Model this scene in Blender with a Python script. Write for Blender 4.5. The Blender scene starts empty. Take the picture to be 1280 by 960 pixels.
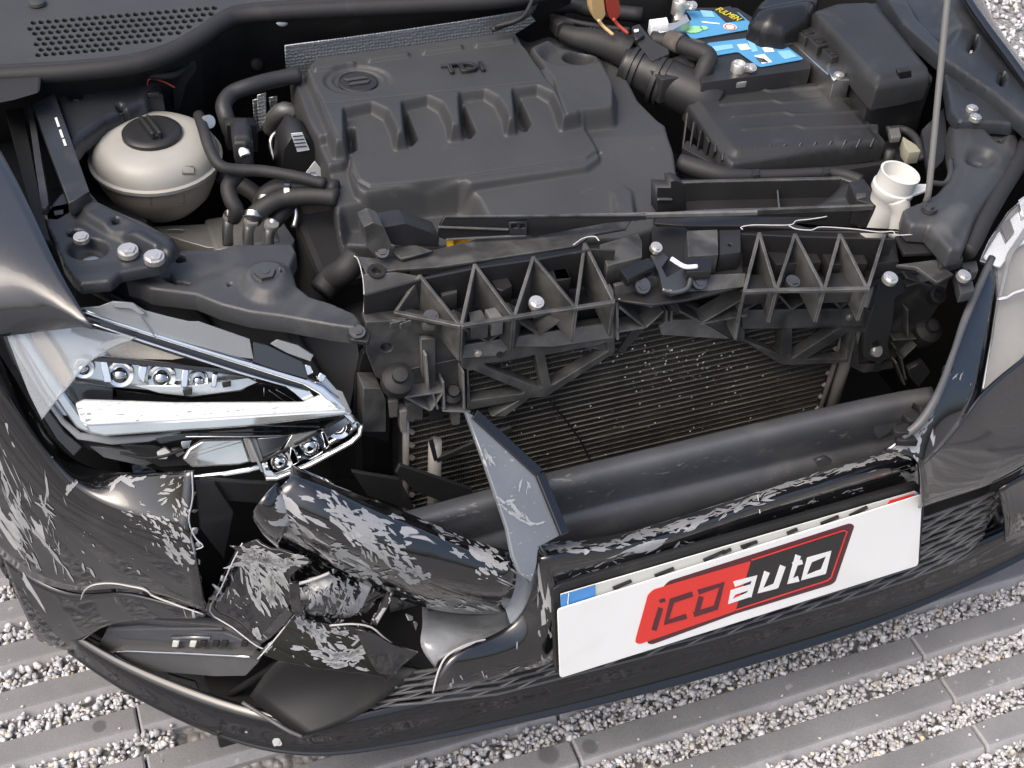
import bpy, bmesh, math, random
import numpy as np
from mathutils import Vector, Matrix
random.seed(7); rng = np.random.default_rng(7)
SC = bpy.context.scene
COL = SC.collection

# ------------------------------------------------------------------ camera
PITCH, ROLL, YAW, FPX = 0.757, -0.073, -0.404, 1620.0
def cam_axes():
    cp, sp = math.cos(PITCH), math.sin(PITCH)
    fwd = np.array([0, cp, -sp]); down = np.array([0, -sp, -cp]); right = np.array([1., 0, 0])
    cr, sr = math.cos(ROLL), math.sin(ROLL)
    r2 = cr*right + sr*down; d2 = -sr*right + cr*down
    cy, sy = math.cos(YAW), math.sin(YAW)
    Rz = np.array([[cy, -sy, 0], [sy, cy, 0], [0, 0, 1]])
    return Rz @ np.array([r2, d2, fwd]).T
RC = cam_axes()
CP = np.array([0, 0, .45]) - RC @ np.array([(925-640)/FPX*1.65, (735-480)/FPX*1.65, 1.65])
cam = bpy.data.cameras.new('camera'); cam_o = bpy.data.objects.new('camera', cam); COL.objects.link(cam_o)
cam.sensor_width = 36; cam.lens = FPX/1280*36; cam.clip_start = .05; cam.clip_end = 4000
m = Matrix.Identity(4)
for i in range(3):
    m[i][0] = RC[i, 0]; m[i][1] = -RC[i, 1]; m[i][2] = -RC[i, 2]; m[i][3] = CP[i]
cam_o.matrix_world = m
SC.camera = cam_o

# ------------------------------------------------------------------ world, sun, exposure
SUN_EL, SUN_AZ = math.radians(58), math.radians(252)
w = bpy.data.worlds.new('World'); SC.world = w; w.use_nodes = True
nt = w.node_tree; nt.nodes.clear()
sky = nt.nodes.new('ShaderNodeTexSky'); sky.sky_type = 'NISHITA'; sky.sun_disc = False
sky.sun_elevation = SUN_EL; sky.sun_rotation = SUN_AZ
sky.air_density = 1.0; sky.dust_density = 7.0; sky.ozone_density = 1.0; sky.altitude = 0
bg = nt.nodes.new('ShaderNodeBackground'); bg.inputs[1].default_value = .15
out = nt.nodes.new('ShaderNodeOutputWorld')
nt.links.new(sky.outputs[0], bg.inputs[0]); nt.links.new(bg.outputs[0], out.inputs[0])
sun = bpy.data.lights.new('sun', 'SUN'); sun.energy = .6; sun.angle = math.radians(45); sun.color = (1, .985, .96)
sun_o = bpy.data.objects.new('sun', sun); COL.objects.link(sun_o)
sd = Vector((math.sin(SUN_AZ)*math.cos(SUN_EL), math.cos(SUN_AZ)*math.cos(SUN_EL), math.sin(SUN_EL)))
sun_o.rotation_euler = sd.to_track_quat('Z', 'Y').to_euler(); sun_o.location = (0, 0, 5)
SC.view_settings.view_transform = 'Standard'; SC.view_settings.look = 'None'
SC.view_settings.exposure = 0.74; SC.view_settings.gamma = 1; SC.view_settings.use_curve_mapping = False

# ------------------------------------------------------------------ sight lines: a photo point and a height (or a surface) give a place
def ray(px, py): return RC @ np.array([(px-640)/FPX, (py-480)/FPX, 1.])
def P(px, py, z):
    r = ray(px, py); return CP + r*((z-CP[2])/r[2])
def PY(px, py, y):
    r = ray(px, py); return CP + r*((y-CP[1])/r[1])
class Plane:
    def __init__(s, a, b, c):
        s.p = np.array(a, float); n = np.cross(np.array(b)-s.p, np.array(c)-s.p); n = n/np.linalg.norm(n)
        if n @ (CP-s.p) < 0: n = -n
        s.n = n
    def hit(s, px, py, off=0.):
        r = ray(px, py); t = ((s.p+s.n*off-CP) @ s.n)/(r @ s.n); return CP + r*t
def PZ(z): 
    return Plane((0, 0, z), (1, 0, z), (0, 1, z))
def PYp(y, lean=0.):      # a plane facing the front, leaning back by 'lean' metres per metre of height about z=.6
    return Plane((0, y, .6), (1, y, .6), (0, y+lean, 1.6))
def zc(x0, y0, s, pts):   # photo points read off an enlarged crop
    return [(x0+a/s, y0+b/s) for a, b in pts]

# ------------------------------------------------------------------ materials
MATS = {}
def mat(name, col, rough=.5, metal=0., bump=0., bscale=400., dust=0., dcol=(.3, .3, .29), dscale=18., coat=0., spec=.5,
        var=.0, rvar=.0, trans=0., ior=1.45, alpha=1., scratch=0., wear=0., wcol=(.22, .22, .215)):
    mt = bpy.data.materials.new(name); mt.use_nodes = True; t = mt.node_tree; N = t.nodes; L = t.links
    b = N['Principled BSDF']; b.inputs['Roughness'].default_value = rough; b.inputs['Metallic'].default_value = metal
    b.inputs['Base Color'].default_value = (*col, 1); b.inputs['Specular IOR Level'].default_value = spec
    b.inputs['Coat Weight'].default_value = coat; b.inputs['Coat Roughness'].default_value = .04; b.inputs['Coat IOR'].default_value = 1.7
    b.inputs['Transmission Weight'].default_value = trans; b.inputs['IOR'].default_value = ior; b.inputs['Alpha'].default_value = alpha
    tc = N.new('ShaderNodeTexCoord')
    cur = None
    def noise(sc, det=5, dist=0.):
        n = N.new('ShaderNodeTexNoise'); n.inputs['Scale'].default_value = sc; n.inputs['Detail'].default_value = det
        n.inputs['Distortion'].default_value = dist; L.new(tc.outputs['Object'], n.inputs['Vector']); return n
    def ramp(src, a, bb):
        r = N.new('ShaderNodeMapRange'); r.inputs[1].default_value = a; r.inputs[2].default_value = bb; L.new(src, r.inputs[0]); return r.outputs[0]
    def mix(fac, c1, c2):
        x = N.new('ShaderNodeMix'); x.data_type = 'RGBA'
        L.new(fac, x.inputs[0]) if not isinstance(fac, float) else setattr(x.inputs[0], 'default_value', fac)
        for s, c in ((6, c1), (7, c2)):
            if isinstance(c, tuple): x.inputs[s].default_value = (*c, 1)
            else: L.new(c, x.inputs[s])
        return x.outputs[2]
    cur = col
    if var:
        n = noise(9, 4); cur = mix(ramp(n.outputs[0], .3, .7), tuple(c*(1-var) for c in col), tuple(min(1, c*(1+var)) for c in col))
    if dust:
        n = noise(dscale, 8, .6); f = ramp(n.outputs[0], .72-dust*.55, 1.1-dust*.35)
        cur = mix(f, cur, dcol)
    if scratch:
        mp = N.new('ShaderNodeMapping'); mp.inputs['Scale'].default_value = (6, 40, 40); mp.inputs['Rotation'].default_value = (0.3, .5, .6)
        L.new(tc.outputs['Object'], mp.inputs[0])
        n = N.new('ShaderNodeTexNoise'); n.inputs['Scale'].default_value = 9; n.inputs['Detail'].default_value = 6; L.new(mp.outputs[0], n.inputs['Vector'])
        cur = mix(ramp(n.outputs[0], .74-scratch*.2, .76-scratch*.2), cur, dcol)
    if wear:      # rubbed, paler edges
        bv = N.new('ShaderNodeBevel'); bv.samples = 3; bv.inputs['Radius'].default_value = .0016; ge = N.new('ShaderNodeNewGeometry')
        dt = N.new('ShaderNodeVectorMath'); dt.operation = 'DOT_PRODUCT'; L.new(bv.outputs[0], dt.inputs[0]); L.new(ge.outputs['Normal'], dt.inputs[1])
        wm = ramp(dt.outputs['Value'], .985, .80); nz_ = noise(45, 6); wn_ = ramp(nz_.outputs[0], .38, .62)
        mu = N.new('ShaderNodeMath'); mu.operation = 'MULTIPLY'; L.new(wm, mu.inputs[0]); L.new(wn_, mu.inputs[1]); m2 = N.new('ShaderNodeMath'); m2.operation = 'MULTIPLY'; m2.inputs[1].default_value = wear; m2.use_clamp = True; L.new(mu.outputs[0], m2.inputs[0])
        cur = mix(m2.outputs[0], cur, wcol)
    if cur is not col: L.new(cur, b.inputs['Base Color'])
    if rvar:
        n = noise(14, 5); mr = N.new('ShaderNodeMapRange'); mr.inputs[3].default_value = max(.02, rough-rvar); mr.inputs[4].default_value = rough+rvar
        mr.inputs[1].default_value = .3; mr.inputs[2].default_value = .7
        L.new(n.outputs[0], mr.inputs[0]); L.new(mr.outputs[0], b.inputs['Roughness'])
    if bump:
        n = noise(bscale, 2); bp = N.new('ShaderNodeBump'); bp.inputs['Strength'].default_value = bump; bp.inputs['Distance'].default_value = .002
        L.new(n.outputs[0], bp.inputs['Height']); L.new(bp.outputs[0], b.inputs['Normal'])
    MATS[name] = mt
    return mt
def flake_mat(name, amount, scale=16., d=(1, 0, 0), e=(0, 0, 1), stretch=.3, ground_haze=0., rough=.09, crumple=0.):
    """glossy black paint broken off down to pale grey primer in slivers along direction d; vertex attribute 'flk' raises the amount"""
    mt = bpy.data.materials.new(name); mt.use_nodes = True; t = mt.node_tree; N = t.nodes; L = t.links
    b = N['Principled BSDF']; tc = N.new('ShaderNodeTexCoord')
    d = np.array(d, float); d /= np.linalg.norm(d); e = np.array(e, float); e -= d*(d@e); e /= np.linalg.norm(e); f = np.cross(d, e)
    mp = N.new('ShaderNodeCombineXYZ')
    for i, (v_, k_) in enumerate(((d, stretch), (e, 1.), (f, .5))):
        dp = N.new('ShaderNodeVectorMath'); dp.operation = 'DOT_PRODUCT'; dp.inputs[1].default_value = tuple(v_*k_); L.new(tc.outputs['Object'], dp.inputs[0]); L.new(dp.outputs['Value'], mp.inputs[i])
    wn = N.new('ShaderNodeTexNoise'); wn.inputs['Scale'].default_value = scale*2.2; wn.inputs['Detail'].default_value = 3; L.new(mp.outputs[0], wn.inputs['Vector'])
    wv = N.new('ShaderNodeVectorMath'); wv.operation = 'MULTIPLY_ADD'; wv.inputs[1].default_value = (.016, .016, .016); L.new(wn.outputs['Color'], wv.inputs[0]); L.new(mp.outputs[0], wv.inputs[2])
    v = N.new('ShaderNodeTexVoronoi'); v.inputs['Scale'].default_value = scale*2.6; L.new(wv.outputs[0], v.inputs['Vector'])
    n = N.new('ShaderNodeTexNoise'); n.inputs['Scale'].default_value = scale*.7; n.inputs['Detail'].default_value = 4; n.inputs['Roughness'].default_value = .6
    n.inputs['Distortion'].default_value = .8; L.new(mp.outputs[0], n.inputs['Vector'])
    sepv = N.new('ShaderNodeSeparateColor'); L.new(v.outputs['Color'], sepv.inputs[0])
    ad = N.new('ShaderNodeMath'); ad.operation = 'MULTIPLY_ADD'; ad.inputs[1].default_value = .35; L.new(sepv.outputs[0], ad.inputs[0]); L.new(n.outputs[0], ad.inputs[2])
    at = N.new('ShaderNodeAttribute'); at.attribute_name = 'flk'
    a2 = N.new('ShaderNodeMath'); a2.operation = 'MULTIPLY_ADD'; a2.inputs[1].default_value = .22; L.new(at.outputs['Fac'], a2.inputs[0]); L.new(ad.outputs[0], a2.inputs[2])
    th = N.new('ShaderNodeMapRange'); th.inputs[1].default_value = .985-amount*.35; th.inputs[2].default_value = .993-amount*.35; L.new(a2.outputs[0], th.inputs[0])
    n2 = N.new('ShaderNodeTexNoise'); n2.inputs['Scale'].default_value = 60; L.new(tc.outputs['Object'], n2.inputs['Vector'])
    pr = N.new('ShaderNodeMix'); pr.data_type = 'RGBA'; pr.inputs[6].default_value = (.27, .28, .29, 1); pr.inputs[7].default_value = (.42, .43, .44, 1); L.new(n2.outputs[0], pr.inputs[0])
    bl = N.new('ShaderNodeMix'); bl.data_type = 'RGBA'
    n3 = N.new('ShaderNodeTexNoise'); n3.inputs['Scale'].default_value = 11; n3.inputs['Detail'].default_value = 7; L.new(tc.outputs['Object'], n3.inputs['Vector'])
    dm = N.new('ShaderNodeMapRange'); dm.inputs[1].default_value = .62-ground_haze*.3; dm.inputs[2].default_value = .8-ground_haze*.1; L.new(n3.outputs[0], dm.inputs[0])  # mottled grey lift imitating pale ground mirrored in the paint
    dk = N.new('ShaderNodeMix'); dk.data_type = 'RGBA'; dk.inputs[6].default_value = (.005, .0052, .006, 1); dk.inputs[7].default_value = (.036, .0365, .037, 1); L.new(dm.outputs[0], dk.inputs[0])
    L.new(th.outputs[0], bl.inputs[0]); L.new(dk.outputs[2], bl.inputs[6]); L.new(pr.outputs[2], bl.inputs[7]); L.new(bl.outputs[2], b.inputs['Base Color'])
    ro = N.new('ShaderNodeMath'); ro.operation = 'MULTIPLY_ADD'; ro.inputs[1].default_value = .45; ro.inputs[2].default_value = rough; L.new(th.outputs[0], ro.inputs[0])
    r2 = N.new('ShaderNodeMath'); r2.operation = 'MULTIPLY_ADD'; r2.inputs[1].default_value = .25; L.new(dm.outputs[0], r2.inputs[0]); L.new(ro.outputs[0], r2.inputs[2]); L.new(r2.outputs[0], b.inputs['Roughness'])
    b.inputs['Coat Weight'].default_value = .9; b.inputs['Coat Roughness'].default_value = .05; b.inputs['Coat IOR'].default_value = 1.7
    iv = N.new('ShaderNodeMath'); iv.operation = 'SUBTRACT'; iv.inputs[0].default_value = .9; L.new(th.outputs[0], iv.inputs[1]); iv.use_clamp = True; L.new(iv.outputs[0], b.inputs['Coat Weight'])
    bp = N.new('ShaderNodeBump'); bp.inputs['Strength'].default_value = .35; bp.inputs['Distance'].default_value = .001; bp.invert = True
    L.new(th.outputs[0], bp.inputs['Height']); L.new(bp.outputs[0], b.inputs['Normal'])
    if crumple:
        cn = N.new('ShaderNodeTexNoise'); cn.inputs['Scale'].default_value = 30; cn.inputs['Detail'].default_value = 3; L.new(mp.outputs[0], cn.inputs['Vector'])
        b2 = N.new('ShaderNodeBump'); b2.inputs['Strength'].default_value = crumple; b2.inputs['Distance'].default_value = .006; L.new(cn.outputs[0], b2.inputs['Height']); L.new(b2.outputs[0], bp.inputs['Normal'])
    # a second, finer set of scratches
    sc_ = N.new('ShaderNodeTexNoise'); sc_.inputs['Scale'].default_value = 240; sc_.inputs['Detail'].default_value = 2
    m3 = N.new('ShaderNodeVectorMath'); m3.operation = 'MULTIPLY'; m3.inputs[1].default_value = (.12, 1, .5); L.new(mp.outputs[0], m3.inputs[0]); L.new(m3.outputs[0], sc_.inputs['Vector'])
    s2 = N.new('ShaderNodeMath'); s2.operation = 'MULTIPLY_ADD'; s2.inputs[1].default_value = .10; L.new(at.outputs['Fac'], s2.inputs[0]); L.new(sc_.outputs[0], s2.inputs[2])
    s3 = N.new('ShaderNodeMapRange'); s3.inputs[1].default_value = .74-amount*.1; s3.inputs[2].default_value = .77-amount*.1; L.new(s2.outputs[0], s3.inputs[0])
    mxx = N.new('ShaderNodeMath'); mxx.operation = 'MAXIMUM'; L.new(th.outputs[0], mxx.inputs[0]); L.new(s3.outputs[0], mxx.inputs[1]); L.new(mxx.outputs[0], bl.inputs[0])
    MATS[name] = mt; return mt

mat('cover_plastic', (.041, .0425, .044), .5, bump=.12, bscale=900, var=.12, rvar=.06, dust=.12, dcol=(.12, .12, .12), dscale=25)
mat('box_plastic', (.026, .0265, .0275), .46, bump=.1, bscale=900, var=.15, rvar=.08, dust=.2, dcol=(.08, .08, .078))
mat('black_plastic', (.02, .02, .021), .42, var=.2, rvar=.12, dust=.2, dcol=(.07, .07, .068))
mat('dusty_plastic', (.033, .0335, .034), .48, var=.35, rvar=.14, dust=.6, dcol=(.12, .12, .115), dscale=26, scratch=.12, wear=1.)
mat('scuffed_plastic', (.085, .085, .085), .5, var=.3, rvar=.12, dust=.75, dcol=(.17, .17, .165), dscale=30, scratch=.4, wear=1., wcol=(.32, .32, .31))
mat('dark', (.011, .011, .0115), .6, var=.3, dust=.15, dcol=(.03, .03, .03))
mat('rubber', (.02, .02, .021), .62, bump=.1, bscale=300, dust=.25, dcol=(.06, .06, .06))
mat('bay_paint', (.026, .029, .034), .36, var=.2, rvar=.12, dust=.3, dcol=(.1, .1, .1), dscale=14)
mat('frame_coat', (.04, .042, .045), .42, var=.2, rvar=.1, dust=.35, dcol=(.12, .12, .118), dscale=12, scratch=.06, wear=.5)
mat('gloss_black', (.005, .0052, .006), .07, coat=.6, rvar=.03)
mat('fender_paint', (.022, .025, .031), .2, coat=.45, var=.1)
mat('beam_paint', (.072, .076, .084), .36, var=.2, rvar=.12, dust=.35, dcol=(.15, .145, .14), dscale=13, scratch=.12, bump=.15, bscale=60)
mat('primer', (.265, .275, .285), .5, var=.2)
mat('torn_edge', (.5, .5, .5), .55, var=.1)
mat('chrome', (.86, .87, .88), .06, metal=1., rvar=.03)
mat('satin_silver', (.5, .51, .52), .22, metal=1., dust=.1, dcol=(.3, .31, .32))
mat('pearl_white', (.62, .65, .65), .15, metal=.75, var=.1, rvar=.08)
mat('drl_flaked', (.74, .77, .77), .25, coat=.3, scratch=.55, dcol=(.22, .25, .26))
mat('alu', (.62, .62, .61), .34, metal=1., var=.15, dust=.3, dcol=(.2, .2, .19))
mat('steel', (.45, .45, .44), .3, metal=1., var=.1)
mat('grey_alloy', (.28, .28, .27), .5, metal=.7, dust=.4, dcol=(.16, .16, .15))
mat('zinc', (.62, .61, .58), .35, metal=.8, var=.1)
mat('lens', (1, 1, 1), .02, trans=1., ior=1.5)
mat('lens_haze', (.9, .94, .97), .1, trans=.8, ior=1.45, var=.05)
mat('tank_plastic', (.34, .335, .305), .4, var=.12, dust=.2, dcol=(.28, .24, .19), dscale=8)
mat('tank_lower', (.33, .285, .23), .45, var=.2, dust=.35, dcol=(.22, .18, .14), dscale=8)
mat('white_plastic', (.6, .6, .57), .4, var=.06, dust=.1, dcol=(.5, .48, .42))
mat('tan_reflector', (.62, .55, .45), .22, bump=.6, bscale=260, var=.1, coat=.5)
mat('amber', (.75, .5, .28), .12, coat=.5)
mat('yellow', (.85, .5, .03), .4)
mat('red_plastic', (.4, .06, .04), .4)
mat('tan_plastic', (.6, .42, .2), .4)
mat('blue_label', (.08, .28, .5), .3, var=.06)
mat('print_white', (.75, .78, .8), .4)
mat('print_yellow', (.7, .6, .03), .4)
mat('print_dark', (.02, .02, .02), .4)
mat('print_pale_blue', (.22, .48, .68), .4)
mat('print_green', (.3, .65, .3), .4)
mat('plate_white', (.78, .79, .78), .28, var=.02, dust=.22, dcol=(.6, .6, .57), dscale=7)
mat('plate_back', (.58, .59, .56), .35, var=.03)
mat('plate_blue', (.08, .27, .6), .35)
mat('logo_red', (.68, .045, .035), .35)
mat('logo_dark', (.028, .026, .027), .4)
mat('logo_maroon', (.09, .025, .03), .4)
mat('radiator_core', (.02, .019, .018), .6, bump=.9, bscale=700)
mat('radiator_tube', (.15, .145, .13), .5, metal=.2, var=.5, dust=.5, dcol=(.05, .05, .05), dscale=30)
mat('tyre_rubber', (.02, .02, .02), .7, dust=.4, dcol=(.13, .12, .1))
dA = PY(520, 690, .10)-PY(420, 640, .13); eA = PY(440, 720, .12)-PY(470, 650, .12)
flake_mat('bumper_paint', -.05, 22, (.15, -.1, -1), (1, -.8, 0), .25, ground_haze=.25, rough=.17)
flake_mat('bumper_flaked', -.05, 26, dA, eA, .28, crumple=.5)
flake_mat('bumper_flaked_heavy', .15, 34, eA, dA, .35, crumple=1.)
flake_mat('bumper_scuffed', .1, 24, dA, eA, .3, crumple=.25)
flake_mat('panel_scuffed', -.12, 24, (1, 0, .03), (0, -.4, 1), .22, crumple=.35)
# ------------------------------------------------------------------ builders
def link(name, me, parent=None, mt=None, smooth=False):
    o = bpy.data.objects.new(name, me); COL.objects.link(o)
    if parent is not None: o.parent = parent
    if mt is not None:
        me.materials.clear(); me.materials.append(MATS[mt] if isinstance(mt, str) else mt)
    if smooth:
        me.polygons.foreach_set('use_smooth', [True]*len(me.polygons))
    return o
def mesh(name, vs, fs, mt, parent=None, smooth=False, bevel=0., solid=0., sub=0, segs=2, flk=None, soff=-1.):
    me = bpy.data.meshes.new(name); me.from_pydata([tuple(map(float, v)) for v in vs], [], fs); me.validate(); me.update()
    bm = bmesh.new(); bm.from_mesh(me); bmesh.ops.recalc_face_normals(bm, faces=bm.faces); bm.to_mesh(me); bm.free()
    if flk is not None:
        a = me.attributes.new('flk', 'FLOAT', 'POINT'); a.data.foreach_set('value', [float(f) for f in flk])
    o = link(name, me, parent, mt, smooth)
    if sub:
        s = o.modifiers.new('sub', 'SUBSURF'); s.levels = sub; s.render_levels = sub
    if solid:
        s = o.modifiers.new('solid', 'SOLIDIFY'); s.thickness = solid; s.offset = soff; s.use_even_offset = False
    if bevel:
        b = o.modifiers.new('bevel', 'BEVEL'); b.width = bevel; b.segments = segs; b.limit_method = 'ANGLE'; b.angle_limit = math.radians(35)
        b.use_clamp_overlap = True
    return o
def curve_mesh(name, splines, th, bev, res=1):
    """flat outline with holes -> solid sheet, local XY, thickness along Z (top at 0)"""
    cu = bpy.data.curves.new(name, 'CURVE'); cu.dimensions = '2D'; cu.fill_mode = 'BOTH'
    cu.extrude = max(th/2-bev, 1e-5); cu.bevel_depth = bev; cu.bevel_resolution = res; cu.offset = -bev
    for pts in splines:
        s = cu.splines.new('POLY'); s.points.add(len(pts)-1); s.use_cyclic_u = True
        for p, q in zip(s.points, pts): p.co = (q[0], q[1], 0, 1)
    tmp = bpy.data.objects.new(name, cu)
    me = bpy.data.meshes.new_from_object(tmp)
    bpy.data.objects.remove(tmp); bpy.data.curves.remove(cu)
    return me
def rnd(pts, r, n=3):
    """round the corners of a 2-D outline"""
    if not r: return pts
    out = []; k = len(pts)
    for i in range(k):
        a, b, c = (np.array(pts[j % k][:2], float) for j in (i-1, i, i+1))
        u, v = a-b, c-b; lu, lv = np.linalg.norm(u), np.linalg.norm(v)
        d = min(r, lu*.45, lv*.45)
        if d < 1e-6: out.append(tuple(b)); continue
        p, q = b+u/lu*d, b+v/lv*d
        for j in range(n+1):
            t = j/n; out.append(tuple((1-t)**2*p+2*t*(1-t)*b+t*t*q))
    return out
def plate(name, pl, outline, th, mt, parent, holes=(), off=0., bev=.0008, r=0, smooth=False):
    """a sheet cut to an outline (photo points) lying on plane pl, its thickness going away from the viewer's side"""
    n = pl.n; o0 = pl.hit(*outline[0], off)
    ux = np.cross(np.array([0, 0, 1.]), n)
    if np.linalg.norm(ux) < 1e-3: ux = np.array([1., 0, 0])
    ux /= np.linalg.norm(ux); uy = np.cross(n, ux)
    def loc(pts): return [((pl.hit(*p, off)-o0) @ ux, (pl.hit(*p, off)-o0) @ uy) for p in pts]
    me = curve_mesh(name, [loc(rnd(outline, r))]+[loc(rnd(h, r*.6)) for h in holes], th, bev)
    M = Matrix(((ux[0], uy[0], n[0], 0), (ux[1], uy[1], n[1], 0), (ux[2], uy[2], n[2], 0), (0, 0, 0, 1)))
    c = o0 - n*th/2
    M = Matrix.Translation(Vector(c)) @ M
    me.transform(M)
    return link(name, me, parent, mt, smooth)
def bar(name, a, b, wd, hd, mt, parent, up=(0, 0, 1), bev=.0008):
    a, b = np.array(a, float), np.array(b, float); d = b-a; L = np.linalg.norm(d); d /= L
    s = np.cross(d, np.array(up, float)); s /= np.linalg.norm(s); u = np.cross(s, d)
    vs = [p+s*wd/2*i+u*hd/2*j for p in (a, b) for i, j in ((-1, -1), (1, -1), (1, 1), (-1, 1))]
    fs = [(0, 1, 2, 3), (7, 6, 5, 4), (0, 4, 5, 1), (1, 5, 6, 2), (2, 6, 7, 3), (3, 7, 4, 0)]
    return mesh(name, vs, fs, mt, parent, bevel=bev, segs=1)
def grid(name, rows, mt, parent, th=.003, sub=2, smooth=True, jit=0., seed=1, crease=()):
    """surface patch; a row is a list of points or (point, flake) pairs"""
    r_ = random.Random(seed); vs = []; fk = []
    for row in rows:
        for p in row:
            f = 0.
            if len(p) == 2 and not np.isscalar(p[0]): p, f = p
            vs.append(np.array(p, float) + (np.array([r_.uniform(-1, 1) for _ in range(3)])*jit if jit else 0)); fk.append(f)
    nr, nc = len(rows), len(rows[0])
    fs = [(i*nc+j, i*nc+j+1, (i+1)*nc+j+1, (i+1)*nc+j) for i in range(nr-1) for j in range(nc-1)]
    me = bpy.data.meshes.new(name); me.from_pydata([tuple(map(float, v)) for v in vs], [], fs); me.update()
    # face the viewer's side so that the thickness goes inwards
    nrm = np.mean([np.array(p.normal) for p in me.polygons], axis=0); cen = np.mean(vs, axis=0)
    if nrm @ (CP-cen) < 0: me.flip_normals()
    a = me.attributes.new('flk', 'FLOAT', 'POINT'); a.data.foreach_set('value', fk)
    if crease:
        ca = me.attributes.new('crease_edge', 'FLOAT', 'EDGE'); cv = {}
        for i, k in crease:
            for j in range(nc-1): cv[(i*nc+j, i*nc+j+1)] = k
        ca.data.foreach_set('value', [cv.get(tuple(sorted(e.vertices)), 0.) for e in me.edges])
    o = link(name, me, parent, mt, smooth)
    if sub:
        s = o.modifiers.new('sub', 'SUBSURF'); s.levels = sub; s.render_levels = sub; s.boundary_smooth = 'PRESERVE_CORNERS'
    s = o.modifiers.new('solid', 'SOLIDIFY'); s.thickness = th; s.offset = -1
    return o
def spl(pts, n=6):
    """Catmull-Rom through points"""
    p = [np.array(q, float) for q in pts]; p = [2*p[0]-p[1]]+p+[2*p[-1]-p[-2]]; out = []
    for i in range(1, len(p)-2):
        for k in range(n):
            t = k/n; a, b, c, d = p[i-1:i+3]
            out.append(.5*((2*b)+(c-a)*t+(2*a-5*b+4*c-d)*t*t+(3*b-a-3*c+d)*t**3))
    out.append(p[-2]); return out
def tube(name, pts, r, mt, parent, n=10, smooth_path=6, cap=True, ring=0., flat=1.):
    """pipe along points; r a number or one radius per given point; ring>0 gives a corrugated hose"""
    P_ = spl(pts, smooth_path) if smooth_path and len(pts) > 2 else [np.array(q, float) for q in pts]
    if np.isscalar(r): rs = [r]*len(P_)
    else:
        rs = list(np.interp(np.linspace(0, len(r)-1, len(P_)), range(len(r)), r))
    vs, fs = [], []; up = np.array([.13, .21, .97])
    t0 = P_[1]-P_[0]; s = np.cross(t0, up); s /= np.linalg.norm(s)
    for i, p in enumerate(P_):
        t = P_[min(i+1, len(P_)-1)]-P_[max(i-1, 0)]; t = t/np.linalg.norm(t)
        s = s-t*(s@t); s /= np.linalg.norm(s); u = np.cross(t, s)
        rr = rs[i]*(1+(ring if i % 2 else -ring))
        for k in range(n):
            a = 2*math.pi*k/n; vs.append(p+(s*math.cos(a)+u*math.sin(a)*flat)*rr)
    for i in range(len(P_)-1):
        for k in range(n): fs.append((i*n+k, i*n+(k+1) % n, (i+1)*n+(k+1) % n, (i+1)*n+k))
    if cap: fs += [tuple(range(n))[::-1], tuple(range((len(P_)-1)*n, len(P_)*n))]
    return mesh(name, vs, fs, mt, parent, smooth=True)
def lathe(name, c, axis, prof, mt, parent, n=28, smooth=True, sq=(1, 1), xax=None):
    """profile [(radius, height)...] turned about an axis through c"""
    ax = np.array(axis, float); ax /= np.linalg.norm(ax)
    s = np.cross(np.array([0, 1., 0]) if abs(ax[1]) < .9 else np.array([1., 0, 0]), ax); s /= np.linalg.norm(s); u = np.cross(ax, s)
    if xax is not None:
        s = np.array(xax, float); s -= ax*(s@ax); s /= np.linalg.norm(s); u = np.cross(ax, s)
    vs = [np.array(c)+ax*h+(s*math.cos(2*math.pi*k/n)*sq[0]+u*math.sin(2*math.pi*k/n)*sq[1])*r for r, h in prof for k in range(n)]
    fs = [(i*n+k, i*n+(k+1) % n, (i+1)*n+(k+1) % n, (i+1)*n+k) for i in range(len(prof)-1) for k in range(n)]
    fs += [tuple(range(n))[::-1], tuple(range((len(prof)-1)*n, len(prof)*n))]
    o = mesh(name, vs, fs, mt, parent, smooth=smooth)
    if smooth:
        e = o.modifiers.new('split', 'EDGE_SPLIT'); e.split_angle = math.radians(40)
    return o
def bolt(c, axis, r, mt, parent, name='bolt', hexr=.62, h=None, washer=True):
    """flanged hex bolt"""
    ax = np.array(axis, float); ax /= np.linalg.norm(ax); h = h or r*.42
    s = np.cross(ax, np.array([.3, 1, .2])); s /= np.linalg.norm(s); u = np.cross(ax, s); vs, fs = [], []
    def ringv(rad, hh, n, n0): 
        return [np.array(c)+ax*hh+(s*math.cos(2*math.pi*k/n+.3)+u*math.sin(2*math.pi*k/n+.3))*rad for k in range(n)]
    def pris(r0, h0, r1, h1, n):
        b = len(vs); vs.extend(ringv(r0, h0, n, 0)); vs.extend(ringv(r1, h1, n, 0))
        fs.extend([(b+k, b+(k+1) % n, b+n+(k+1) % n, b+n+k) for k in range(n)]); fs.append(tuple(range(b, b+n))[::-1]); fs.append(tuple(range(b+n, b+2*n)))
    if washer: pris(r, -.004, r*.96, r*.18, 18)
    pris(r*hexr, r*.1, r*hexr*.96, h, 6)
    pris(r*hexr*.5, h*.9, r*hexr*.45, h*1.12, 10)
    return mesh(name, vs, fs, mt, parent)
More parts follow.
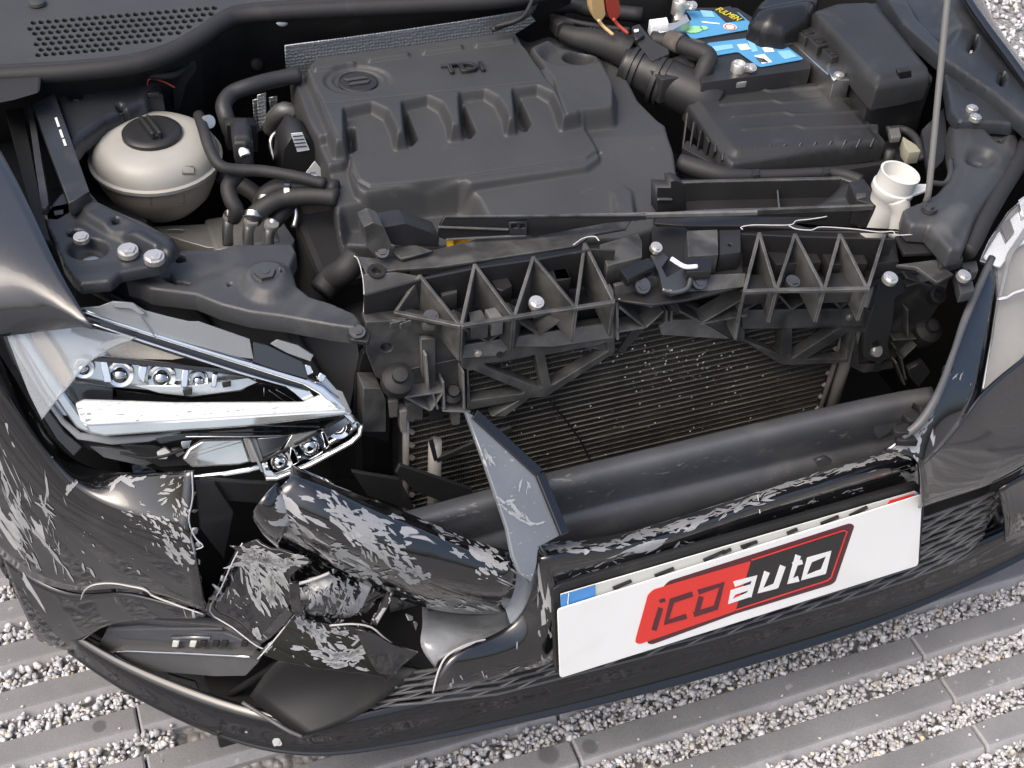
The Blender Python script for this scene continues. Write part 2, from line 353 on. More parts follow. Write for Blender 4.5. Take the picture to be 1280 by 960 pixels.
# ---- moulded sheets: a fine height field cut to an outline, with raised and sunk areas and holes
def sdf(px_, py_, poly):
    x, y = px_, py_; n = len(poly); d = np.full(x.shape, 1e9); inside = np.zeros(x.shape, bool)
    for i in range(n):
        ax, ay = poly[i][:2]; bx, by = poly[(i+1) % n][:2]
        ex, ey = bx-ax, by-ay; wx, wy = x-ax, y-ay
        t = np.clip((wx*ex+wy*ey)/max(ex*ex+ey*ey, 1e-12), 0, 1)
        d = np.minimum(d, (wx-ex*t)**2+(wy-ey*t)**2)
        c = ((ay <= y) & (by > y)) | ((by <= y) & (ay > y))
        with np.errstate(divide='ignore', invalid='ignore'):
            inside ^= c & (x < ax+(y-ay)*ex/(ey if abs(ey) > 1e-12 else 1e-12))
    d = np.sqrt(d); return np.where(inside, -d, d)
def nearest_on(poly, x, y):
    best = None
    for i in range(len(poly)):
        ax, ay = poly[i][:2]; bx, by = poly[(i+1) % len(poly)][:2]
        ex, ey = bx-ax, by-ay; t = max(0, min(1, ((x-ax)*ex+(y-ay)*ey)/max(ex*ex+ey*ey, 1e-12)))
        q = (ax+ex*t, ay+ey*t); d = (q[0]-x)**2+(q[1]-y)**2
        if best is None or d < best[0]: best = (d, q)
    return best[1]
def ss(t): t = np.clip(t, 0, 1); return t*t*(3-2*t)
def moulded(name, outline, z, mt, parent, layers=(), holes=(), lines=(), res=.003, skirt=.03, edge=.006, th=0., r=0, zfun=None):
    """outline in photo points at height z (or per-point (px,py,z)); layers: (outline, z, fillet[, corner r]); lines: (polyline, z, width, depth)"""
    def pj(pts, zz): return [tuple(P(p[0], p[1], p[2] if len(p) > 2 else zz)[:2]) for p in pts]
    ol = pj(rnd(outline, r) if r else outline, z); hl = [pj(h, z) for h in holes]
    xs = [p[0] for p in ol]; ys = [p[1] for p in ol]
    X, Y = np.meshgrid(np.arange(min(xs)-res, max(xs)+2*res, res), np.arange(min(ys)-res, max(ys)+2*res, res))
    D = sdf(X, Y, ol)
    H = np.full(X.shape, float(z)) if zfun is None else zfun(X, Y)
    base = H.copy()
    for ly in layers:
        poly, zz, fw = ly[:3]; q = rnd(poly, ly[3]) if len(ly) > 3 else poly
        zr = zz if np.isscalar(zz) else float(np.mean([v[2] for v in zz]))
        d = sdf(X, Y, pj(q, ly[4] if len(ly) > 4 else zr)); f = ss(.5-d/fw)
        if np.isscalar(zz): tgt = zz
        else:   # three (px,py,z) points of a sloping plane
            a, b, c = (P(*v) for v in zz); n = np.cross(b-a, c-a); tgt = a[2]-((X-a[0])*n[0]+(Y-a[1])*n[1])/n[2]
        H = H*(1-f)+tgt*f
    for pl, zz, wd, dp in lines:
        pts = pj(pl, zz); d = np.full(X.shape, 1e9)
        for (ax, ay), (bx, by) in zip(pts, pts[1:]):
            ex, ey = bx-ax, by-ay; t = np.clip(((X-ax)*ex+(Y-ay)*ey)/(ex*ex+ey*ey), 0, 1); d = np.minimum(d, np.hypot(X-ax-ex*t, Y-ay-ey*t))
        H = H-dp*ss(1.3-d/wd)
    for _ in range(2):       # soften the moulding a little
        Q = np.pad(H, 1, mode='edge'); H = (2*H+Q[:-2, 1:-1]+Q[2:, 1:-1]+Q[1:-1, :-2]+Q[1:-1, 2:])/6
    H0 = H.copy()
    if edge: H = H-edge*(1-np.sqrt(np.clip(1-np.clip(1+D/edge, 0, 1)**2, 0, 1)))
    ok = D < res*.35; Dh = [sdf(X, Y, h) for h in hl]
    for d in Dh: ok &= d > -res*.35
    cell = ok[:-1, :-1] & ok[1:, :-1] & ok[:-1, 1:] & ok[1:, 1:]
    nc = X.shape[1]; idx = -np.ones(X.shape, int); ii, jj = np.nonzero(cell)
    quads = np.stack([ii*nc+jj, ii*nc+jj+1, (ii+1)*nc+jj+1, (ii+1)*nc+jj], 1)
    used = np.unique(quads); remap = {int(u): k for k, u in enumerate(used)}
    vx, vy, vz = X.ravel()[used].copy(), Y.ravel()[used].copy(), H.ravel()[used].copy()
    fs = [tuple(remap[int(a)] for a in q) for q in quads]
    cnt = {}
    for q in fs:
        for a, b in zip(q, q[1:]+q[:1]):
            k = (min(a, b), max(a, b)); cnt[k] = cnt.get(k, 0)+1
    bd = [k for k, c in cnt.items() if c == 1]
    bset = set(v for k in bd for v in k)
    for v in bset:
        dd = [(abs(D.ravel()[used[v]]), ol)]+[(abs(d.ravel()[used[v]]), h) for d, h in zip(Dh, hl)]
        vz[v] = H0.ravel()[used[v]]-edge
        vx[v], vy[v] = nearest_on(min(dd, key=lambda t: t[0])[1], vx[v], vy[v])
    vs = [(vx[k], vy[k], vz[k]) for k in range(len(used))]
    if skirt:
        low = {}
        for v in bset: low[v] = len(vs); vs.append((vx[v], vy[v], vz[v]-skirt))
        for a, b in bd: fs.append((a, b, low[b], low[a]))
    me = bpy.data.meshes.new(name); me.from_pydata(vs, [], fs); me.update()
    bm = bmesh.new(); bm.from_mesh(me); bmesh.ops.recalc_face_normals(bm, faces=bm.faces)
    bm.faces.ensure_lookup_table()
    if bm.faces[0].normal.z < 0: bmesh.ops.reverse_faces(bm, faces=bm.faces)
    bm.to_mesh(me); bm.free()
    o = link(name, me, parent, mt, True)
    e = o.modifiers.new('split', 'EDGE_SPLIT'); e.split_angle = math.radians(50)
    return o
def prop(o, label=None, cat=None, group=None, kind=None):
    for k, v in (('label', label), ('category', cat), ('group', group), ('kind', kind)):
        if v: o[k] = v
    return o
def empty(name, parent=None, loc=(0, 0, 0)):
    o = bpy.data.objects.new(name, None); COL.objects.link(o); o.location = loc; o.empty_display_size = .1
    if parent is not None: o.parent = parent
    return o
def text_mesh(s, size, ext, bev=0.):
    cu = bpy.data.curves.new('t', 'FONT'); cu.body = s; cu.size = size; cu.extrude = ext; cu.bevel_depth = bev; cu.align_x = 'CENTER'; cu.align_y = 'CENTER'; cu.resolution_u = 3
    tmp = bpy.data.objects.new('t', cu); me = bpy.data.meshes.new_from_object(tmp); bpy.data.objects.remove(tmp); bpy.data.curves.remove(cu)
    return me
def frame(o, ux, uy):
    ux = np.array(ux, float); ux /= np.linalg.norm(ux); uy = np.array(uy, float); uy -= ux*(ux@uy); uy /= np.linalg.norm(uy); n = np.cross(ux, uy)
    return Matrix(((ux[0], uy[0], n[0], o[0]), (ux[1], uy[1], n[1], o[1]), (ux[2], uy[2], n[2], o[2]), (0, 0, 0, 1)))
# ------------------------------------------------------------------ ground: one sheet, rows of kerb-like pavers with gravel between them
def ground_mats():
    mt = bpy.data.materials.new('gravel_bed'); mt.use_nodes = True; N = mt.node_tree.nodes; L = mt.node_tree.links; b = N['Principled BSDF']; b.inputs['Roughness'].default_value = .9
    tc = N.new('ShaderNodeTexCoord'); v = N.new('ShaderNodeTexVoronoi'); v.inputs['Scale'].default_value = 70; L.new(tc.outputs['Object'], v.inputs['Vector'])
    cr = N.new('ShaderNodeMapRange'); cr.inputs[1].default_value = 0; cr.inputs[2].default_value = .6; cr.inputs[3].default_value = .42; cr.inputs[4].default_value = .2
    L.new(v.outputs['Distance'], cr.inputs[0]); cc = N.new('ShaderNodeCombineColor')
    for i in range(3): L.new(cr.outputs[0], cc.inputs[i])
    L.new(cc.outputs[0], b.inputs['Base Color'])
    bp = N.new('ShaderNodeBump'); bp.invert = True; bp.inputs['Distance'].default_value = .01; L.new(v.outputs['Distance'], bp.inputs['Height']); L.new(bp.outputs[0], b.inputs['Normal'])
    MATS['gravel_bed'] = mt
    mt = bpy.data.materials.new('stone'); mt.use_nodes = True; N = mt.node_tree.nodes; L = mt.node_tree.links; b = N['Principled BSDF']; b.inputs['Roughness'].default_value = .8
    a = N.new('ShaderNodeAttribute'); a.attribute_name = 'tint'
    tc = N.new('ShaderNodeTexCoord'); n = N.new('ShaderNodeTexNoise'); n.inputs['Scale'].default_value = 160; n.inputs['Detail'].default_value = 6; L.new(tc.outputs['Object'], n.inputs['Vector'])
    mr = N.new('ShaderNodeMapRange'); mr.inputs[1].default_value = .3; mr.inputs[2].default_value = .7; mr.inputs[3].default_value = .72; mr.inputs[4].default_value = 1.15; L.new(n.outputs[0], mr.inputs[0])
    mx = N.new('ShaderNodeMix'); mx.data_type = 'RGBA'; mx.blend_type = 'MULTIPLY'; mx.inputs[0].default_value = 1; L.new(a.outputs['Color'], mx.inputs[6])
    cc = N.new('ShaderNodeCombineColor'); [L.new(mr.outputs[0], cc.inputs[i]) for i in range(3)]; L.new(cc.outputs[0], mx.inputs[7]); L.new(mx.outputs[2], b.inputs['Base Color'])
    bp = N.new('ShaderNodeBump'); bp.inputs['Strength'].default_value = .4; bp.inputs['Distance'].default_value = .002; L.new(n.outputs[0], bp.inputs['Height']); L.new(bp.outputs[0], b.inputs['Normal'])
    MATS['stone'] = mt
    mt = bpy.data.materials.new('concrete'); mt.use_nodes = True; N = mt.node_tree.nodes; L = mt.node_tree.links; b = N['Principled BSDF']; b.inputs['Roughness'].default_value = .82
    g = N.new('ShaderNodeNewGeometry'); 
    def nz(sc, d): 
        n = N.new('ShaderNodeTexNoise'); n.inputs['Scale'].default_value = sc; n.inputs['Detail'].default_value = d; L.new(g.outputs['Position'], n.inputs['Vector']); return n.outputs[0]
    def mrg(s, a, b_, c, d):
        r = N.new('ShaderNodeMapRange'); [setattr(r.inputs[i+1], 'default_value', x) for i, x in enumerate((a, b_, c, d))]; L.new(s, r.inputs[0]); return r.outputs[0]
    big = mrg(nz(6, 5), .3, .7, .15, .225); fine = mrg(nz(420, 3), .35, .65, .9, 1.1); sp = mrg(nz(38, 8), .66, .72, 0, .12)
    # oil drips and damp spots with a shape of their own
    spots = None
    for (x, y, r) in ((-.125, .087, .013), (-.19, .095, .017), (-.82, .355, .011), (.16, -.04, .02), (.35, .05, .016)):
        vm = N.new('ShaderNodeVectorMath'); vm.operation = 'DISTANCE'; vm.inputs[1].default_value = (x, y, 0); L.new(g.outputs['Position'], vm.inputs[0])
        k = mrg(vm.outputs['Value'], r*.8, r*1.1, .55, 1.)
        if spots is None: spots = k
        else:
            mm = N.new('ShaderNodeMath'); mm.operation = 'MULTIPLY'; L.new(spots, mm.inputs[0]); L.new(k, mm.inputs[1]); spots = mm.outputs[0]
    def mth(op, x, y):
        q = N.new('ShaderNodeMath'); q.operation = op; L.new(x, q.inputs[0]); L.new(y, q.inputs[1]); return q.outputs[0]
    # worn pale arris along the sloping long edges
    sx = N.new('ShaderNodeSeparateXYZ'); L.new(g.outputs['Normal'], sx.inputs[0])
    ed = mrg(sx.outputs['Z'], .5, .97, 1.75, 1.)
    val = mth('ADD', mth('MULTIPLY', mth('MULTIPLY', mth('MULTIPLY', big, fine), spots), ed), sp)
    cc = N.new('ShaderNodeCombineColor'); 
    L.new(val, cc.inputs[0]); L.new(val, cc.inputs[1]); 
    q = N.new('ShaderNodeMath'); q.operation = 'MULTIPLY'; q.inputs[1].default_value = 1.03; L.new(val, q.inputs[0]); L.new(q.outputs[0], cc.inputs[2])
    L.new(cc.outputs[0], b.inputs['Base Color'])
    bp = N.new('ShaderNodeBump'); bp.inputs['Strength'].default_value = .3; bp.inputs['Distance'].default_value = .002; L.new(nz(500, 3), bp.inputs['Height']); L.new(bp.outputs[0], b.inputs['Normal'])
    MATS['concrete'] = mt
ground_mats()
GZ = -.024
ground = mesh('ground', [(-400, -400, GZ), (400, -400, GZ), (400, 400, GZ), (-400, 400, GZ)], [(0, 1, 2, 3)], 'gravel_bed')
prop(ground, 'pale gravel ground with rows of grey concrete pavers under the car', 'ground', kind='structure')
T, Y0, WT, LX, X0 = .0885, .465, .041, .6145, -.764
# one paver, shared by all: flat top, sloping long front edge
def paver_mesh():
    L = LX-.004; prof = [(-.004, GZ-.02), (-.001, -.002), (0.0, 0.), (-WT, 0.), (-WT-.011, -.014), (-WT-.012, GZ-.02)]
    prof = [(-.0015, GZ-.02), (-.0015, -.003), (-.004, 0.), (-WT+.002, 0.), (-WT-.001, -.001), (-WT-.0095, -.0125), (-WT-.0115, -.016), (-WT-.012, GZ-.02)]
    n = len(prof); xs = [0, .003, L-.003, L]; dz = [-.003, 0, 0, -.003]; vs = []
    for x, d in zip(xs, dz):
        for (y, z) in prof: vs.append((x, y, z+(d if z > GZ-.01 else 0)))
    fs = [(i*n+k, i*n+k+1, (i+1)*n+k+1, (i+1)*n+k) for i in range(3) for k in range(n-1)]
    fs += [tuple(range(n)), tuple(range(3*n, 4*n))[::-1]]
    me = bpy.data.meshes.new('paver'); me.from_pydata(vs, [], fs); me.update()
    bm = bmesh.new(); bm.from_mesh(me); bmesh.ops.recalc_face_normals(bm, faces=bm.faces); bm.to_mesh(me); bm.free()
    me.materials.append(MATS['concrete']); return me
pm = paver_mesh()
for k in range(-4, 13):
    for i in range(-2, 4):
        o = bpy.data.objects.new('paver', pm); COL.objects.link(o); o.parent = ground
        o.location = (X0+LX*i+.002+random.uniform(-.001, .001), Y0-T*k+random.uniform(-.0006, .0006), random.uniform(-.0012, .0012))
# gravel: angular stones lying between the pavers and on the bed beyond the car
def stones():
    base = bmesh.new(); bmesh.ops.create_icosphere(base, subdivisions=1, radius=1)
    bv = np.array([v.co[:] for v in base.verts]); bf = [tuple(v.index for v in f.verts) for f in base.faces]; base.free()
    bf = np.array(bf); VV, FF, CC = [], [], []; nv = 0
    def add(x, y, z, s):
        nonlocal nv
        v = bv*(1+rng.uniform(-.28, .28, (len(bv), 1)))
        # chop a few facets flat
        for _ in range(3):
            d = rng.normal(size=3); d /= np.linalg.norm(d); t = v@d; v = v-np.outer(np.maximum(t-.62, 0), d)
        v = v*np.array([1.15, .85, .68])*rng.uniform(.8, 1.2, 3)
        q = rng.normal(size=4); q /= np.linalg.norm(q); a, b, c, d = q
        Rm = np.array([[1-2*(c*c+d*d), 2*(b*c-a*d), 2*(b*d+a*c)], [2*(b*c+a*d), 1-2*(b*b+d*d), 2*(c*d-a*b)], [2*(b*d-a*c), 2*(c*d+a*b), 1-2*(b*b+c*c)]])
        v = (v*s)@Rm.T+np.array([x, y, z]); VV.append(v); FF.append(bf+nv); nv += len(v)
        g = rng.uniform(.46, .68); t = np.array([g, g, g*1.02])
        u = rng.random()
        if u < .05: t = np.array([g*1.02, g*.95, g*.80])
        elif u < .058: t = np.array([g*.95, g*.75, g*.53])
        elif u < .2: t = t*.72
        CC.append(np.tile(np.append(t, 1), (len(v), 1)))
    # strips near the camera
    for k in range(-3, 12):
        y1 = Y0-T*k-WT-.0105; y0 = Y0-T*(k+1)-.002
        nrow = 3700
        for _ in range(nrow):
            x = rng.uniform(-1.2, 1.35)
            y = rng.uniform(y0-.002, y1+.001)
            if abs(x) < .78-max(0, y)*.2 and y > .16: continue
            s = rng.choice([.0034, .0043, .0052, .0062, .0078], p=[.22, .28, .27, .15, .08])
            lay = rng.random()
            z = GZ+.006+lay*.0175-s*.25
            add(x, min(max(y, y0+s*.4), y1-s*.2), z, s)
    # strays kicked onto the pavers
    for _ in range(260):
        k = rng.integers(-3, 11); x = rng.uniform(-1.1, 1.2); y = Y0-T*k-rng.uniform(.003, WT)
        if abs(x) < .78-max(0, y)*.2 and y > .16: continue
        s = rng.uniform(.0012, .0042); add(x, y, s*.55, s)
    # the bed beyond the car
    for _ in range(5200):
        add(rng.uniform(1.45, 2.75), rng.uniform(1.05, 2.8), GZ+rng.uniform(.002, .02), rng.uniform(.007, .013))
    V = np.concatenate(VV); F = np.concatenate(FF); C_ = np.concatenate(CC)
    me = bpy.data.meshes.new('gravel'); me.vertices.add(len(V)); me.vertices.foreach_set('co', V.ravel())
    me.loops.add(F.size); me.loops.foreach_set('vertex_index', F.ravel()); me.polygons.add(len(F))
    me.polygons.foreach_set('loop_start', np.arange(0, F.size, 3)); me.polygons.foreach_set('loop_total', np.full(len(F), 3)); me.update(calc_edges=True); me.validate()
    a = me.attributes.new('tint', 'FLOAT_COLOR', 'POINT'); a.data.foreach_set('color', C_.ravel())
    return me
gr = link('gravel', stones(), None, 'stone')
prop(gr, 'pale grey crushed gravel filling the gaps between the concrete pavers', 'gravel', kind='stuff')
# ------------------------------------------------------------------ the car
car = empty('car')
prop(car, 'black hatchback with crushed front, bonnet open over the engine bay', 'car')
Z1 = lambda p: zc(0, 0, 3.2, p)
Z2 = lambda p: zc(320, 0, 3.2, p)
Z3 = lambda p: zc(640, 0, 3.2, p)
Z4 = lambda p: zc(880, 0, 3.2, p)
Z5 = lambda p: zc(0, 260, 3.2, p)
Z6 = lambda p: zc(320, 240, 3.2, p)
Z7 = lambda p: zc(640, 240, 3.2, p)
Z8 = lambda p: zc(880, 240, 3.2, p)
def PP(pts, z): return [P(a, b, z) for a, b in pts] if np.isscalar(z) else [P(a, b, q) for (a, b), q in zip(pts, z)]
def box(name, x0, x1, y0, y1, z0, z1, mt, parent, bevel=.003):
    vs = [(x, y, z) for x in (x0, x1) for y in (y0, y1) for z in (z0, z1)]
    return mesh(name, vs, [(0, 1, 3, 2), (4, 6, 7, 5), (0, 4, 5, 1), (2, 3, 7, 6), (0, 2, 6, 4), (1, 5, 7, 3)], mt, parent, bevel=bevel)
def ell(cx, cy, rx, ry, n=20, a0=0.): return [(cx+rx*math.cos(a0+2*math.pi*k/n), cy+ry*math.sin(a0+2*math.pi*k/n)) for k in range(n)]

# --- under everything: tray, engine block, gearbox, bulkhead, inner wings
box('undertray', -.66, .62, .16, .95, .16, .20, 'dark', car)
box('engine_block', -.40, .02, .36, .80, .22, .66, 'dark', car, .02)
box('gearbox', .04, .40, .40, .74, .24, .60, 'dark', car, .02)
box('bulkhead', -.86, .86, 1.0, 1.03, .20, .84, 'dark', car)
mesh('inner_wing', [P(-60, 120, .78), P(60, 130, .78), P(110, 300, .76), P(150, 400, .70), P(-60, 120, .2)+np.array([.1, 0, 0]), P(60, 130, .2), P(110, 300, .2)+np.array([0.05, 0.2, 0]), P(150, 400, .2)+np.array([0.05, .25, 0])],
     [(0, 1, 5, 4), (1, 2, 6, 5), (2, 3, 7, 6)], 'bay_paint', car, solid=.003)
box('inner_wing', .60, .62, .20, .95, .2, .80, 'dark', car)
box('wheel_house', -.84, -.60, .62, .95, .25, .70, 'bay_paint', car, .03)
box('cooling_fan_shroud', -.36, .34, .315, .345, .30, .66, 'dark', car, .01)

# --- scuttle grille with its honeycomb, bonnet seal
cow = PZ(.855)
hx = []
reg = Z1([(92, 72), (500, 50), (900, 22), (850, 62), (720, 145), (560, 188), (300, 222), (140, 245)])
regw = [tuple(cow.hit(*p)[:2]) for p in reg]
R_ = 0
for i in range(-2, 12):
    for j in range(0, 26):
        cx = 96+j*31.5+(15.7 if i % 2 else 0)+i*3.2; cy = 50+i*21.5-j*2.6
        q = Z1([(cx, cy)])[0]; wq = cow.hit(*q)
        d = sdf(np.array([[wq[0]]]), np.array([[wq[1]]]), regw)[0, 0]
        if d < -.004: hx.append(Z1([(cx+12.5*math.cos(a)*1.05, cy+9*math.sin(a)) for a in [k*math.pi/3 for k in range(6)]]))
sg = plate('scuttle_grille', cow, Z1([(-200, -120), (1500, -160), (1500, -20), (1000, 10), (900, 60), (760, 160), (560, 215), (300, 250), (60, 275), (-200, 290)]), .006, 'cover_plastic', car, holes=hx, bev=.0005)
prop(sg, 'dark plastic scuttle grille pierced by rows of small hexagonal holes')
plate('grille_backing', PZ(.79), Z1([(-200, -120), (1500, -160), (1000, 10), (760, 160), (560, 215), (60, 275), (-200, 290)]), .004, 'dark', sg)
lathe('washer_jet', P(*Z1([(150, 15)])[0], .857), (0, 0, 1), [(.012, 0), (.011, .004), (.007, .006)], 'cover_plastic', sg, 16)
sp = Z1([(-250, 330), (20, 305), (300, 288), (520, 262), (680, 215), (800, 150), (880, 95), (980, 60), (1280, 40), (1700, 20), (2060, -6), (2300, -60)])
tube('bonnet_seal', PP(sp, .848), .0125, 'rubber', car, 12, 6)
sp2 = [(a, b-9) for a, b in sp]
tube('seal_lip', PP(sp2, .854), .006, 'rubber', bpy.data.objects['bonnet_seal'], 10, 6)
mesh('scuttle_wall', [q for a, b in sp for q in (P(a, b+2, .843), P(a, b+2, .843)-np.array([0, -.15, .28]))], [(2*i, 2*i+2, 2*i+3, 2*i+1) for i in range(len(sp)-1)], 'black_plastic', car, solid=.004)
mesh('seal_end_block', PP(Z1([(-40, 290), (150, 275), (168, 300), (160, 370), (60, 400), (-40, 420)]), .851)+PP(Z1([(-40, 290), (150, 275), (168, 300), (160, 370), (60, 400), (-40, 420)]), .815),
     [tuple(range(6)), tuple(range(11, 5, -1))]+[(i, (i+1) % 6, 6+(i+1) % 6, 6+i) for i in range(6)], 'rubber', car, bevel=.004)
cl = lathe('panel_clip', P(352, 24, .83), (0.1, -.75, .6), [(.011, 0), (.011, .002), (.008, .004)], 'zinc', car, 16)
for a in range(3): bar('clip_rib', P(352, 24, .83)+np.array([.009*math.cos(a*1.05), -.004, .006+.006*math.sin(a*1.05)]), P(352, 24, .83)+np.array([-.009*math.cos(a*1.05), -.004, .006-.006*math.sin(a*1.05)]), .003, .002, 'black_plastic', cl)
lathe('panel_clip', P(496, 9, .835), (0.1, -.75, .6), [(.009, 0), (.009, .002), (.006, .004)], 'zinc', car, 16)
lathe('grommet', P(320, 80, .74), (0.1, -.9, .4), [(.011, 0), (.009, .006), (.004, .009)], 'rubber', car, 16)

# --- quilted heat shields
def quilt():
    mt = bpy.data.materials.new('quilted_foil'); mt.use_nodes = True; N = mt.node_tree.nodes; L = mt.node_tree.links; b = N['Principled BSDF']
    b.inputs['Metallic'].default_value = 1; b.inputs['Roughness'].default_value = .45; b.inputs['Base Color'].default_value = (.36, .375, .39, 1)
    tc = N.new('ShaderNodeTexCoord'); v = N.new('ShaderNodeTexVoronoi'); v.inputs['Scale'].default_value = 210; v.inputs['Randomness'].default_value = .35; L.new(tc.outputs['Object'], v.inputs['Vector'])
    bp = N.new('ShaderNodeBump'); bp.inputs['Distance'].default_value = .002; bp.inputs['Strength'].default_value = .5; L.new(v.outputs['Distance'], bp.inputs['Height']); L.new(bp.outputs[0], b.inputs['Normal']); MATS['quilted_foil'] = mt
quilt()
hs = plate('heat_shield', PYp(.80, .1), Z2([(115, 182), (350, 152), (600, 118), (800, 88), (1085, 42), (1120, 85), (1000, 160), (520, 220), (215, 290), (120, 282)]), .003, 'quilted_foil', car)
prop(hs, 'silver quilted foil heat shield behind the engine cover')
plate('heat_shield', PYp(.80, .2), Z1([(1010, 400), (1060, 390), (1065, 520), (1020, 530)]), .003, 'quilted_foil', car)
plate('heat_shield', PYp(.80, .2), Z1([(1075, 390), (1110, 385), (1110, 450), (1085, 470)]), .003, 'quilted_foil', car)
plate('heat_shield', PYp(.78, .3), Z2([(5, 380), (40, 370), (45, 500), (10, 520)]), .003, 'quilted_foil', car)

# --- engine cover
EC = Z2([(132, 290), (190, 250), (235, 205), (620, 155), (1010, 105), (1060, 150), (1090, 165), (1170, 142), (1300, 160), (1370, 190), (1440, 240), (1490, 320), (1530, 400), (1610, 480), (1640, 500), (1650, 540), (1675, 590), (1690, 660), (1690, 720), (1660, 800),
         (1600, 840), (1480, 870), (900, 885), (430, 905), (360, 900), (330, 850), (310, 760), (290, 680), (255, 600), (215, 540), (170, 450), (145, 380)])
slope = (Z2([(300, 600)])[0]+(.768,), Z2([(1650, 560)])[0]+(.766,), Z2([(900, 860)])[0]+(.744,))
ZE = lambda p: zc(360, 40, 4, p)
def ecz(X, Y):
    a, b, c = (P(*v) for v in slope); n = np.cross(b-a, c-a); t = a[2]-((X-a[0])*n[0]+(Y-a[1])*n[1])/n[2]
    return np.minimum(t, .768)
mp3 = (ZE([(300, 400)])[0]+(.786,), ZE([(1300, 300)])[0]+(.786,), ZE([(520, 740)])[0]+(.767,))
lay = [(ZE([(8, 205), (85, 190), (230, 545), (150, 558), (120, 530)]), .788, .012, 3),
       (ZE([(110, 570), (300, 550), (320, 620), (270, 655), (170, 670)]), .774, .006, 3),
       (ZE([(285, 350), (900, 250), (1400, 220), (1440, 400), (1500, 480), (1560, 560), (1565, 590), (1500, 630), (700, 738), (400, 768), (340, 740), (308, 665), (300, 560)]), mp3, .006, 4)]
for c in [[(520, 490), (590, 485), (642, 590), (615, 618), (588, 608)], [(805, 455), (870, 450), (930, 555), (905, 582), (880, 575)], [(1090, 425), (1150, 420), (1205, 515), (1182, 548), (1158, 540)], [(290, 560), (330, 555), (340, 640), (310, 655)]]:
    lay.append((ZE(c), .758, .006, 1))
lay.append((ZE([(85, 190), (110, 150), (160, 105), (1140, -10), (1180, 60), (1200, 80), (1290, 220), (1460, 395), (1375, 412), (1355, 360), (1318, 300), (1250, 268), (1130, 282), (1140, 430), (1097, 436), (1085, 380), (1045, 320), (985, 288), (862, 300), (867, 458), (812, 465), (800, 410), (765, 350), (700, 318), (577, 345), (587, 495), (540, 505), (525, 450), (490, 385), (420, 352), (285, 380), (287, 540), (232, 546)]), .801, .008, 1.5))
lay.append((Z2([(1085, 185), (1160, 150), (1290, 165), (1380, 220), (1440, 330), (1440, 430), (1225, 455), (1185, 320)]), .799, .014, 5))
lay.append((Z2([(232, 262), (395, 238), (395, 250), (234, 276)]), .806, .004))
for a, b in ((450, 612), (668, 826), (878, 1032)):
    y = 265-(a-232)*.137; y2 = 265-(b-232)*.137
    lay.append((Z2([(a, y-12), (b, y2-12), (b, y2+4), (a, y+4)]), .806, .004))
lay.append((ell(447, 103, 42, 18), .797, .006)); lay.append((ell(447, 103, 31, 13), .794, .004))
lay.append((ell(716, 76, 39, 15), .782, .022)); lay.append((ell(721, 94, 17, 7), .752, .010))
lay.append((Z2([(1425, 765), (1470, 742), (1505, 760), (1520, 850), (1440, 858)]), .752, .008, 2))
lay.append((ZE([(285, 900), (480, 866), (690, 824), (860, 810), (930, 845), (985, 925), (980, 1010), (250, 1010)]), .716, .020, 3, .745))
ecl = [(Z2([(280, 415), (700, 371), (1190, 322)]), .800, .0013, .0016),
       (ZE([(308, 640), (312, 668), (345, 738), (405, 766), (700, 740), (1280, 658), (1500, 628), (1560, 590)]), .768, .003, .0038),
       (Z2([(200, 292), (265, 420), (325, 565)]), .793, .0013, .002), (Z2([(1085, 185), (1185, 310), (1240, 455)]), .799, .0014, .003)]
ec = moulded('engine_cover', EC, .768, 'cover_plastic', car, lay, (), ecl, res=.0013, skirt=.045, edge=.006, zfun=ecz, r=2)
prop(ec, 'dark grey moulded engine cover with four runner channels and raised TDI letters')
# badge and letters
bc = P(447, 103, .7955)
em = lathe('badge', bc, (0, 0, 1), [(.028, -.003), (.028, .0015), (.026, .0025), (.0255, .0012), (.002, .0012)], 'black_plastic', ec, 28)
vv = []; ff = []
for k, (u0, u1, y_) in enumerate(((-.016, .014, .006), (-.013, .016, -.006))):
    b0 = len(vv)
    for u, dz in ((u0, 0), (u1, 0)):
        for yy in (-.0032, .0032):
            for zz in (.0012, .004): vv.append(bc+np.array([u+yy*.8*(1 if k else -1), y_+yy, zz]))
    ff += [(b0, b0+1, b0+3, b0+2), (b0+4, b0+6, b0+7, b0+5), (b0, b0+4, b0+5, b0+1), (b0+2, b0+3, b0+7, b0+6), (b0, b0+2, b0+6, b0+4), (b0+1, b0+5, b0+7, b0+3)]
mesh('badge_mark', vv, ff, 'satin_silver' if False else 'cover_plastic', em, bevel=.001)
tl = text_mesh('TDI', .031, .004, .0008)
a, b = P(542, 90, .8), P(620, 84, .8)
tl.transform(Matrix.Diagonal((1.25, 1, 1, 1))); tl.transform(frame(P(580, 87, .802), b-a, np.array([0, 1, 0])))
link('lettering', tl, ec, 'black_plastic')
rs = random.Random(3)
for x0, x1 in ((300, 385), (395, 480), (530, 600), (635, 720), (735, 875)):    # faded red print along the back edge
    x = x0
    while x < x1:
        wd = rs.uniform(6, 14); yy = 198-(x-300)*.115
        plate('print', PZ(.7985), Z2([(x, yy-5), (x+wd, yy-6), (x+wd+2, yy+2), (x+2, yy+3)]), .001, 'print_red_faded' if 'print_red_faded' in MATS else mat('print_red_faded', (.22, .07, .06), .5), ec, bev=0.0001)
        x += wd+rs.uniform(4, 9)
oc = lathe('oil_filler', P(722, 96, .748), (0, 0, 1), [(.018, -.01), (.018, .004), (.013, .008), (.004, .009)], 'black_plastic', ec, 20)
bar('filler_grip', P(716, 96, .756), P(728, 98, .756), .005, .008, 'steel', oc)
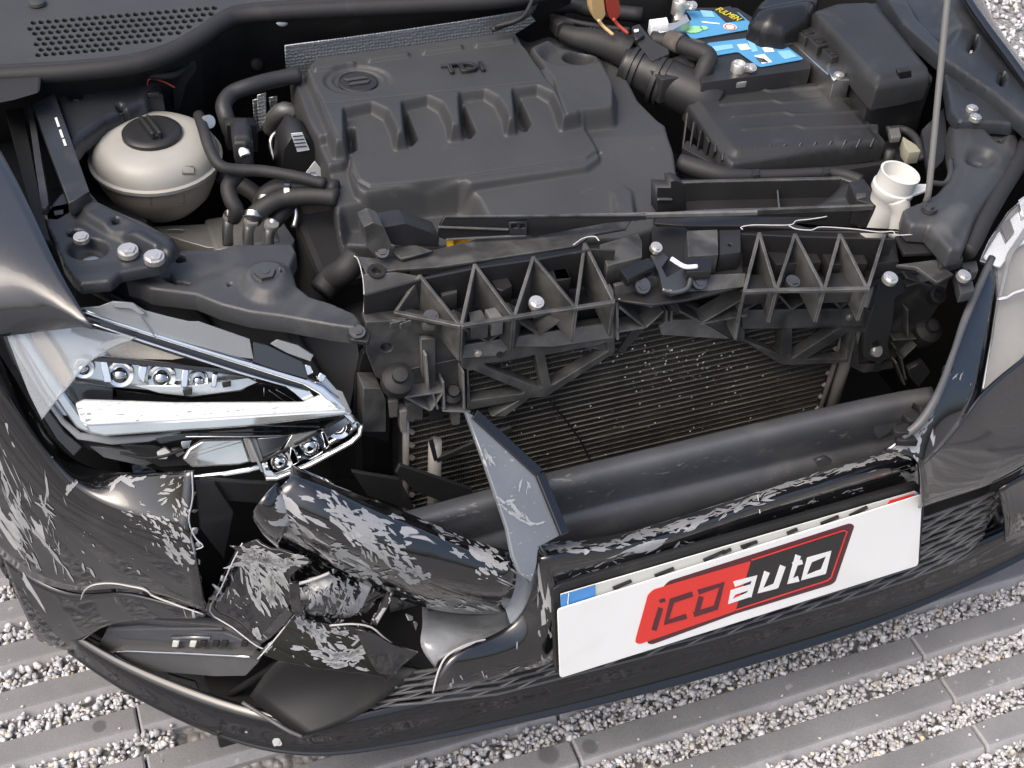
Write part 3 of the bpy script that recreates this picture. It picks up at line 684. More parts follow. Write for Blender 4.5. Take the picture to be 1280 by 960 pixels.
# side block of the engine with its label, cam housing, dipstick
b_ = plate('engine_side_block', PYp(.66), Z2([(155, 530), (220, 560), (250, 640), (270, 760), (100, 740), (110, 600)]), .05, 'black_plastic', car)
plate('barcode_label', PYp(.655), Z2([(140, 535), (185, 530), (215, 600), (165, 608)]), .001, 'print_white', b_, bev=.0001)
for k in range(4): plate('barcode_bar', PYp(.6535), Z2([(148+k*2, 545+k*14), (188+k*5, 541+k*14), (189+k*5, 545+k*14), (149+k*2, 549+k*14)]), .0006, 'print_dark', b_, bev=.0001)
plate('label_tag', PYp(.64), Z2([(200, 690), (235, 645), (265, 680), (260, 705), (215, 710)]), .001, 'print_white', car, bev=.0001)
tube('metal_pipe', PP(Z2([(130, 520), (75, 535), (58, 580), (80, 650), (100, 690)]), [.74, .74, .73, .71, .69]), .0035, 'alu', car)
tube('turbo_hose', PP(Z2([(110, 700), (170, 640), (240, 620)]), [.70, .72, .73]), .012, 'rubber', car)
tube('exhaust_elbow', PP(Z2([(60, 520), (75, 470), (110, 440), (150, 450)]), [.70, .73, .745, .74]), .012, 'grey_alloy', car)
box('cam_housing', -.42, -.30, .44, .60, .55, .70, 'dark', car, .01)
tube('cover_foot', PP(Z2([(395, 905), (360, 930), (330, 900)]), [.70, .695, .70]), .01, 'black_plastic', car)
# --- coolant tank
tc_ = P(195, 197, .745)
tank = lathe('coolant_tank', tc_, (0, 0, 1), [(.03, -.078), (.05, -.072), (.068, -.052), (.080, -.024), (.0845, -.003)], 'tank_lower', car, 40)
prop(tank, 'dirty cream plastic coolant tank with black screw cap')
lathe('tank_top', tc_, (0, 0, 1), [(.0845, -.003), (.0885, -.002), (.0890, .003), (.0850, .005), (.0835, .012), (.078, .023), (.067, .031), (.052, .035), (.042, .036), (.002, .036)], 'tank_plastic', tank, 40)
cap = lathe('cap', tc_+np.array([0, 0, .035]), (0, 0, 1), [(.0395, 0), (.0395, .006), (.037, .0085), (.030, .0095), (.002, .0085)], 'black_plastic', tank, 36)
for s_ in (-.0045, .0045):
    bar('grip', tc_+np.array([-.006+s_, .021, .049]), tc_+np.array([.004+s_, -.026, .049]), .006, .014, 'black_plastic', cap, bev=.002)
bar('grip', tc_+np.array([-.006, .022, .046]), tc_+np.array([.004, -.025, .046]), .014, .010, 'black_plastic', cap, bev=.002)
lathe('filler_bulge', P(122, 178, .755), (-.5, .4, .5), [(.022, -.03), (.021, .0), (.015, .008), (.004, .01)], 'tank_plastic', tank, 20)
for (a, b, c, d) in ((189, 214, 205, 223), (228, 208, 242, 217), (188, 244, 230, 256)):   # moulded-on symbols
    for u in ((a, b, c, b), (a, d, c, d), (a, b, a, d), (c, b, c, d)):
        zz = .775 if b < 230 else .715
        rr_ = .0826 if b < 230 else .081
        q0, q1 = [], []
        for (x, y) in ((u[0], u[1]), (u[2], u[3])):
            best = None
            for k in range(60):          # march down the sight line to the tank's skin
                z_ = .80-k*.0025; p = P(x, y, z_); rr = np.hypot(*(p-tc_)[:2]); h = z_-tc_[2]
                R0 = np.interp(h, [-.078, -.072, -.052, -.024, 0, .005, .012, .023, .031, .036], [.03, .05, .068, .08, .085, .085, .0835, .078, .067, .045])
                if rr < R0*1.016: best = p; break
            q0.append(best)
        if q0[0] is not None and q0[1] is not None: bar('symbol', q0[0], q0[1], .0014, .0022, 'tank_symbol' if 'tank_symbol' in MATS else mat('tank_symbol', (.2, .18, .15), .6), tank, bev=.0003)
cs = plate('level_sensor', PYp(.75, .2), Z1([(572, 385), (650, 378), (662, 440), (655, 460), (580, 462)]), .02, 'box_plastic', car, r=1)
plate('sensor_clip', PYp(.74, .2), Z1([(590, 375), (635, 370), (640, 385), (592, 390)]), .01, 'black_plastic', cs)
tube('sensor_wire', PP(Z1([(600, 370), (590, 340), (600, 315), (650, 325), (700, 350)]), [.79, .80, .81, .80, .79]), .0012, 'red_plastic', cs)
tube('wiring_sleeve', PP(Z1([(275, 540), (270, 500), (320, 450), (400, 410), (480, 385), (580, 375)]), [.76, .78, .79, .79, .785, .785]), .009, 'rubber', car, 10, 6)
plate('foil_wrap', PYp(.77, .5), Z1([(285, 530), (330, 500), (480, 470), (560, 455), (540, 475), (400, 500), (300, 560)]), .006, 'grey_alloy', car)
tube('vent_hose', PP(Z1([(795, 462), (815, 520), (840, 600), (885, 665), (960, 680), (1060, 685), (1200, 710), (1300, 735)]), [.795, .80, .795, .785, .78, .778, .775, .77]), .0078, 'rubber', car)
lathe('hose_clip', P(*Z1([(832, 487)])[0], .80), (.3, -.5, .3), [(.009, -.004), (.009, .004)], 'zinc', car, 14)
tube('coolant_pipe', PP(Z1([(1200, 300), (1100, 318), (1000, 345), (925, 375), (895, 420), (905, 470), (925, 530)]), [.80, .80, .80, .795, .79, .78, .76]), .0115, 'box_plastic', car)
tube('coolant_hose', PP(Z1([(1350, 790), (1250, 782), (1150, 790), (1080, 815), (1030, 850), (1005, 880)]), [.755, .752, .745, .74, .73, .72]), .0125, 'rubber', car)
tube('coolant_hose', PP(Z1([(1350, 755), (1230, 745), (1130, 745), (1060, 780), (1040, 830)]), [.76, .755, .75, .74, .725]), .012, 'rubber', car)
tube('coolant_hose', PP(Z1([(955, 690), (915, 745), (925, 800), (945, 840), (930, 875)]), [.765, .755, .745, .735, .72]), .0105, 'rubber', car)
tube('coolant_hose', PP(Z1([(1180, 790), (1130, 850), (1095, 890)]), [.73, .72, .71]), .0105, 'rubber', car)
tube('coolant_hose', PP(Z1([(880, 700), (1000, 760), (1060, 820)]), [.72, .71, .70]), .012, 'rubber', car)
for (x, y) in ((918, 868), (1000, 888), (1082, 902)):
    f = tube('pipe_fitting', PP(Z1([(x+12, y-18), (x, y+10), (x-8, y+50), (x-6, y+110)]), [.722, .717, .705, .685]), [.008, .0078, .0075, .0075], 'alu', car)
    lathe('collar', P(*Z1([(x+4, y)])[0], .722), P(*Z1([(x+4, y)])[0], .722)-P(*Z1([(x-4, y+40)])[0], .705), [(.0092, -.003), (.0100, 0), (.0092, .004)], 'zinc', f, 16)
tube('metal_pipe', PP(Z1([(1165, 800), (1185, 850), (1175, 910)]), [.73, .715, .70]), .004, 'alu', car)
vb = moulded('vacuum_valve', Z1([(920, 480), (940, 468), (990, 470), (1005, 500), (1005, 555), (985, 570), (935, 570), (925, 540)]), .80, 'black_plastic', car, [(Z1([(935, 480), (985, 480), (995, 540), (935, 545)]), .803, .004)], res=.002, skirt=.03, edge=.004)
lathe('spigot', P(*Z1([(975, 605)])[0], .785), (.1, -.6, -.5), [(.007, -.01), (.007, .006)], 'print_white', vb, 14)
tube('vacuum_hose', PP(Z1([(975, 612), (990, 640), (1000, 690)]), [.78, .77, .75]), .008, 'rubber', car)
plate('valve_bracket', PYp(.70), Z1([(905, 500), (1030, 500), (1035, 610), (910, 600)]), .02, 'dark', vb)
box('ac_block', *sorted((P(262, 300, .66)[0], P(350, 300, .66)[0])), P(300, 310, .66)[1]-.01, P(300, 310, .66)[1]+.07, .58, .668, 'grey_alloy', car, .006)
plate('engine_mount_bracket', PZ(.665), Z1([(610, 905), (840, 895), (900, 860), (1120, 870), (1180, 960), (1160, 1000), (830, 990), (690, 950)]), .03, 'grey_alloy', car, holes=[Z1(ell(700, 925, 40, 8)), Z1(ell(880, 905, 22, 10))])
tube('brake_line', PP(Z1([(250, 300), (430, 292), (560, 300), (690, 300), (760, 260)]), [.82, .82, .815, .81, .80]), .005, 'rubber', car)
plate('servo_bracket', PYp(.84), Z1([(700, 260), (780, 245), (790, 275), (745, 340), (720, 440), (695, 440), (690, 330), (650, 300)]), .012, 'black_plastic', car)

# --- wing edge, rails and brackets on the left of the photograph
rail = plate('wing_rail', PZ(.815), Z1([(128, 412), (218, 372), (358, 765), (276, 812)]), .02, 'bay_paint', car)
for k in range(26):      # stamped identity strip: unreadable marks
    t = k/25; x = 212+t*48; y = 455+t*135
    if rs.random() < .85: plate('stamped_mark', PZ(.8165), Z1([(x, y), (x+10, y-3), (x+11, y+1.5), (x+1, y+3.5)]), .0006, 'print_white', rail, bev=.0001)
plate('rail_flange', PZ(.80), Z1([(108, 425), (130, 412), (195, 815), (180, 835), (165, 830)]), .03, 'frame_coat', car)
plate('rail_flange', PZ(.79), Z1([(20, 440), (90, 430), (170, 840), (200, 960), (160, 960)]), .02, 'dark', car)
plate('rail_corner', PZ(.79), Z1([(165, 835), (275, 812), (280, 850), (230, 880), (180, 875)]), .01, 'zinc_dark' if 'zinc_dark' in MATS else mat('zinc_dark', (.11, .11, .1), .5, dust=.3), car, holes=[Z1([(218, 845), (250, 840), (250, 855), (222, 860)])])
tp = moulded('tower_panel', Z1([(220, 380), (320, 320), (580, 290), (640, 300), (580, 400), (420, 470), (330, 540), (285, 600)]), .80, 'bay_paint', car, [(Z1([(265, 380), (330, 372), (335, 400), (275, 408)]), .79, .008)], holes=[Z1(ell(480, 426, 11, 11)), Z1(ell(303, 388, 26, 11))], res=.003, skirt=.02)
b1 = moulded('wing_bracket', Z5([(172, 20), (240, -60), (310, -85), (355, -70), (390, -30), (450, 5), (560, 45), (685, 110), (712, 148), (695, 192), (640, 228), (480, 258), (440, 292), (320, 305), (285, 275), (250, 225), (225, 150), (190, 80)]), .79, 'bay_paint', car,
    [(Z5([(300, -70), (400, -30), (560, 50), (690, 118), (690, 185), (600, 150), (430, 80), (330, 20)]), .800, .012, 3), (Z5(ell(360, 205, 74, 36)), .774, .008), (Z5(ell(468, 70, 34, 22)), .797, .006), (Z5([(500, 90), (560, 85), (650, 140), (620, 155)]), .806, .01)],
    holes=[Z5(ell(303, 100, 32, 13)), Z5(ell(466, 72, 13, 9))], res=.0022, skirt=.012, edge=.003)
prop(b1, 'dark pressed steel wing bracket with three pale bolts')
for (x, y, s_) in ((325, 118, .0095), (512, 172, .0125), (617, 198, .0125)):
    bolt(P(*Z5([(x, y)])[0], .797), (0, -.1, 1), s_, 'zinc', b1, hexr=.8)
bolt(P(*Z5([(365, 222)])[0], .776), (0, -.1, 1), .011, 'steel', b1)
def sfz(X, Y): return .765-np.clip(.50-Y, 0, .3)*.16
b2 = moulded('slam_panel_arm', Z5([(500, 285), (560, 262), (660, 215), (720, 152), (900, 145), (1168, 140), (1184, 175), (1162, 228), (1186, 310), (1240, 352), (1330, 380), (1420, 420), (1445, 455), (1420, 480), (1330, 468), (1130, 432), (1000, 415), (880, 385), (780, 345), (600, 322), (555, 300)]), .76, 'frame_coat', car,
    [(Z5(ell(1068, 268, 92, 72)), .772, .02), (Z5(ell(1062, 270, 52, 44)), .764, .008), (Z5([(650, 225), (720, 165), (900, 155), (940, 240), (760, 320), (640, 290)]), .752, .03, 4)],
    holes=[Z5([(648, 262), (672, 252), (700, 272), (758, 284), (762, 300), (700, 298), (668, 285)]), Z5(ell(717, 183, 20, 13)), Z5(ell(918, 305, 8, 5)), Z5(ell(1128, 275, 6, 9))], res=.0017, skirt=.022, edge=.003, zfun=None)
prop(b2, 'grey black pressed arm of the slam panel with one large bolt')
bolt(P(*Z5([(1060, 268)])[0], .766), (0, -.15, 1), .019, 'steel_dark' if 'steel_dark' in MATS else mat('steel_dark', (.14, .14, .14), .4, metal=.9, dust=.3), b2, hexr=.72)
plate('inner_liner', Plane(P(150, 370, .70), P(420, 400, .70), P(300, 480, .62)), Z5([(300, 300), (520, 290), (800, 345), (1130, 430), (1420, 470), (1440, 600), (1400, 800), (1300, 900), (1150, 560), (700, 480), (300, 400)]), .004, 'black_plastic', car)
for k, (x0, y0, x1, y1) in enumerate(((700, 340, 830, 470), (1130, 440, 1330, 760), (380, 330, 560, 420))):
    tube('loom', [Plane(P(150, 370, .70), P(420, 400, .70), P(300, 480, .62)).hit(*Z5([(x0, y0)])[0], .01), Plane(P(150, 370, .70), P(420, 400, .70), P(300, 480, .62)).hit(*Z5([(x1, y1)])[0], .012)], .006, 'rubber', car, smooth_path=0)

# --- wing on the left: black paint reflecting the sky
fen = grid('wing', [PP([(-90, 40), (0, 184), (39, 260), (75, 345), (117, 411)], [.885, .865, .852, .834, .806]),
                    PP([(-150, 60), (-45, 210), (-5, 285), (40, 360), (114, 412)], [.888, .864, .848, .830, .805]),
                    PP([(-220, 110), (-110, 250), (-65, 310), (0, 352), (108, 410)], [.878, .852, .838, .822, .803]),
                    PP([(-300, 260), (-210, 380), (-140, 390), (-60, 370), (100, 409)], [.82, .80, .80, .80, .797]),
                    PP([(-330, 420), (-240, 520), (-170, 500), (-90, 430), (90, 410)], [.70, .68, .70, .75, .78])], 'fender_paint', car)
prop(fen, 'glossy black front wing mirroring the grey sky')

for (x, y, z_, r_, ax) in ((1015, 862, .727, .0142, (-.3, -.6, -.5)), (1060, 805, .735, .0135, (-.3, -.7, -.4)), (932, 858, .725, .012, (-.1, -.7, -.5)), (1255, 716, .772, .009, (1, -.1, 0)), (1150, 772, .748, .0135, (1, -.3, 0))):
    lathe('hose_clamp', P(*Z1([(x, y)])[0], z_), ax, [(r_-.002, -.004), (r_, -.0035), (r_, .0035), (r_-.002, .004)], 'steel', car, 20)
# --- intake pipe, air box, battery, fuse box on the right of the engine
tube('intake_hose', PP(Z3([(200, 130), (260, 150), (330, 165), (420, 190), (470, 215)]), [.79, .79, .79, .79, .785]), [.012, .016, .020, .024, .026], 'rubber', car, 18, 9, ring=.05)
ip = tube('intake_pipe', PP(Z3([(440, 255), (520, 285), (610, 325), (740, 385), (800, 420)]), [.775, .77, .765, .755, .745]), [.028, .031, .034, .037, .036], 'black_plastic', car, 26, 5)
ax_ = P(*Z3([(740, 385)])[0], .755)-P(*Z3([(440, 255)])[0], .775)
for (x, y, z_, r_) in ((478, 268, .773, .0325), (500, 278, .772, .0325), (580, 318, .766, .0365), (604, 328, .764, .0365)):
    lathe('clamp_ring', P(*Z3([(x, y)])[0], z_), ax_, [(r_-.004, -.0035), (r_, -.003), (r_, .003), (r_-.004, .0035)], 'box_plastic', ip, 30)
ms = plate('air_flow_sensor', Plane(P(*Z3([(480, 110)])[0], .815), P(*Z3([(630, 215)])[0], .805), P(*Z3([(560, 240)])[0], .80)), Z3([(480, 105), (510, 95), (560, 160), (625, 195), (630, 215), (560, 245), (520, 195), (478, 140)]), .02, 'box_plastic', car, r=1.2)
plate('sensor_socket', Plane(P(*Z3([(480, 110)])[0], .82), P(*Z3([(630, 215)])[0], .81), P(*Z3([(560, 240)])[0], .805)), Z3([(478, 110), (505, 100), (530, 140), (495, 160)]), .012, 'black_plastic', ms)
plate('sensor_screw', Plane(P(*Z3([(480, 110)])[0], .822), P(*Z3([(630, 215)])[0], .812), P(*Z3([(560, 240)])[0], .807)), Z3([(487, 117), (506, 114), (508, 124), (490, 128)]), .002, 'print_white', ms)
plate('duct_box', PZ(.79), Z3([(545, 275), (680, 215), (735, 238), (725, 300), (600, 320)]), .04, 'box_plastic', car, r=3)
abz = .76
ab = moulded('air_box', Z3([(690, 400), (740, 350), (1000, 325), (1270, 305), (1300, 325), (1400, 440), (1500, 565), (1490, 580), (1200, 610), (880, 655), (860, 640), (800, 560)]), abz, 'box_plastic', car,
    [(Z3([(720, 385), (760, 355), (1270, 318), (1480, 565), (1180, 585), (895, 608), (870, 590)]), .768, .014, 4)] +
    [(Z3([(p, q), (p+215, q-18), (p+245, q-8), (p+640, q-40+k*6), (p+645, q-32+k*6), (p+248, q+0), (p+213, q-10), (p+3, q+8)]), .7712, .003) for k, (p, q) in enumerate(((785, 362), (832, 408), (878, 456), (922, 508)))],
    res=.0018, skirt=.026, edge=.005, r=2)
prop(ab, 'black ribbed air filter box beside the engine cover')
plate('lower_case', PZ(.732), Z3([(680, 590), (700, 560), (860, 660), (1520, 560), (1570, 575), (1575, 640), (1000, 735), (870, 690)]), .05, 'box_plastic', ab, r=2)
for x in (900, 962, 1022, 1082, 1146, 1206, 1268, 1326, 1384, 1440):
    q = Z3([(x, 600-(x-900)*.055), (x+34, 668-(x-900)*.145)])
    bar('rib', P(*q[0], .766), P(*q[1], .733), .003, .014, 'box_plastic', ab)
for (x, y, X, Y_) in ((700, 455, 682, 600), (728, 488, 708, 612), (757, 522, 737, 622), (785, 556, 765, 634), (814, 592, 797, 645), (843, 625, 830, 655)):
    q = Z3([(x, y), (X, Y_)]); bar('rib', P(*q[0], .758), P(*q[1], .722), .003, .012, 'box_plastic', ab)
for (x, y) in ((1040, 640), (1512, 598)):
    q = Z3([(x, y)])[0]; tube('screw_boss', [P(*q, .748), P(*q, .748)-np.array([0, .004, .035])], .008, 'box_plastic', ab, 14, 0)
lathe('box_lug', P(*Z4([(602, 372)])[0], .765), (0, -.2, 1), [(.014, -.02), (.013, .0), (.008, .004)], 'box_plastic', ab, 18)
for (a, b, w_) in ((385, 640, 12), (400, 638, 12), (415, 636, 10), (512, 632, 18), (518, 620, 14), (535, 628, 12), (670, 606, 22), (675, 614, 18), (770, 600, 20), (490, 622, 14), (318, 664, 10), (332, 662, 10), (346, 660, 10)):
    q = Z4([(a, b)])[0]; plate('moulded_mark', Plane(P(*Z4([(120, 690)])[0], .735), P(*Z4([(800, 575)])[0], .735), P(*Z4([(120, 720)])[0], .72)), Z4([(a, b-3), (a+w_, b-5), (a+w_, b), (a, b+2)]), .0006, 'print_mark' if 'print_mark' in MATS else mat('print_mark', (.2, .2, .2), .5), ab, off=.002, bev=.0001)
lt = tube('breather_hose', PP(Z4([(-100, 650), (0, 682), (80, 700), (200, 702), (340, 698), (480, 692), (560, 700), (630, 725)]), .742), [.013, .014, .012, .0085, .008, .008, .009, .009], 'rubber', car)
for x, y in ((208, 690), (490, 682)): plate('hose_clip', PZ(.752), Z4([(x-14, y-14), (x+14, y-16), (x+16, y+8), (x-12, y+12)]), .02, 'black_plastic', lt, r=1)
# battery
bt = plate('battery', PZ(.795), Z3([(640, 60), (690, 30), (900, 30), (1190, 215), (1195, 275), (1000, 300), (760, 330), (740, 230), (640, 150)]), .10, 'black_plastic', car, r=2)
prop(bt, 'black battery with blue labels and yellow lettering')
plate('upper_label', PZ(.7975), Z3([(672, 108), (720, 78), (695, 42), (905, 48), (978, 112), (722, 156)]), .0012, 'blue_label', bt, r=2, bev=.0002)
plate('lower_label', PZ(.7975), Z3([(778, 172), (1040, 140), (1168, 236), (992, 268), (905, 206), (812, 222)]), .0012, 'blue_label', bt, r=3, bev=.0002)
plate('brand_strip', PZ(.7987), Z3([(800, 36), (872, 24), (932, 78), (856, 88)]), .0008, 'print_dark', bt, bev=.0001)
tm = text_mesh('FULMEN', .0155, .0003)
a, b = P(*Z3([(812, 34)])[0], .7995), P(*Z3([(905, 80)])[0], .7995); d_ = b-a
tm.transform(Matrix.Diagonal((.80, 1.25, 1, 1))); tm.transform(frame(P(*Z3([(866, 57)])[0], .7996), d_, np.array([-d_[1], d_[0], 0])))
link('brand_lettering', tm, bt, 'print_yellow')
lathe('warning_symbol', P(*Z3([(872, 108)])[0], .7985), (0, 0, 1), [(.0105, 0), (.0105, .0005)], 'print_white', bt, 22)
lathe('warning_symbol', P(*Z3([(872, 108)])[0], .799), (0, 0, 1), [(.009, 0), (.009, .0005)], 'logo_red', bt, 22)
lathe('warning_symbol', P(*Z3([(872, 108)])[0], .7995), (0, 0, 1), [(.0065, 0), (.0065, .0004)], 'print_white', bt, 22)
lathe('eco_symbol', P(*Z3([(725, 118)])[0], .7985), (0, 0, 1), [(.013, 0), (.013, .0006)], 'print_green', bt, 20, sq=(1.2, .8))
lathe('eco_symbol', P(*Z3([(768, 112)])[0], .7985), (0, 0, 1), [(.006, 0), (.006, .0006)], 'print_green', bt, 20)
for pts, m_ in (([(752, 40), (800, 44), (812, 68), (765, 66)], 'print_pale_blue'), ([(758, 84), (830, 92), (832, 97), (760, 89)], 'print_white'), ([(900, 178), (940, 174), (955, 196), (915, 200)], 'print_white'), ([(968, 222), (1010, 216), (1042, 248), (1000, 254)], 'print_white'),
               ([(942, 160), (965, 158), (985, 205), (960, 208)], 'print_pale_blue'), ([(1000, 190), (1040, 186), (1050, 206), (1012, 208)], 'print_white'), ([(1012, 170), (1030, 168), (1040, 182), (1020, 184)], 'plate_blue'), ([(1060, 205), (1110, 200), (1142, 226), (1090, 236)], 'print_pale_blue'), ([(800, 185), (880, 176), (886, 192), (815, 204)], 'print_pale_blue')):
    plate('label_print', PZ(.7984), Z3(pts), .0005, m_, bt, bev=.0001)
for k in range(5): plate('label_print', PZ(.7990), Z3([(974+k*7, 228+k*1.5), (977+k*7, 227+k*1.5), (998+k*7, 248), (994+k*7, 249)]), .0004, 'print_dark', bt, bev=.0001)
for (x, y) in ((905, 270), (668, 20)):
    tz = .80 if x > 800 else .815
    t_ = lathe('terminal_clamp', P(*Z3([(x, y)])[0], tz), (0, 0, 1), [(.011, -.014), (.011, .006), (.0095, .008), (.008, .004), (.002, .004)], 'zinc', bt, 20)
    bar('clamp_ear', P(*Z3([(x+18, y)])[0], tz), P(*Z3([(x+58, y+2)])[0], tz), .011, .010, 'zinc', t_)
    bolt(P(*Z3([(x+56, y)])[0], tz+.005), (0, -.5, .8), .007, 'zinc', t_)
    plate('clamp_foot', PZ(tz-.012), Z3([(x-22, y+42), (x+32, y+36), (x+36, y+56), (x-18, y+60)]), .01, 'zinc', t_, r=2)
plate('fuse_holder', PZ(.82), Z3([(548, 78), (620, 68), (628, 95), (560, 104)]), .02, 'print_white', car, r=1)
plate('fuse_holder', PZ(.815), Z3([(575, 100), (660, 88), (700, 62), (712, 84), (640, 120), (590, 130)]), .02, 'zinc', car)
tube('battery_cable', PP(Z3([(560, 160), (640, 170), (720, 195), (785, 225), (770, 270), (745, 330)]), [.80, .805, .81, .81, .80, .78]), .0135, 'rubber', car)
for (x, y) in ((650, 168), (735, 200)): lathe('cable_wrap', P(*Z3([(x, y)])[0], .808), P(*Z3([(x+60, y+22)])[0], .81)-P(*Z3([(x, y)])[0], .808), [(.0145, -.012), (.0155, 0), (.0145, .012)], 'wrap' if 'wrap' in MATS else mat('wrap', (.07, .06, .05), .7, dust=.3), car, 18)
for (x, y, m_) in ((345, 30, 'tan_plastic'), (405, 25, 'red_plastic')):
    q = plate('plug', PYp(.80, -.1), Z3([(x-32, y-60), (x+18, y-66), (x+30, y+30), (x+10, y+58), (x-14, y+50), (x-24, y+20)]), .02, m_, car, r=2)
    tube('plug_wire', PP(Z3([(x, y+50), (x+20, y+75), (x+60, y+110)]), [.84, .83, .82]), .0025, m_, q)
tube('loom', PP(Z3([(-80, 120), (60, 60), (110, -20)]), [.82, .83, .84]), .004, 'rubber', car)
tube('loom', PP(Z3([(-70, 108), (40, 70), (90, -20)]), [.825, .84, .85]), .003, 'rubber', car)
tube('loom', PP(Z3([(150, 60), (260, 90), (380, 110), (470, 120)]), [.80, .80, .81, .81]), .004, 'rubber', car)
plate('hose_connector', PYp(.80, .1), Z3([(180, 100), (205, 85), (250, 95), (260, 150), (175, 150)]), .03, 'box_plastic', car, r=2)
tube('engine_loom', PP(Z3([(-20, 40), (120, 30), (240, 20), (330, 40), (520, 60)]), [.80, .80, .80, .80, .80]), .012, 'rubber', car)
plate('relay_box', PYp(.84), Z3([(430, -60), (620, -80), (625, 60), (520, 100), (440, 80)]), .04, 'black_plastic', car, r=4)
# plenum cover at the back, fuse box, control unit
moulded('plenum_cover', Z4([(180, 80), (210, 10), (280, -60), (480, -60), (445, 40), (420, 80), (330, 120), (240, 110)]), .83, 'gloss_plastic' if 'gloss_plastic' in MATS else mat('gloss_plastic', (.012, .012, .013), .25), car, [(Z4([(230, 20), (440, -20), (430, 40), (260, 60)]), .845, .03, 5)], res=.004, skirt=.08, edge=.012, r=3)
fb = moulded('fuse_box', Z4([(425, 52), (440, 38), (530, 8), (650, 2), (695, 12), (905, 268), (910, 300), (820, 322), (690, 345), (670, 320), (520, 150)]), .832, 'box_plastic', car, [(Z4([(440, 50), (530, 18), (685, 18), (888, 262), (700, 308)]), .838, .012, 4)], res=.0026, skirt=.03, edge=.009, r=2)
prop(fb, 'black fuse box with a plain domed lid')
plate('case', PZ(.80), Z4([(420, 70), (660, 395), (905, 345), (915, 310), (690, 10)]), .09, 'black_plastic', fb, r=2)
fp = Plane(P(*Z4([(670, 400)])[0], .79), P(*Z4([(900, 350)])[0], .79), P(*Z4([(680, 490)])[0], .74))
plate('latch', fp, Z4([(765, 345), (845, 330), (850, 375), (770, 392)]), .012, 'box_plastic', fb, off=.012, r=1.2)
plate('latch_window', fp, Z4([(780, 290), (830, 282), (832, 310), (785, 318)]), .01, 'black_plastic', fb, off=.03, r=1)
plate('case_rim', fp, Z4([(660, 370), (905, 318), (908, 342), (664, 398)]), .01, 'box_plastic', fb, off=.006, r=1)
for x in (690, 740, 800, 850): plate('case_rib', fp, Z4([(x, 405-(x-690)*.2), (x+10, 403-(x-690)*.2), (x+8, 470-(x-690)*.2), (x+1, 472-(x-690)*.2)]), .006, 'box_plastic', fb, off=.004)
eu = plate('control_unit', PZ(.80), Z4([(320, 140), (350, 100), (600, 280), (585, 320), (520, 320)]), .05, 'alu', car, r=1)
for (x, y) in ((365, 115), (415, 150), (470, 195)):
    c_ = plate('plug', PZ(.815), Z4([(x, y), (x+70, y-12), (x+110, y+22), (x+40, y+38)]), .03, 'black_plastic', eu, r=1.5)
    plate('plug_slot', PZ(.817), Z4([(x+24, y+4), (x+60, y-1), (x+78, y+14), (x+42, y+20)]), .003, 'dark', c_)
plate('unit_bracket', PZ(.805), Z4([(495, 240), (560, 235), (570, 290), (520, 320), (500, 290)]), .006, 'alu', eu)
bolt(P(*Z4([(540, 300)])[0], .808), (0, 0, 1), .008, 'zinc', eu)
# washer filler neck
wf = P(*Z4([(786, 690)])[0], .815)
wn = lathe('washer_neck', wf, (.12, -.06, 1), [(.020, -.10), (.022, -.05), (.0245, -.035), (.0285, -.03), (.0285, -.022), (.0265, -.02), (.0262, -.002), (.0268, 0), (.0235, 0), (.0225, -.02), (.002, -.021)], 'white_plastic', car, 32)
prop(wn, 'white plastic washer filler neck without its cap')
plate('neck_tab', PZ(.79), Z4([(830, 735), (900, 735), (905, 755), (850, 775), (800, 790), (740, 790), (700, 765)]), .004, 'white_plastic', wn, r=2)
tube('neck_rib', PP(Z4([(770, 790), (785, 850), (770, 940)]), [.785, .765, .73]), [.016, .013, .012], 'white_plastic', wn)
# air duct trough behind the slam panel
dk = plate('air_duct', PZ(.715), Z8([(-190, 10), (-185, -55), (0, -55), (560, -70), (640, -40), (690, 60), (300, 80), (-200, 90)]), .006, 'black_plastic', car)
prop(dk, 'black open air duct behind the slam panel')
for nm, q in (('duct_back', [(-185, -35), (0, -42), (550, -55), (620, -32)]), ('duct_front', [(-200, 92), (0, 78), (300, 68), (690, 58)])):
    zz = .745 if nm == 'duct_back' else .752
    w_ = PP(Z8(q), zz); n = len(w_)
    mesh(nm, w_+[v-np.array([0, 0, .045]) for v in w_], [(i, i+1, n+i+1, n+i) for i in range(n-1)], 'box_plastic', dk, solid=.003)
    for i in range(n-1): bar('duct_rim', w_[i], w_[i+1], .006, .003, 'dusty_plastic', dk)
grid('duct_ramp', [PP(Z8([(420, 62), (520, 20), (560, -55)]), [.735, .735, .735]), PP(Z8([(560, 60), (600, 10), (620, -35)]), [.748, .75, .75]), PP(Z8([(690, 58), (690, 10), (640, -35)]), [.755, .76, .765])], 'box_plastic', dk)
mesh('duct_divider', [P(*Z8([(297, -8)])[0], .745), P(*Z8([(303, 60)])[0], .745), P(*Z8([(303, 60)])[0], .72), P(*Z8([(297, -8)])[0], .72)], [(0, 1, 2, 3)], 'dusty_plastic', dk, solid=.002)
plate('duct_block', PZ(.77), Z8([(580, -40), (640, -55), (685, 30), (690, 55), (610, 30)]), .04, 'black_plastic', dk, r=1)
plate('duct_window', PZ(.772), Z8([(610, 5), (648, 2), (650, 20), (612, 24)]), .003, 'dusty_plastic', dk)
st = plate('duct_step', PYp(.40), Z3([(580, 750), (635, 752), (635, 725), (660, 722), (690, 740), (700, 850), (580, 850)]), .02, 'black_plastic', dk)
bar('step_rim', PY(*Z3([(582, 797)])[0], .398), PY(*Z3([(640, 797)])[0], .398), .004, .003, 'dusty_plastic', dk)

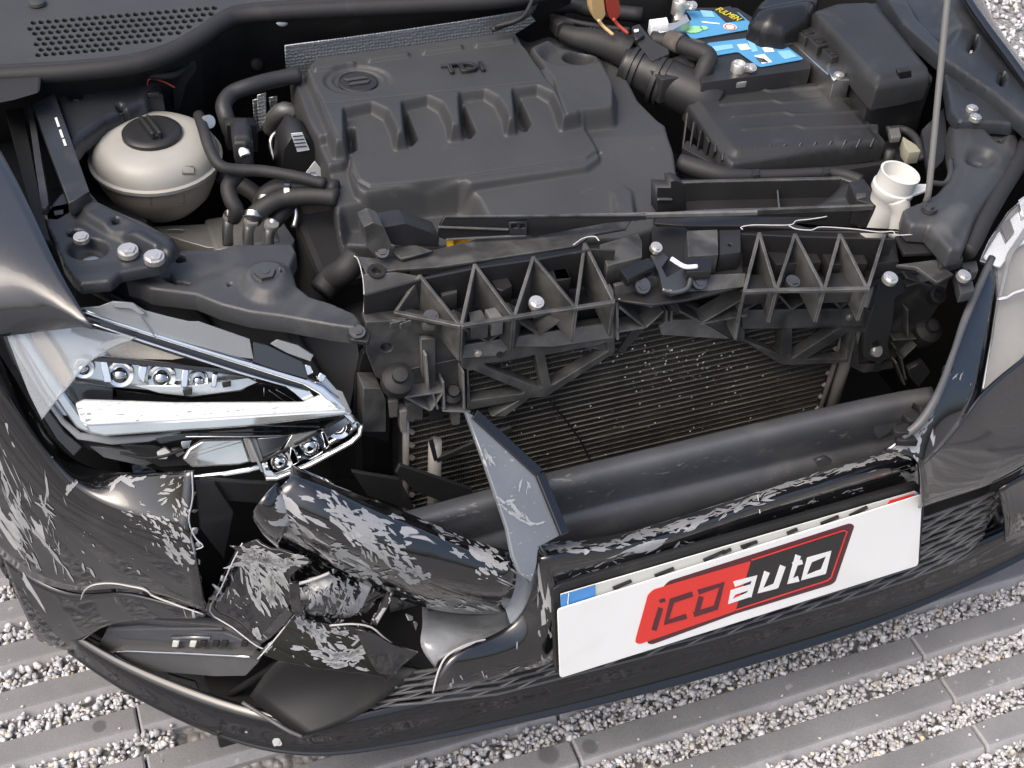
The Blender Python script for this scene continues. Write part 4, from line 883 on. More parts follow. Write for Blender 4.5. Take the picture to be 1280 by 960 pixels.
# --- inner wing on the right
rw = moulded('inner_wing_panel', Z4([(985, 492), (1080, 488), (1170, 490), (1245, 515), (1265, 560), (1255, 620), (1205, 720), (1130, 810), (1090, 870), (1040, 990), (985, 1000), (900, 905), (830, 900), (800, 870), (800, 830), (870, 802), (930, 770), (975, 720), (1000, 660), (985, 570)]), .795, 'frame_coat', car,
    [(Z4([(1000, 500), (1160, 500), (1230, 525), (1240, 600), (1180, 700), (1080, 830), (1000, 930), (930, 880), (1000, 760), (1040, 660)]), .803, .02, 3), (Z4(ell(1100, 655, 56, 34)), .792, .014), (Z4([(1120, 545), (1150, 515), (1215, 545), (1175, 600)]), .79, .012, 2)],
    holes=[Z4(ell(1085, 662, 26, 17)), Z4([(1160, 560), (1200, 548), (1180, 590)]), Z4(ell(1045, 496, 20, 7))], res=.0024, skirt=.02, edge=.006)
prop(rw, 'grey black pressed inner wing panel with holes')
bolt(P(*Z4([(903, 832)])[0], .800), (0, 0, 1), .010, 'steel_dark', rw)
rb = moulded('hinge_bracket', Z4([(960, 285), (1010, 268), (1060, 275), (1110, 310), (1100, 340), (1180, 390), (1275, 455), (1290, 480), (1240, 495), (1190, 490), (1100, 485), (1020, 482), (985, 430), (975, 360)]), .815, 'bay_paint', car, [(Z4(ell(1180, 420, 52, 28)), .803, .01)], holes=[Z4(ell(1080, 350, 34, 10)), Z4(ell(1205, 430, 18, 10))], res=.0024, skirt=.015, edge=.004)
bolt(P(*Z4([(1073, 434)])[0], .818), (0, 0, 1), .0085, 'zinc', rb, hexr=.8); bolt(P(*Z4([(1086, 470)])[0], .818), (0, 0, 1), .0085, 'zinc', rb, hexr=.8)
wr = moulded('wing_flange', Z4([(700, -60), (1040, -60), (1180, 130), (1280, 260), (1400, 480), (1330, 520), (1280, 470), (1150, 360), (960, 230), (800, 90)]), .835, 'bay_paint', car, [(Z4([(760, -60), (880, -60), (1000, 140), (960, 210), (850, 100)]), .82, .02, 3)],
    holes=[Z4([(1062, 200), (1078, 160), (1090, 128), (1098, 150), (1088, 185), (1068, 212)]), Z4([(1182, 335), (1195, 290), (1206, 285), (1206, 310), (1192, 342)])], res=.003, skirt=.02, edge=.005)
prop(wr, 'black painted wing flange with two slots')
tube('wing_edge', PP(Z4([(1030, -80), (1050, -10), (1130, 110), (1230, 245), (1330, 390), (1420, 560)]), [.86, .86, .855, .848, .838, .83]), .007, 'gloss_black', car)
grid('wing', [PP(Z4([(1030, -80), (1060, -10), (1140, 110), (1240, 245), (1340, 390), (1430, 560)]), [.862, .862, .857, .85, .84, .832]), PP(Z4([(1090, -80), (1120, -10), (1190, 110), (1290, 245), (1400, 390), (1500, 560)]), [.83, .83, .825, .82, .81, .80]),
             PP(Z4([(1090, -40), (1130, 40), (1190, 150), (1290, 290), (1400, 430), (1500, 600)]), [.75, .75, .745, .74, .74, .74])], 'fender_paint', car)
we = PP(Z4([(1090, -40), (1130, 40), (1190, 150), (1290, 290), (1400, 430), (1500, 600)]), [.75, .75, .745, .74, .74, .74])
grid('wing_side', [we, [v+np.array([.02, 0, -.06]) for v in we], [v+np.array([.05, .01, -.16]) for v in we]], 'fender_paint', car)
tube('gap_seal', PP(Z4([(1300, 560), (1260, 650), (1190, 760), (1120, 880), (1080, 960), (1050, 1010)]), [.795, .792, .788, .782, .775, .77]), .012, 'rubber', car)
# bonnet stay
ro = np.array(P(1160, 250, .80)); rt = PY(1186, -20, .36); dr = rt-ro
pr_ = tube('bonnet_stay', [P(1190, 245, .79), P(1172, 256, .785), P(1158, 252, .79), ro+dr*.06, ro+dr*.5, ro+dr*1.0, ro+dr*1.6], [.0042]*7, 'stay_steel' if 'stay_steel' in MATS else mat('stay_steel', (.22, .22, .21), .42, metal=.4), car, 12, 6)
prop(pr_, 'thin grey steel bonnet stay rod standing on the right')
# odds and ends between the air box and the inner wing
tube('loom', PP(Z4([(730, 520), (800, 520), (850, 560), (870, 640)]), [.76, .76, .76, .75]), .006, 'rubber', car)
plate('plug', PZ(.765), Z4([(795, 545), (850, 580), (868, 605), (820, 610), (800, 580)]), .02, 'plug_grey' if 'plug_grey' in MATS else mat('plug_grey', (.28, .27, .2), .5), car, r=1)
plate('wing_gusset', PZ(.76), Z4([(870, 520), (960, 430), (975, 560), (960, 640), (900, 700)]), .01, 'bay_paint', car, r=2)
plate('loom_clip', PZ(.765), Z4([(740, 515), (780, 508), (790, 545), (750, 550)]), .01, 'grey_alloy', car, r=1)
tube('wing_lip', PP(Z4([(900, 730), (960, 735), (985, 700), (985, 640)]), [.79, .785, .79, .79]), .004, 'frame_coat', car)
# --- cooler pack behind the beam
RPL = PYp(.285)
rad = plate('radiator', RPL, [(505, 470), (1050, 370), (1050, 640), (505, 760)], .03, 'radiator_core', car)
prop(rad, 'dusty black radiator core with thin pale tubes and stuck debris')
xa, xb = RPL.hit(512, 560)[0], RPL.hit(1028, 480)[0]
zt, zb = .675, .40
nt_ = 28
tm_ = None
for k in range(nt_):
    z = zt-(zt-zb)*k/(nt_-1)
    if tm_ is None:
        o = bar('cooling_tube', (xa, .2835, 0), (xb, .2835, 0), .0026, .0010, 'radiator_tube', rad, bev=.0); tm_ = o.data
    else:
        o = bpy.data.objects.new('cooling_tube', tm_); COL.objects.link(o); o.parent = rad
    o.location = (0, random.uniform(-.0006, .0006), z)
# fine fins between the tubes: far too many to count
vs, fs = [], []
for k in range(nt_-1):
    z1 = zt-(zt-zb)*k/(nt_-1)-.0008; z0 = zt-(zt-zb)*(k+1)/(nt_-1)+.0008
    x = xa
    while x < xb:
        b0 = len(vs); vs += [(x, .2848, z0), (x+.0017, .2820+rs.uniform(0, .001), z0), (x+.0030, .2848, z1), (x+.0013, .2820+rs.uniform(0, .001), z1)]; fs.append((b0, b0+1, b0+2, b0+3)); x += .0034
fn = mesh('cooling_fin', vs, fs, 'radiator_fin' if 'radiator_fin' in MATS else mat('radiator_fin', (.05, .047, .042), .5, metal=.3, var=.3, dust=.35, dcol=(.16, .15, .13), dscale=12), rad); prop(fn, kind='stuff')
vs, fs = [], []
db = random.Random(5)
for k in range(300):     # grit and chips caught in the fins
    if k < 170: px_, py_ = db.gauss(845, 50), db.gauss(455, 22)
    else: px_, py_ = db.uniform(600, 1010), db.uniform(430, 600)
    c = RPL.hit(px_, py_, .0035); s_ = db.choice([.0004, .0006, .0008, .0014])
    b0 = len(vs)
    for q in range(5):
        a = q*1.256+db.uniform(-.3, .3); vs.append(c+np.array([math.cos(a)*s_*db.uniform(.6, 1.4), 0, math.sin(a)*s_*db.uniform(.8, 1.8)]))
    vs.append(c+np.array([0, -s_*.8, 0])); fs += [(b0+q, b0+(q+1) % 5, b0+5) for q in range(5)]
prop(mesh('debris', vs, fs, 'torn_edge', rad), kind='stuff')
for x_, m_ in ((xb+.006, 'tank_alu'), ):
    pass
mat('tank_alu', (.30, .29, .27), .5, metal=.3, dust=.5, dcol=(.2, .19, .17))
for x0, x1, z1 in ((xb+.002, xb+.010, .655), (xb+.014, xb+.034, .66), (xa-.011, xa-.002, .60), (xa+.018, xa+.036, .56)):
    yb = .280 if x0 < xa+.01 or x0 > xb else .262
    tube('end_tank', [(.5*(x0+x1), yb, z1), (.5*(x0+x1), yb, .38)], (x1-x0)/2, 'tank_alu', rad, 14, 0)
for xs in (xb+.0005, xa-.0005):
    for k in range(9):
        z = .62-k*.024; bar('tank_tooth', (xs-.003, .279, z), (xs+.004, .279, z-.006), .004, .006, 'tank_alu', rad, bev=.0)
bar('condenser_strip', PY(545, 575, .255), PY(640, 535, .255), .004, .010, 'black_plastic', car)
bar('condenser_strip', PY(545, 575, .255), PY(538, 548, .255), .004, .006, 'black_plastic', car)
tube('radiator_crack', [RPL.hit(688, 502, .004), RPL.hit(722, 545, .004), RPL.hit(740, 580, .004)], .0012, 'dark', rad)

# --- bumper beam
def PYr(pts, y): return [PY(a, b, y) for a, b in pts]
bx = [(470, 648), (590, 616), (690, 588), (820, 558), (960, 524), (1080, 497), (1130, 487), (1165, 482)]
beam = grid('bumper_beam', [[p+np.array([0, .006, -.06]) for p in PYr(bx, .150)], [p+np.array([0, .004, -.006]) for p in PYr(bx, .150)], PYr(bx, .150), [PY(a+3, b+9, .122) for a, b in bx], [PY(a+6, b+24, .112) for a, b in bx], [PY(a+9, b+47, .122) for a, b in bx], [PY(a+11, b+56, .128) for a, b in bx], [PY(a+13, b+66, .112) for a, b in bx], [PY(a+18, b+100, .110) for a, b in bx], [PY(a+18, b+118, .13) for a, b in bx]], 'beam_paint', car, th=.004)
prop(beam, 'blue grey painted bumper crash beam across the front of the radiator')
plate('beam_end', PYp(.118), zc(880, 460, 3.2, [(680, 235), (720, 205), (790, 150), (820, 140), (800, 200), (740, 260), (700, 285), (685, 270)]), .006, 'beam_paint', beam, r=1)
# --- slam panel: two ribbed plastic boxes with a lattice below them
sl = empty('x'); bpy.data.objects.remove(sl)
LP = PYp(.262, .10)
SL = plate('slam_panel', LP, Z6([(810, 545), (930, 600), (1280, 562), (1437, 525), (1437, 640), (1280, 620), (820, 690)]), .005, 'dusty_plastic', car, off=-.006)
prop(SL, 'broken black plastic slam panel with triangular ribs and lattice')
# left lattice
z53 = lambda p: zc(560, 340, 5.333, p)
plate('lattice', LP, z53([(95, 500), (600, 418), (1105, 345), (1112, 540), (705, 800), (660, 832), (545, 842), (380, 965), (290, 965), (478, 855), (160, 918), (128, 912), (130, 652), (90, 640)]), .018, 'dusty_plastic', SL,
      holes=[z53([(240, 612), (390, 592), (580, 552), (632, 772), (605, 772), (270, 640)]), z53([(648, 556), (1000, 488), (1062, 468), (1066, 528), (700, 752), (686, 745)]), z53([(138, 660), (165, 655), (512, 798), (500, 812), (150, 858)])], r=1.2)
plate('lattice_band', LP, z53([(95, 492), (600, 412), (1105, 338), (1108, 440), (700, 500), (430, 498), (330, 560), (95, 575)]), .004, 'scuffed_plastic', SL, off=.004)
bolt(LP.hit(*z53([(200, 543)])[0], .006), LP.n, .005, 'zinc', SL); bolt(LP.hit(*z53([(345, 553)])[0], .006), LP.n, .004, 'black_plastic', SL)
z5r = lambda p: zc(900, 340, 5.333, p)
plate('lattice', LP, z5r([(150, 262), (950, 240), (1010, 262), (985, 400), (905, 402), (855, 605), (470, 622), (400, 612), (165, 465), (108, 462), (130, 300)]), .018, 'dusty_plastic', SL,
      holes=[z5r([(165, 382), (415, 378), (405, 552), (165, 452)]), z5r([(482, 378), (800, 372), (478, 578)]), z5r([(575, 582), (862, 400), (838, 578)])], r=1.2)
plate('lattice_band', LP, z5r([(150, 258), (960, 242), (960, 362), (480, 372), (150, 376)]), .004, 'dusty_plastic', SL, off=.004)
bolt(LP.hit(*z5r([(862, 302)])[0], .005), LP.n, .0055, 'zinc', SL)
plate('lattice_arm', LP, Z7([(420, 640), (450, 640), (600, 470), (740, 505), (900, 600), (925, 600), (925, 560), (760, 470), (700, 450), (560, 450)]), .016, 'dusty_plastic', SL, off=-.012)
# ribs: zigzag walls standing between the back wall and the front flange
def zig(apex, valley, za, zv, hgt, m_='dusty_plastic', side=(1, 1)):
    pts = []
    for i in range(max(len(apex), len(valley))):
        if i < len(valley): pts.append(('v', valley[i]))
        if i < len(apex): pts.append(('a', apex[i]))
    W = [P(*q, zv if t == 'v' else za) for t, q in pts]
    for i in range(len(W)-1):
        a, b = W[i], W[i+1]; lo = np.array([0, 0, -hgt])
        mesh('rib', [a, b, b+lo, a+lo], [(0, 1, 2, 3)], m_, SL, solid=.0045, soff=0, bevel=.001)
vL = Z6([(555, 480), (820, 535), (1032, 500), (1280, 462)])+[(768, 377)]
aL = Z6([(655, 330), (875, 286), (1110, 256)])+[(731, 303)]
zig(aL, vL, .792, .758, .056)
vR = Z8([(162, 395), (290, 392), (482, 390), (655, 386)])
aR = Z8([(222, 160), (365, 165), (545, 165), (722, 170)])
zig(aR, vR, .776, .752, .054)
# floors, back walls and top flanges
plate('box_floor', PZ(.725), Z6([(430, 500), (555, 485), (820, 540), (1280, 465), (1437, 440), (1437, 200), (1280, 200), (700, 330), (430, 400)]), .003, 'black_plastic', SL)
plate('box_floor', PZ(.718), Z8([(155, 400), (660, 390), (780, 280), (760, 150), (155, 150)]), .003, 'black_plastic', SL)
for q, zz in ((Z6([(430, 410), (660, 345), (880, 300), (1110, 268), (1350, 225), (1437, 230)]), .788), (Z8([(150, 165), (370, 175), (545, 180), (760, 185)]), .772)):
    W = [P(*p, zz) for p in q]; n = len(W)
    mesh('back_wall', W+[v-np.array([0, -.004, .06]) for v in W], [(i, i+1, n+i+1, n+i) for i in range(n-1)], 'black_plastic', SL, solid=.003)
for q, zz in ((Z6([(555, 482), (820, 537), (1032, 502), (1280, 464)])+[(768, 378)], .757), (Z8([(155, 400), (290, 394), (482, 392), (660, 388)]), .751)):
    for i in range(len(q)-1): bar('flange', P(*q[i], zz), P(*q[i+1], zz), .006, .005, 'dusty_plastic', SL)
# small blocks seen inside the boxes
for q, zz, m_ in ((Z6([(640, 385), (700, 380), (705, 410), (650, 412)]), .755, 'dark'), (Z6([(720, 365), (790, 350), (805, 400), (745, 415)]), .76, 'dusty_plastic'), (Z6([(935, 340), (1000, 325), (1025, 375), (985, 395), (960, 385)]), .765, 'black_plastic'), (Z6([(1180, 290), (1230, 285), (1260, 345), (1200, 350)]), .765, 'black_plastic'),
                  (Z7([(130, 285), (205, 275), (235, 345), (160, 360)]), .765, 'black_plastic'), (Z8([(250, 235), (440, 225), (470, 280), (290, 290)]), .745, 'black_plastic'), (Z8([(470, 240), (630, 225), (655, 285), (500, 290)]), .745, 'black_plastic'), (Z8([(690, 240), (760, 230), (780, 275), (690, 285)]), .745, 'black_plastic'),
                  (Z8([(165, 330), (280, 330), (280, 385), (165, 390)]), .74, 'black_plastic'), (Z8([(500, 325), (600, 318), (640, 380), (490, 385)]), .735, 'box_plastic'), (Z6([(850, 480), (900, 470), (930, 520), (860, 528)]), .752, 'dusty_plastic'), (Z6([(915, 470), (960, 460), (990, 505), (945, 515)]), .752, 'scuffed_plastic')):
    plate('box_web', PZ(zz), q, .025, m_, SL, r=.8)
for q, zz, m_ in ((Z6([(1122, 442)]), .764, 'zinc'), (Z8([(355, 358)]), .75, 'steel_dark'), (Z6([(700, 498)]), .757, 'steel_dark')):
    bolt(P(*q[0], zz), (0, -.3, 1), .0095, m_, SL, hexr=.7)
plate('bolt_tab', PZ(.759), Z6([(1095, 460), (1150, 430), (1185, 480), (1110, 500)]), .004, 'black_plastic', SL, r=1)
# lower zigzag between the flange and the lattice
for lo, hi, a in ((Z6([(930, 602), (1135, 572)]), Z6([(822, 545), (1040, 512), (1278, 472)]), 0), (Z8([(160, 475), (350, 470), (545, 465), (632, 470)]), Z8([(290, 402), (478, 396), (650, 392)]), 1)):
    A = [LP.hit(*p, .010) for p in lo]; B = [LP.hit(*p, .016) for p in hi]; seq = []
    for i in range(max(len(A), len(B))):
        if a:
            if i < len(A): seq.append(A[i])
            if i < len(B): seq.append(B[i])
        else:
            if i < len(B): seq.append(B[i])
            if i < len(A): seq.append(A[i])
    for i in range(len(seq)-1):
        dd = np.array([0, .035, 0]); mesh('rib', [seq[i], seq[i+1], seq[i+1]+dd, seq[i]+dd], [(0, 1, 2, 3)], 'dusty_plastic', SL, solid=.003, soff=0)
plate('lower_web', PYp(.295), Z6([(820, 530), (1437, 420), (1437, 530), (820, 620)]), .003, 'dark', SL); plate('lower_web', PYp(.295), Z8([(150, 390), (660, 380), (660, 490), (150, 490)]), .003, 'dark', SL)
for x in (770, 924):       # end walls of the boxes
    q = ((x, 378), (x+1, 425)) if x == 770 else ((x+6, 360), (x-6, 425))
    A = LP.hit(*q[0], .012); B = LP.hit(*q[1], .012); dd = np.array([0, .05, .012]); mesh('end_wall', [A, B, B+dd, A+dd*1.2], [(0, 1, 2, 3)], 'scuffed_plastic', SL, solid=.003)
# centre: latch tray
plate('latch_tray', PZ(.742), Z7([(410, 430), (410, 360), (560, 330), (560, 140), (690, 130), (700, 150), (920, 160), (925, 380), (700, 430), (560, 450)]), .004, 'black_plastic', SL)
tb = plate('tray_block', PZ(.772), Z7([(350, 210), (505, 165), (520, 200), (520, 260), (380, 295)]), .03, 'dusty_plastic', SL, r=.8)
plate('tray_block', PZ(.775), Z7([(700, 155), (822, 150), (826, 250), (705, 258)]), .03, 'dusty_plastic', SL, r=.8)
plate('tray_block', PZ(.77), Z7([(830, 152), (915, 150), (915, 240), (830, 250)]), .03, 'black_plastic', SL, holes=[Z7(ell(872, 212, 8, 6))], r=.8)
for q, zz in ((Z7([(412, 375), (560, 338), (590, 345), (600, 430), (570, 440), (415, 430)]), .757), (Z7([(710, 335), (935, 325), (930, 380), (715, 405), (700, 425), (680, 420)]), .757)):
    plate('latch_plate', Plane(P(*q[0], zz), P(*q[1], zz), P(*q[-1], zz-.02)), q, .006, 'dusty_plastic', SL, r=1)
for q in Z7([(522, 375), (748, 357)]): bolt(P(*q, .757), (0, -.7, .7), .0105, 'steel_dark', SL, hexr=.6, h=.004)
lt_ = plate('bonnet_latch', PZ(.762), Z7([(552, 250), (600, 238), (628, 262), (600, 300), (620, 340), (690, 300), (715, 330), (690, 380), (640, 395), (600, 380), (585, 320)]), .01, 'steel_dark', car, r=1)
prop(lt_, 'black steel bonnet latch with a white lever in the middle of the slam panel')
bolt(P(*Z7([(577, 222)])[0], .77), (0, -.4, .9), .008, 'zinc', lt_); tube('latch_post', [P(*Z7([(577, 225)])[0], .77), P(*Z7([(580, 260)])[0], .755)], .004, 'steel', lt_, 10, 0)
tube('latch_lever', PP(Z7([(636, 266), (690, 298), (740, 298)]), [.785, .78, .778]), .003, 'print_white', lt_)
tube('latch_hook', PP(Z7([(600, 390), (650, 400), (700, 385), (715, 345)]), [.76, .758, .76, .765]), .0035, 'steel_dark', lt_)
plate('latch_cover', PZ(.776), Z7([(430, 310), (545, 262), (572, 285), (565, 300), (462, 350)]), .012, 'gloss_plastic', lt_, r=1)
plate('latch_cover', PZ(.776), Z7([(690, 275), (720, 255), (800, 265), (798, 318), (700, 320)]), .012, 'gloss_plastic', lt_, r=1)
for q in (Z7([(420, 440), (520, 520)]), Z7([(520, 520), (590, 455)]), Z7([(660, 455), (745, 500)]), Z7([(745, 500), (925, 395)]), Z7([(415, 535), (520, 518)]), Z7([(740, 505), (925, 470)]), Z7([(605, 455), (602, 505)]), Z7([(625, 455), (622, 505)])):
    bar('rib', LP.hit(*q[0], .006), LP.hit(*q[1], .006), .003, .024, 'dusty_plastic', SL, up=(0, 1, .1))
plate('centre_gusset', LP, Z7([(590, 540), (620, 515), (740, 508), (880, 590), (600, 572)]), .006, 'scuffed_plastic', SL, off=-.01)
tube('scraped_edge', [LP.hit(*p, .016) for p in Z7([(425, 432), (470, 432), (560, 455)])], .0022, 'torn_edge', SL)
# top flange towards the engine, with pale fractured edges
tf = plate('top_flange', PZ(.782), Z6([(390, 255), (430, 300), (440, 330), (560, 310), (720, 300), (1120, 240), (1280, 215), (1340, 170), (1480, 145), (1500, 110), (1100, 130), (700, 235), (480, 265)]), .004, 'dusty_plastic', SL)
plate('top_flange', PZ(.765), Z8([(-190, 100), (0, 95), (490, 100), (350, 125), (440, 148), (730, 155), (150, 135), (-60, 135), (-200, 125)]), .004, 'black_plastic', SL)
plate('flange_left', Plane(P(*Z6([(430, 330)])[0], .785), P(*Z6([(560, 310)])[0], .785), P(*Z6([(440, 520)])[0], .745)), Z6([(425, 330), (560, 320), (650, 335), (555, 480), (540, 515), (435, 525), (432, 400)]), .005, 'dusty_plastic', SL)
plate('flange_left', PZ(.79), Z6([(555, 215), (640, 212), (710, 235), (580, 265), (545, 240)]), .004, 'dusty_plastic', SL)
tube('torn_rim', PP(Z8([(155, 150), (150, 140), (200, 132), (340, 132), (370, 115), (430, 108), (492, 98)]), .781), .0007, 'torn_edge', SL)
tube('torn_rim', PP(Z8([(340, 135), (370, 148), (430, 152), (470, 140), (600, 148), (700, 160), (755, 158), (770, 172), (830, 170), (880, 165)]), .780), .0007, 'torn_edge', SL)
tube('torn_rim', PP(Z6([(392, 255), (408, 270), (425, 330), (432, 400), (430, 520)]), [.785, .785, .785, .77, .75]), .0006, 'torn_edge', SL)
tube('torn_rim', PP(Z7([(245, 212), (285, 185), (330, 178), (348, 195)]), .798), .0007, 'torn_edge', SL)
post = plate('latch_post', PYp(.36), Z6([(430, 140), (470, 120), (510, 135), (540, 205), (535, 250), (480, 260), (440, 215)]), .03, 'dusty_plastic', SL, r=2); bolt(P(*Z6([(503, 238)])[0], .80), (0, -.5, .8), .009, 'steel_dark', SL)
plate('latch_post', PYp(.375), Z6([(510, 140), (600, 125), (735, 175), (730, 220), (560, 215), (520, 200)]), .03, 'black_plastic', SL, r=2)
lathe('flange_eye', P(*Z6([(482, 318)])[0], .784), (0, -.2, 1), [(.011, 0), (.011, .002), (.006, .002), (.005, .0)], 'black_plastic', SL, 18)
# left upright and right upright
UL = PYp(.275, .05)
up1 = plate('upright', UL, Z6([(440, 520), (560, 515), (620, 500), (800, 540), (822, 600), (830, 700), (850, 860), (690, 860), (600, 800), (480, 740), (440, 640)]), .02, 'dusty_plastic', car, off=-.004, holes=[Z6(ell(522, 622, 24, 18))], r=1.2)
prop(up1, 'cracked black plastic upright between headlight and radiator')
plate('upright_pad', UL, Z6([(660, 590), (715, 585), (720, 770), (690, 790), (665, 740)]), .008, 'dusty_plastic', up1, off=.008)
bar('upright_rib', UL.hit(*Z6([(675, 640)])[0], .012), UL.hit(*Z6([(685, 780)])[0], .012), .003, .012, 'scuffed_plastic', up1, up=(0, 1, 0))
for q in (((590, 800), (690, 855)), ((690, 855), (740, 780)), ((700, 790), (720, 850)), ((590, 800), (740, 778)), ((740, 740), (745, 850)), ((820, 700), (825, 850)), ((740, 855), (850, 860))):
    bar('upright_rib', UL.hit(*Z6([q[0]])[0], .004), UL.hit(*Z6([q[1]])[0], .004), .003, .02, 'scuffed_plastic', up1, up=(0, 1, .1))
lathe('rubber_mount', UL.hit(*Z6([(570, 745)])[0], .012), (0, -.5, .85), [(.020, -.02), (.020, 0), (.016, .004), (.009, .006), (.009, .016), (.002, .017)], 'rubber', up1, 24)
lathe('rubber_mount', UL.hit(*Z6([(785, 805)])[0], .004), (0, -.5, .85), [(.013, -.01), (.013, 0), (.007, .004), (.007, .012), (.002, .012)], 'rubber', up1, 20)
plate('hex_boss', PZ(.752), Z6([(650, 490), (690, 478), (730, 485), (745, 505), (715, 525), (670, 525)]), .012, 'dusty_plastic', up1, r=1)
for x in (0, 40, 80, 120): bar('upright_rib', P(*Z6([(455+x, 525+x*.1)])[0], .75), P(*Z6([(560+x*.5, 520)])[0], .75), .002, .008, 'dusty_plastic', up1)
plate('side_panel', PYp(.31), Z6([(425, 650), (440, 640), (500, 760), (540, 900), (530, 1000), (380, 960), (400, 760)]), .01, 'black_plastic', up1)
plate('foam_block', PYp(.27), Z6([(430, 785), (500, 785), (520, 830), (520, 960), (430, 960)]), .03, 'dusty_plastic', up1, r=1.5)
bolt(P(*Z6([(405, 560)])[0], .755), (0, -.3, 1), .010, 'steel_dark', up1)
plate('bolt_plate', PZ(.75), Z6([(360, 550), (430, 540), (460, 560), (450, 600), (375, 590)]), .006, 'black_plastic', up1, r=2)
for (x, y, w_, h_, m_) in ((530, 840, 40, 60, 'plug_grey2'), (600, 850, 70, 60, 'dusty_plastic'), (690, 860, 60, 50, 'black_plastic'), (575, 880, 30, 80, 'tank_alu'), (780, 880, 40, 50, 'plug_grey2')):
    if m_ not in MATS: mat(m_, (.10, .098, .09), .55, dust=.4)
    plate('broken_clip', PYp(.27), Z6([(x, y), (x+w_, y-6), (x+w_-4, y+h_), (x+6, y+h_+4)]), .015, m_, up1, r=1)
UR = PYp(.272, .05)
up2 = plate('upright', UR, Z8([(650, 330), (960, 315), (985, 330), (960, 420), (870, 560), (840, 600), (700, 720), (625, 720), (570, 680), (600, 560), (640, 480)]), .02, 'dusty_plastic', car, off=-.004, r=1.2)
prop(up2, 'black plastic upright with long bracket beside the crash beam end')
plate('strap', UR, Z8([(700, 345), (790, 340), (805, 400), (765, 420), (755, 520), (735, 610), (745, 655), (700, 690), (640, 660), (645, 560), (685, 430)]), .01, 'frame_coat', up2, off=.012, r=1.5)
bolt(P(*Z8([(745, 345)])[0], .754), (0, -.3, 1), .010, 'zinc', up2, hexr=.6); bolt(UR.hit(*Z8([(690, 635)])[0], .014), (0, -.7, .6), .0095, 'zinc', up2)
plate('strap_window', UR, Z8([(672, 600), (700, 598), (700, 615), (675, 618)]), .003, 'dark', up2, off=.014)
plate('foot', UR, Z8([(610, 560), (620, 690), (755, 680), (760, 705), (640, 725), (590, 700)]), .012, 'dusty_plastic', up2, off=.002)
for q in (((800, 330), (900, 365)), ((800, 365), (940, 325)), ((805, 460), (808, 570)), ((750, 580), (840, 575)), ((755, 610), (790, 655)), ((840, 600), (790, 650)), ((760, 670), (795, 760)), ((780, 650), (800, 740))):
    bar('upright_rib', UR.hit(*Z8([q[0]])[0], .006), UR.hit(*Z8([q[1]])[0], .006), .003, .014, 'dusty_plastic', up2, up=(0, 1, .1))
lathe('rubber_mount', UR.hit(*Z8([(900, 545)])[0], .004), (0, -.5, .85), [(.021, -.03), (.021, 0), (.016, .004), (.010, .006), (.009, .014), (.002, .015)], 'rubber', up2, 24)
lathe('eye', UR.hit(*Z8([(935, 412)])[0], .003), (0, -.6, .7), [(.013, -.01), (.013, .002), (.008, .003), (.007, -.004)], 'black_plastic', up2, 20)
plate('upright_tab', PZ(.757), Z8([(770, 290), (930, 270), (960, 300), (1000, 330), (930, 360), (850, 300)]), .006, 'dusty_plastic', up2)
plate('upright_tab', PZ(.765), Z8([(765, 175), (880, 165), (930, 200), (925, 240), (800, 245)]), .006, 'black_plastic', up2, r=1)
for (x, y) in ((965, 265), (1000, 255), (1035, 335), (1060, 300), (1045, 380)):
    plate('wing_bracket_tab', PZ(.765 if y < 300 else .75), Z8([(x-30, y-18), (x+30, y-26), (x+38, y+14), (x-18, y+28)]), .015, 'frame_coat', up2, r=1.5)
bolt(P(*Z8([(1040, 335)])[0], .765), (0, -.3, 1), .009, 'zinc', up2)
plate('headlight_bracket', PYp(.24), Z8([(820, 710), (880, 680), (905, 720), (860, 780), (830, 750)]), .01, 'black_plastic', up2)
# loose broken strip lying across the slam panel (not fixed to anything any more)
strip = plate('broken_trim_strip', Plane(P(*Z6([(730, 140)])[0], .80), P(*Z7([(690, 95)])[0], .80), P(*Z6([(730, 185)])[0], .785)), Z6([(755, 98), (1010, 105), (1090, 105), (1280, 100), (1500, 95), (1560, 92), (1560, 112), (1400, 125), (1110, 180), (1080, 172), (760, 192), (728, 180), (732, 140)]), .006, 'gloss_plastic', None, off=.006)
prop(strip, 'broken glossy black plastic strip lying loose between engine cover and radiator support', 'trim strip')
for q in (((755, 98), (1560, 92)), ((730, 140), (1010, 150)), ((760, 190), (1080, 174))):
    a, b = [Plane(P(*Z6([(730, 140)])[0], .80), P(*Z7([(690, 95)])[0], .80), P(*Z6([(730, 185)])[0], .785)).hit(*Z6([p])[0], .0075) for p in q]
    bar('edge_bead', a, b, .003, .003, 'dusty_plastic', strip)
plate('clip', Plane(P(*Z6([(730, 140)])[0], .80), P(*Z7([(690, 95)])[0], .80), P(*Z6([(730, 185)])[0], .785)), Z6([(1012, 122), (1085, 118), (1085, 172), (1015, 172)]), .004, 'black_plastic', strip, off=.010, holes=[Z6([(1022, 130), (1045, 129), (1045, 145), (1022, 146)]), Z6([(1055, 129), (1076, 128), (1076, 145), (1055, 145)])])
bar('rear_channel', P(*Z7([(420, 100)])[0], .79), P(*Z8([(680, 60)])[0], .765), .004, .008, 'dusty_plastic', SL)
bar('rear_channel', P(*Z7([(0, 105)])[0], .795), P(*Z7([(980, 82)])[0], .785), .005, .006, 'scuffed_plastic', SL)
lathe('dipstick_ring', P(*Z6([(818, 205)])[0], .772), (0, -.6, .7), [(.017, -.002), (.018, 0), (.017, .003), (.010, .003), (.010, -.002)], 'yellow', car, 22)
tube('tank_hose', PP(Z6([(260, 400), (300, 350), (360, 310), (400, 260)]), [.70, .71, .73, .74]), .017, 'rubber', car)
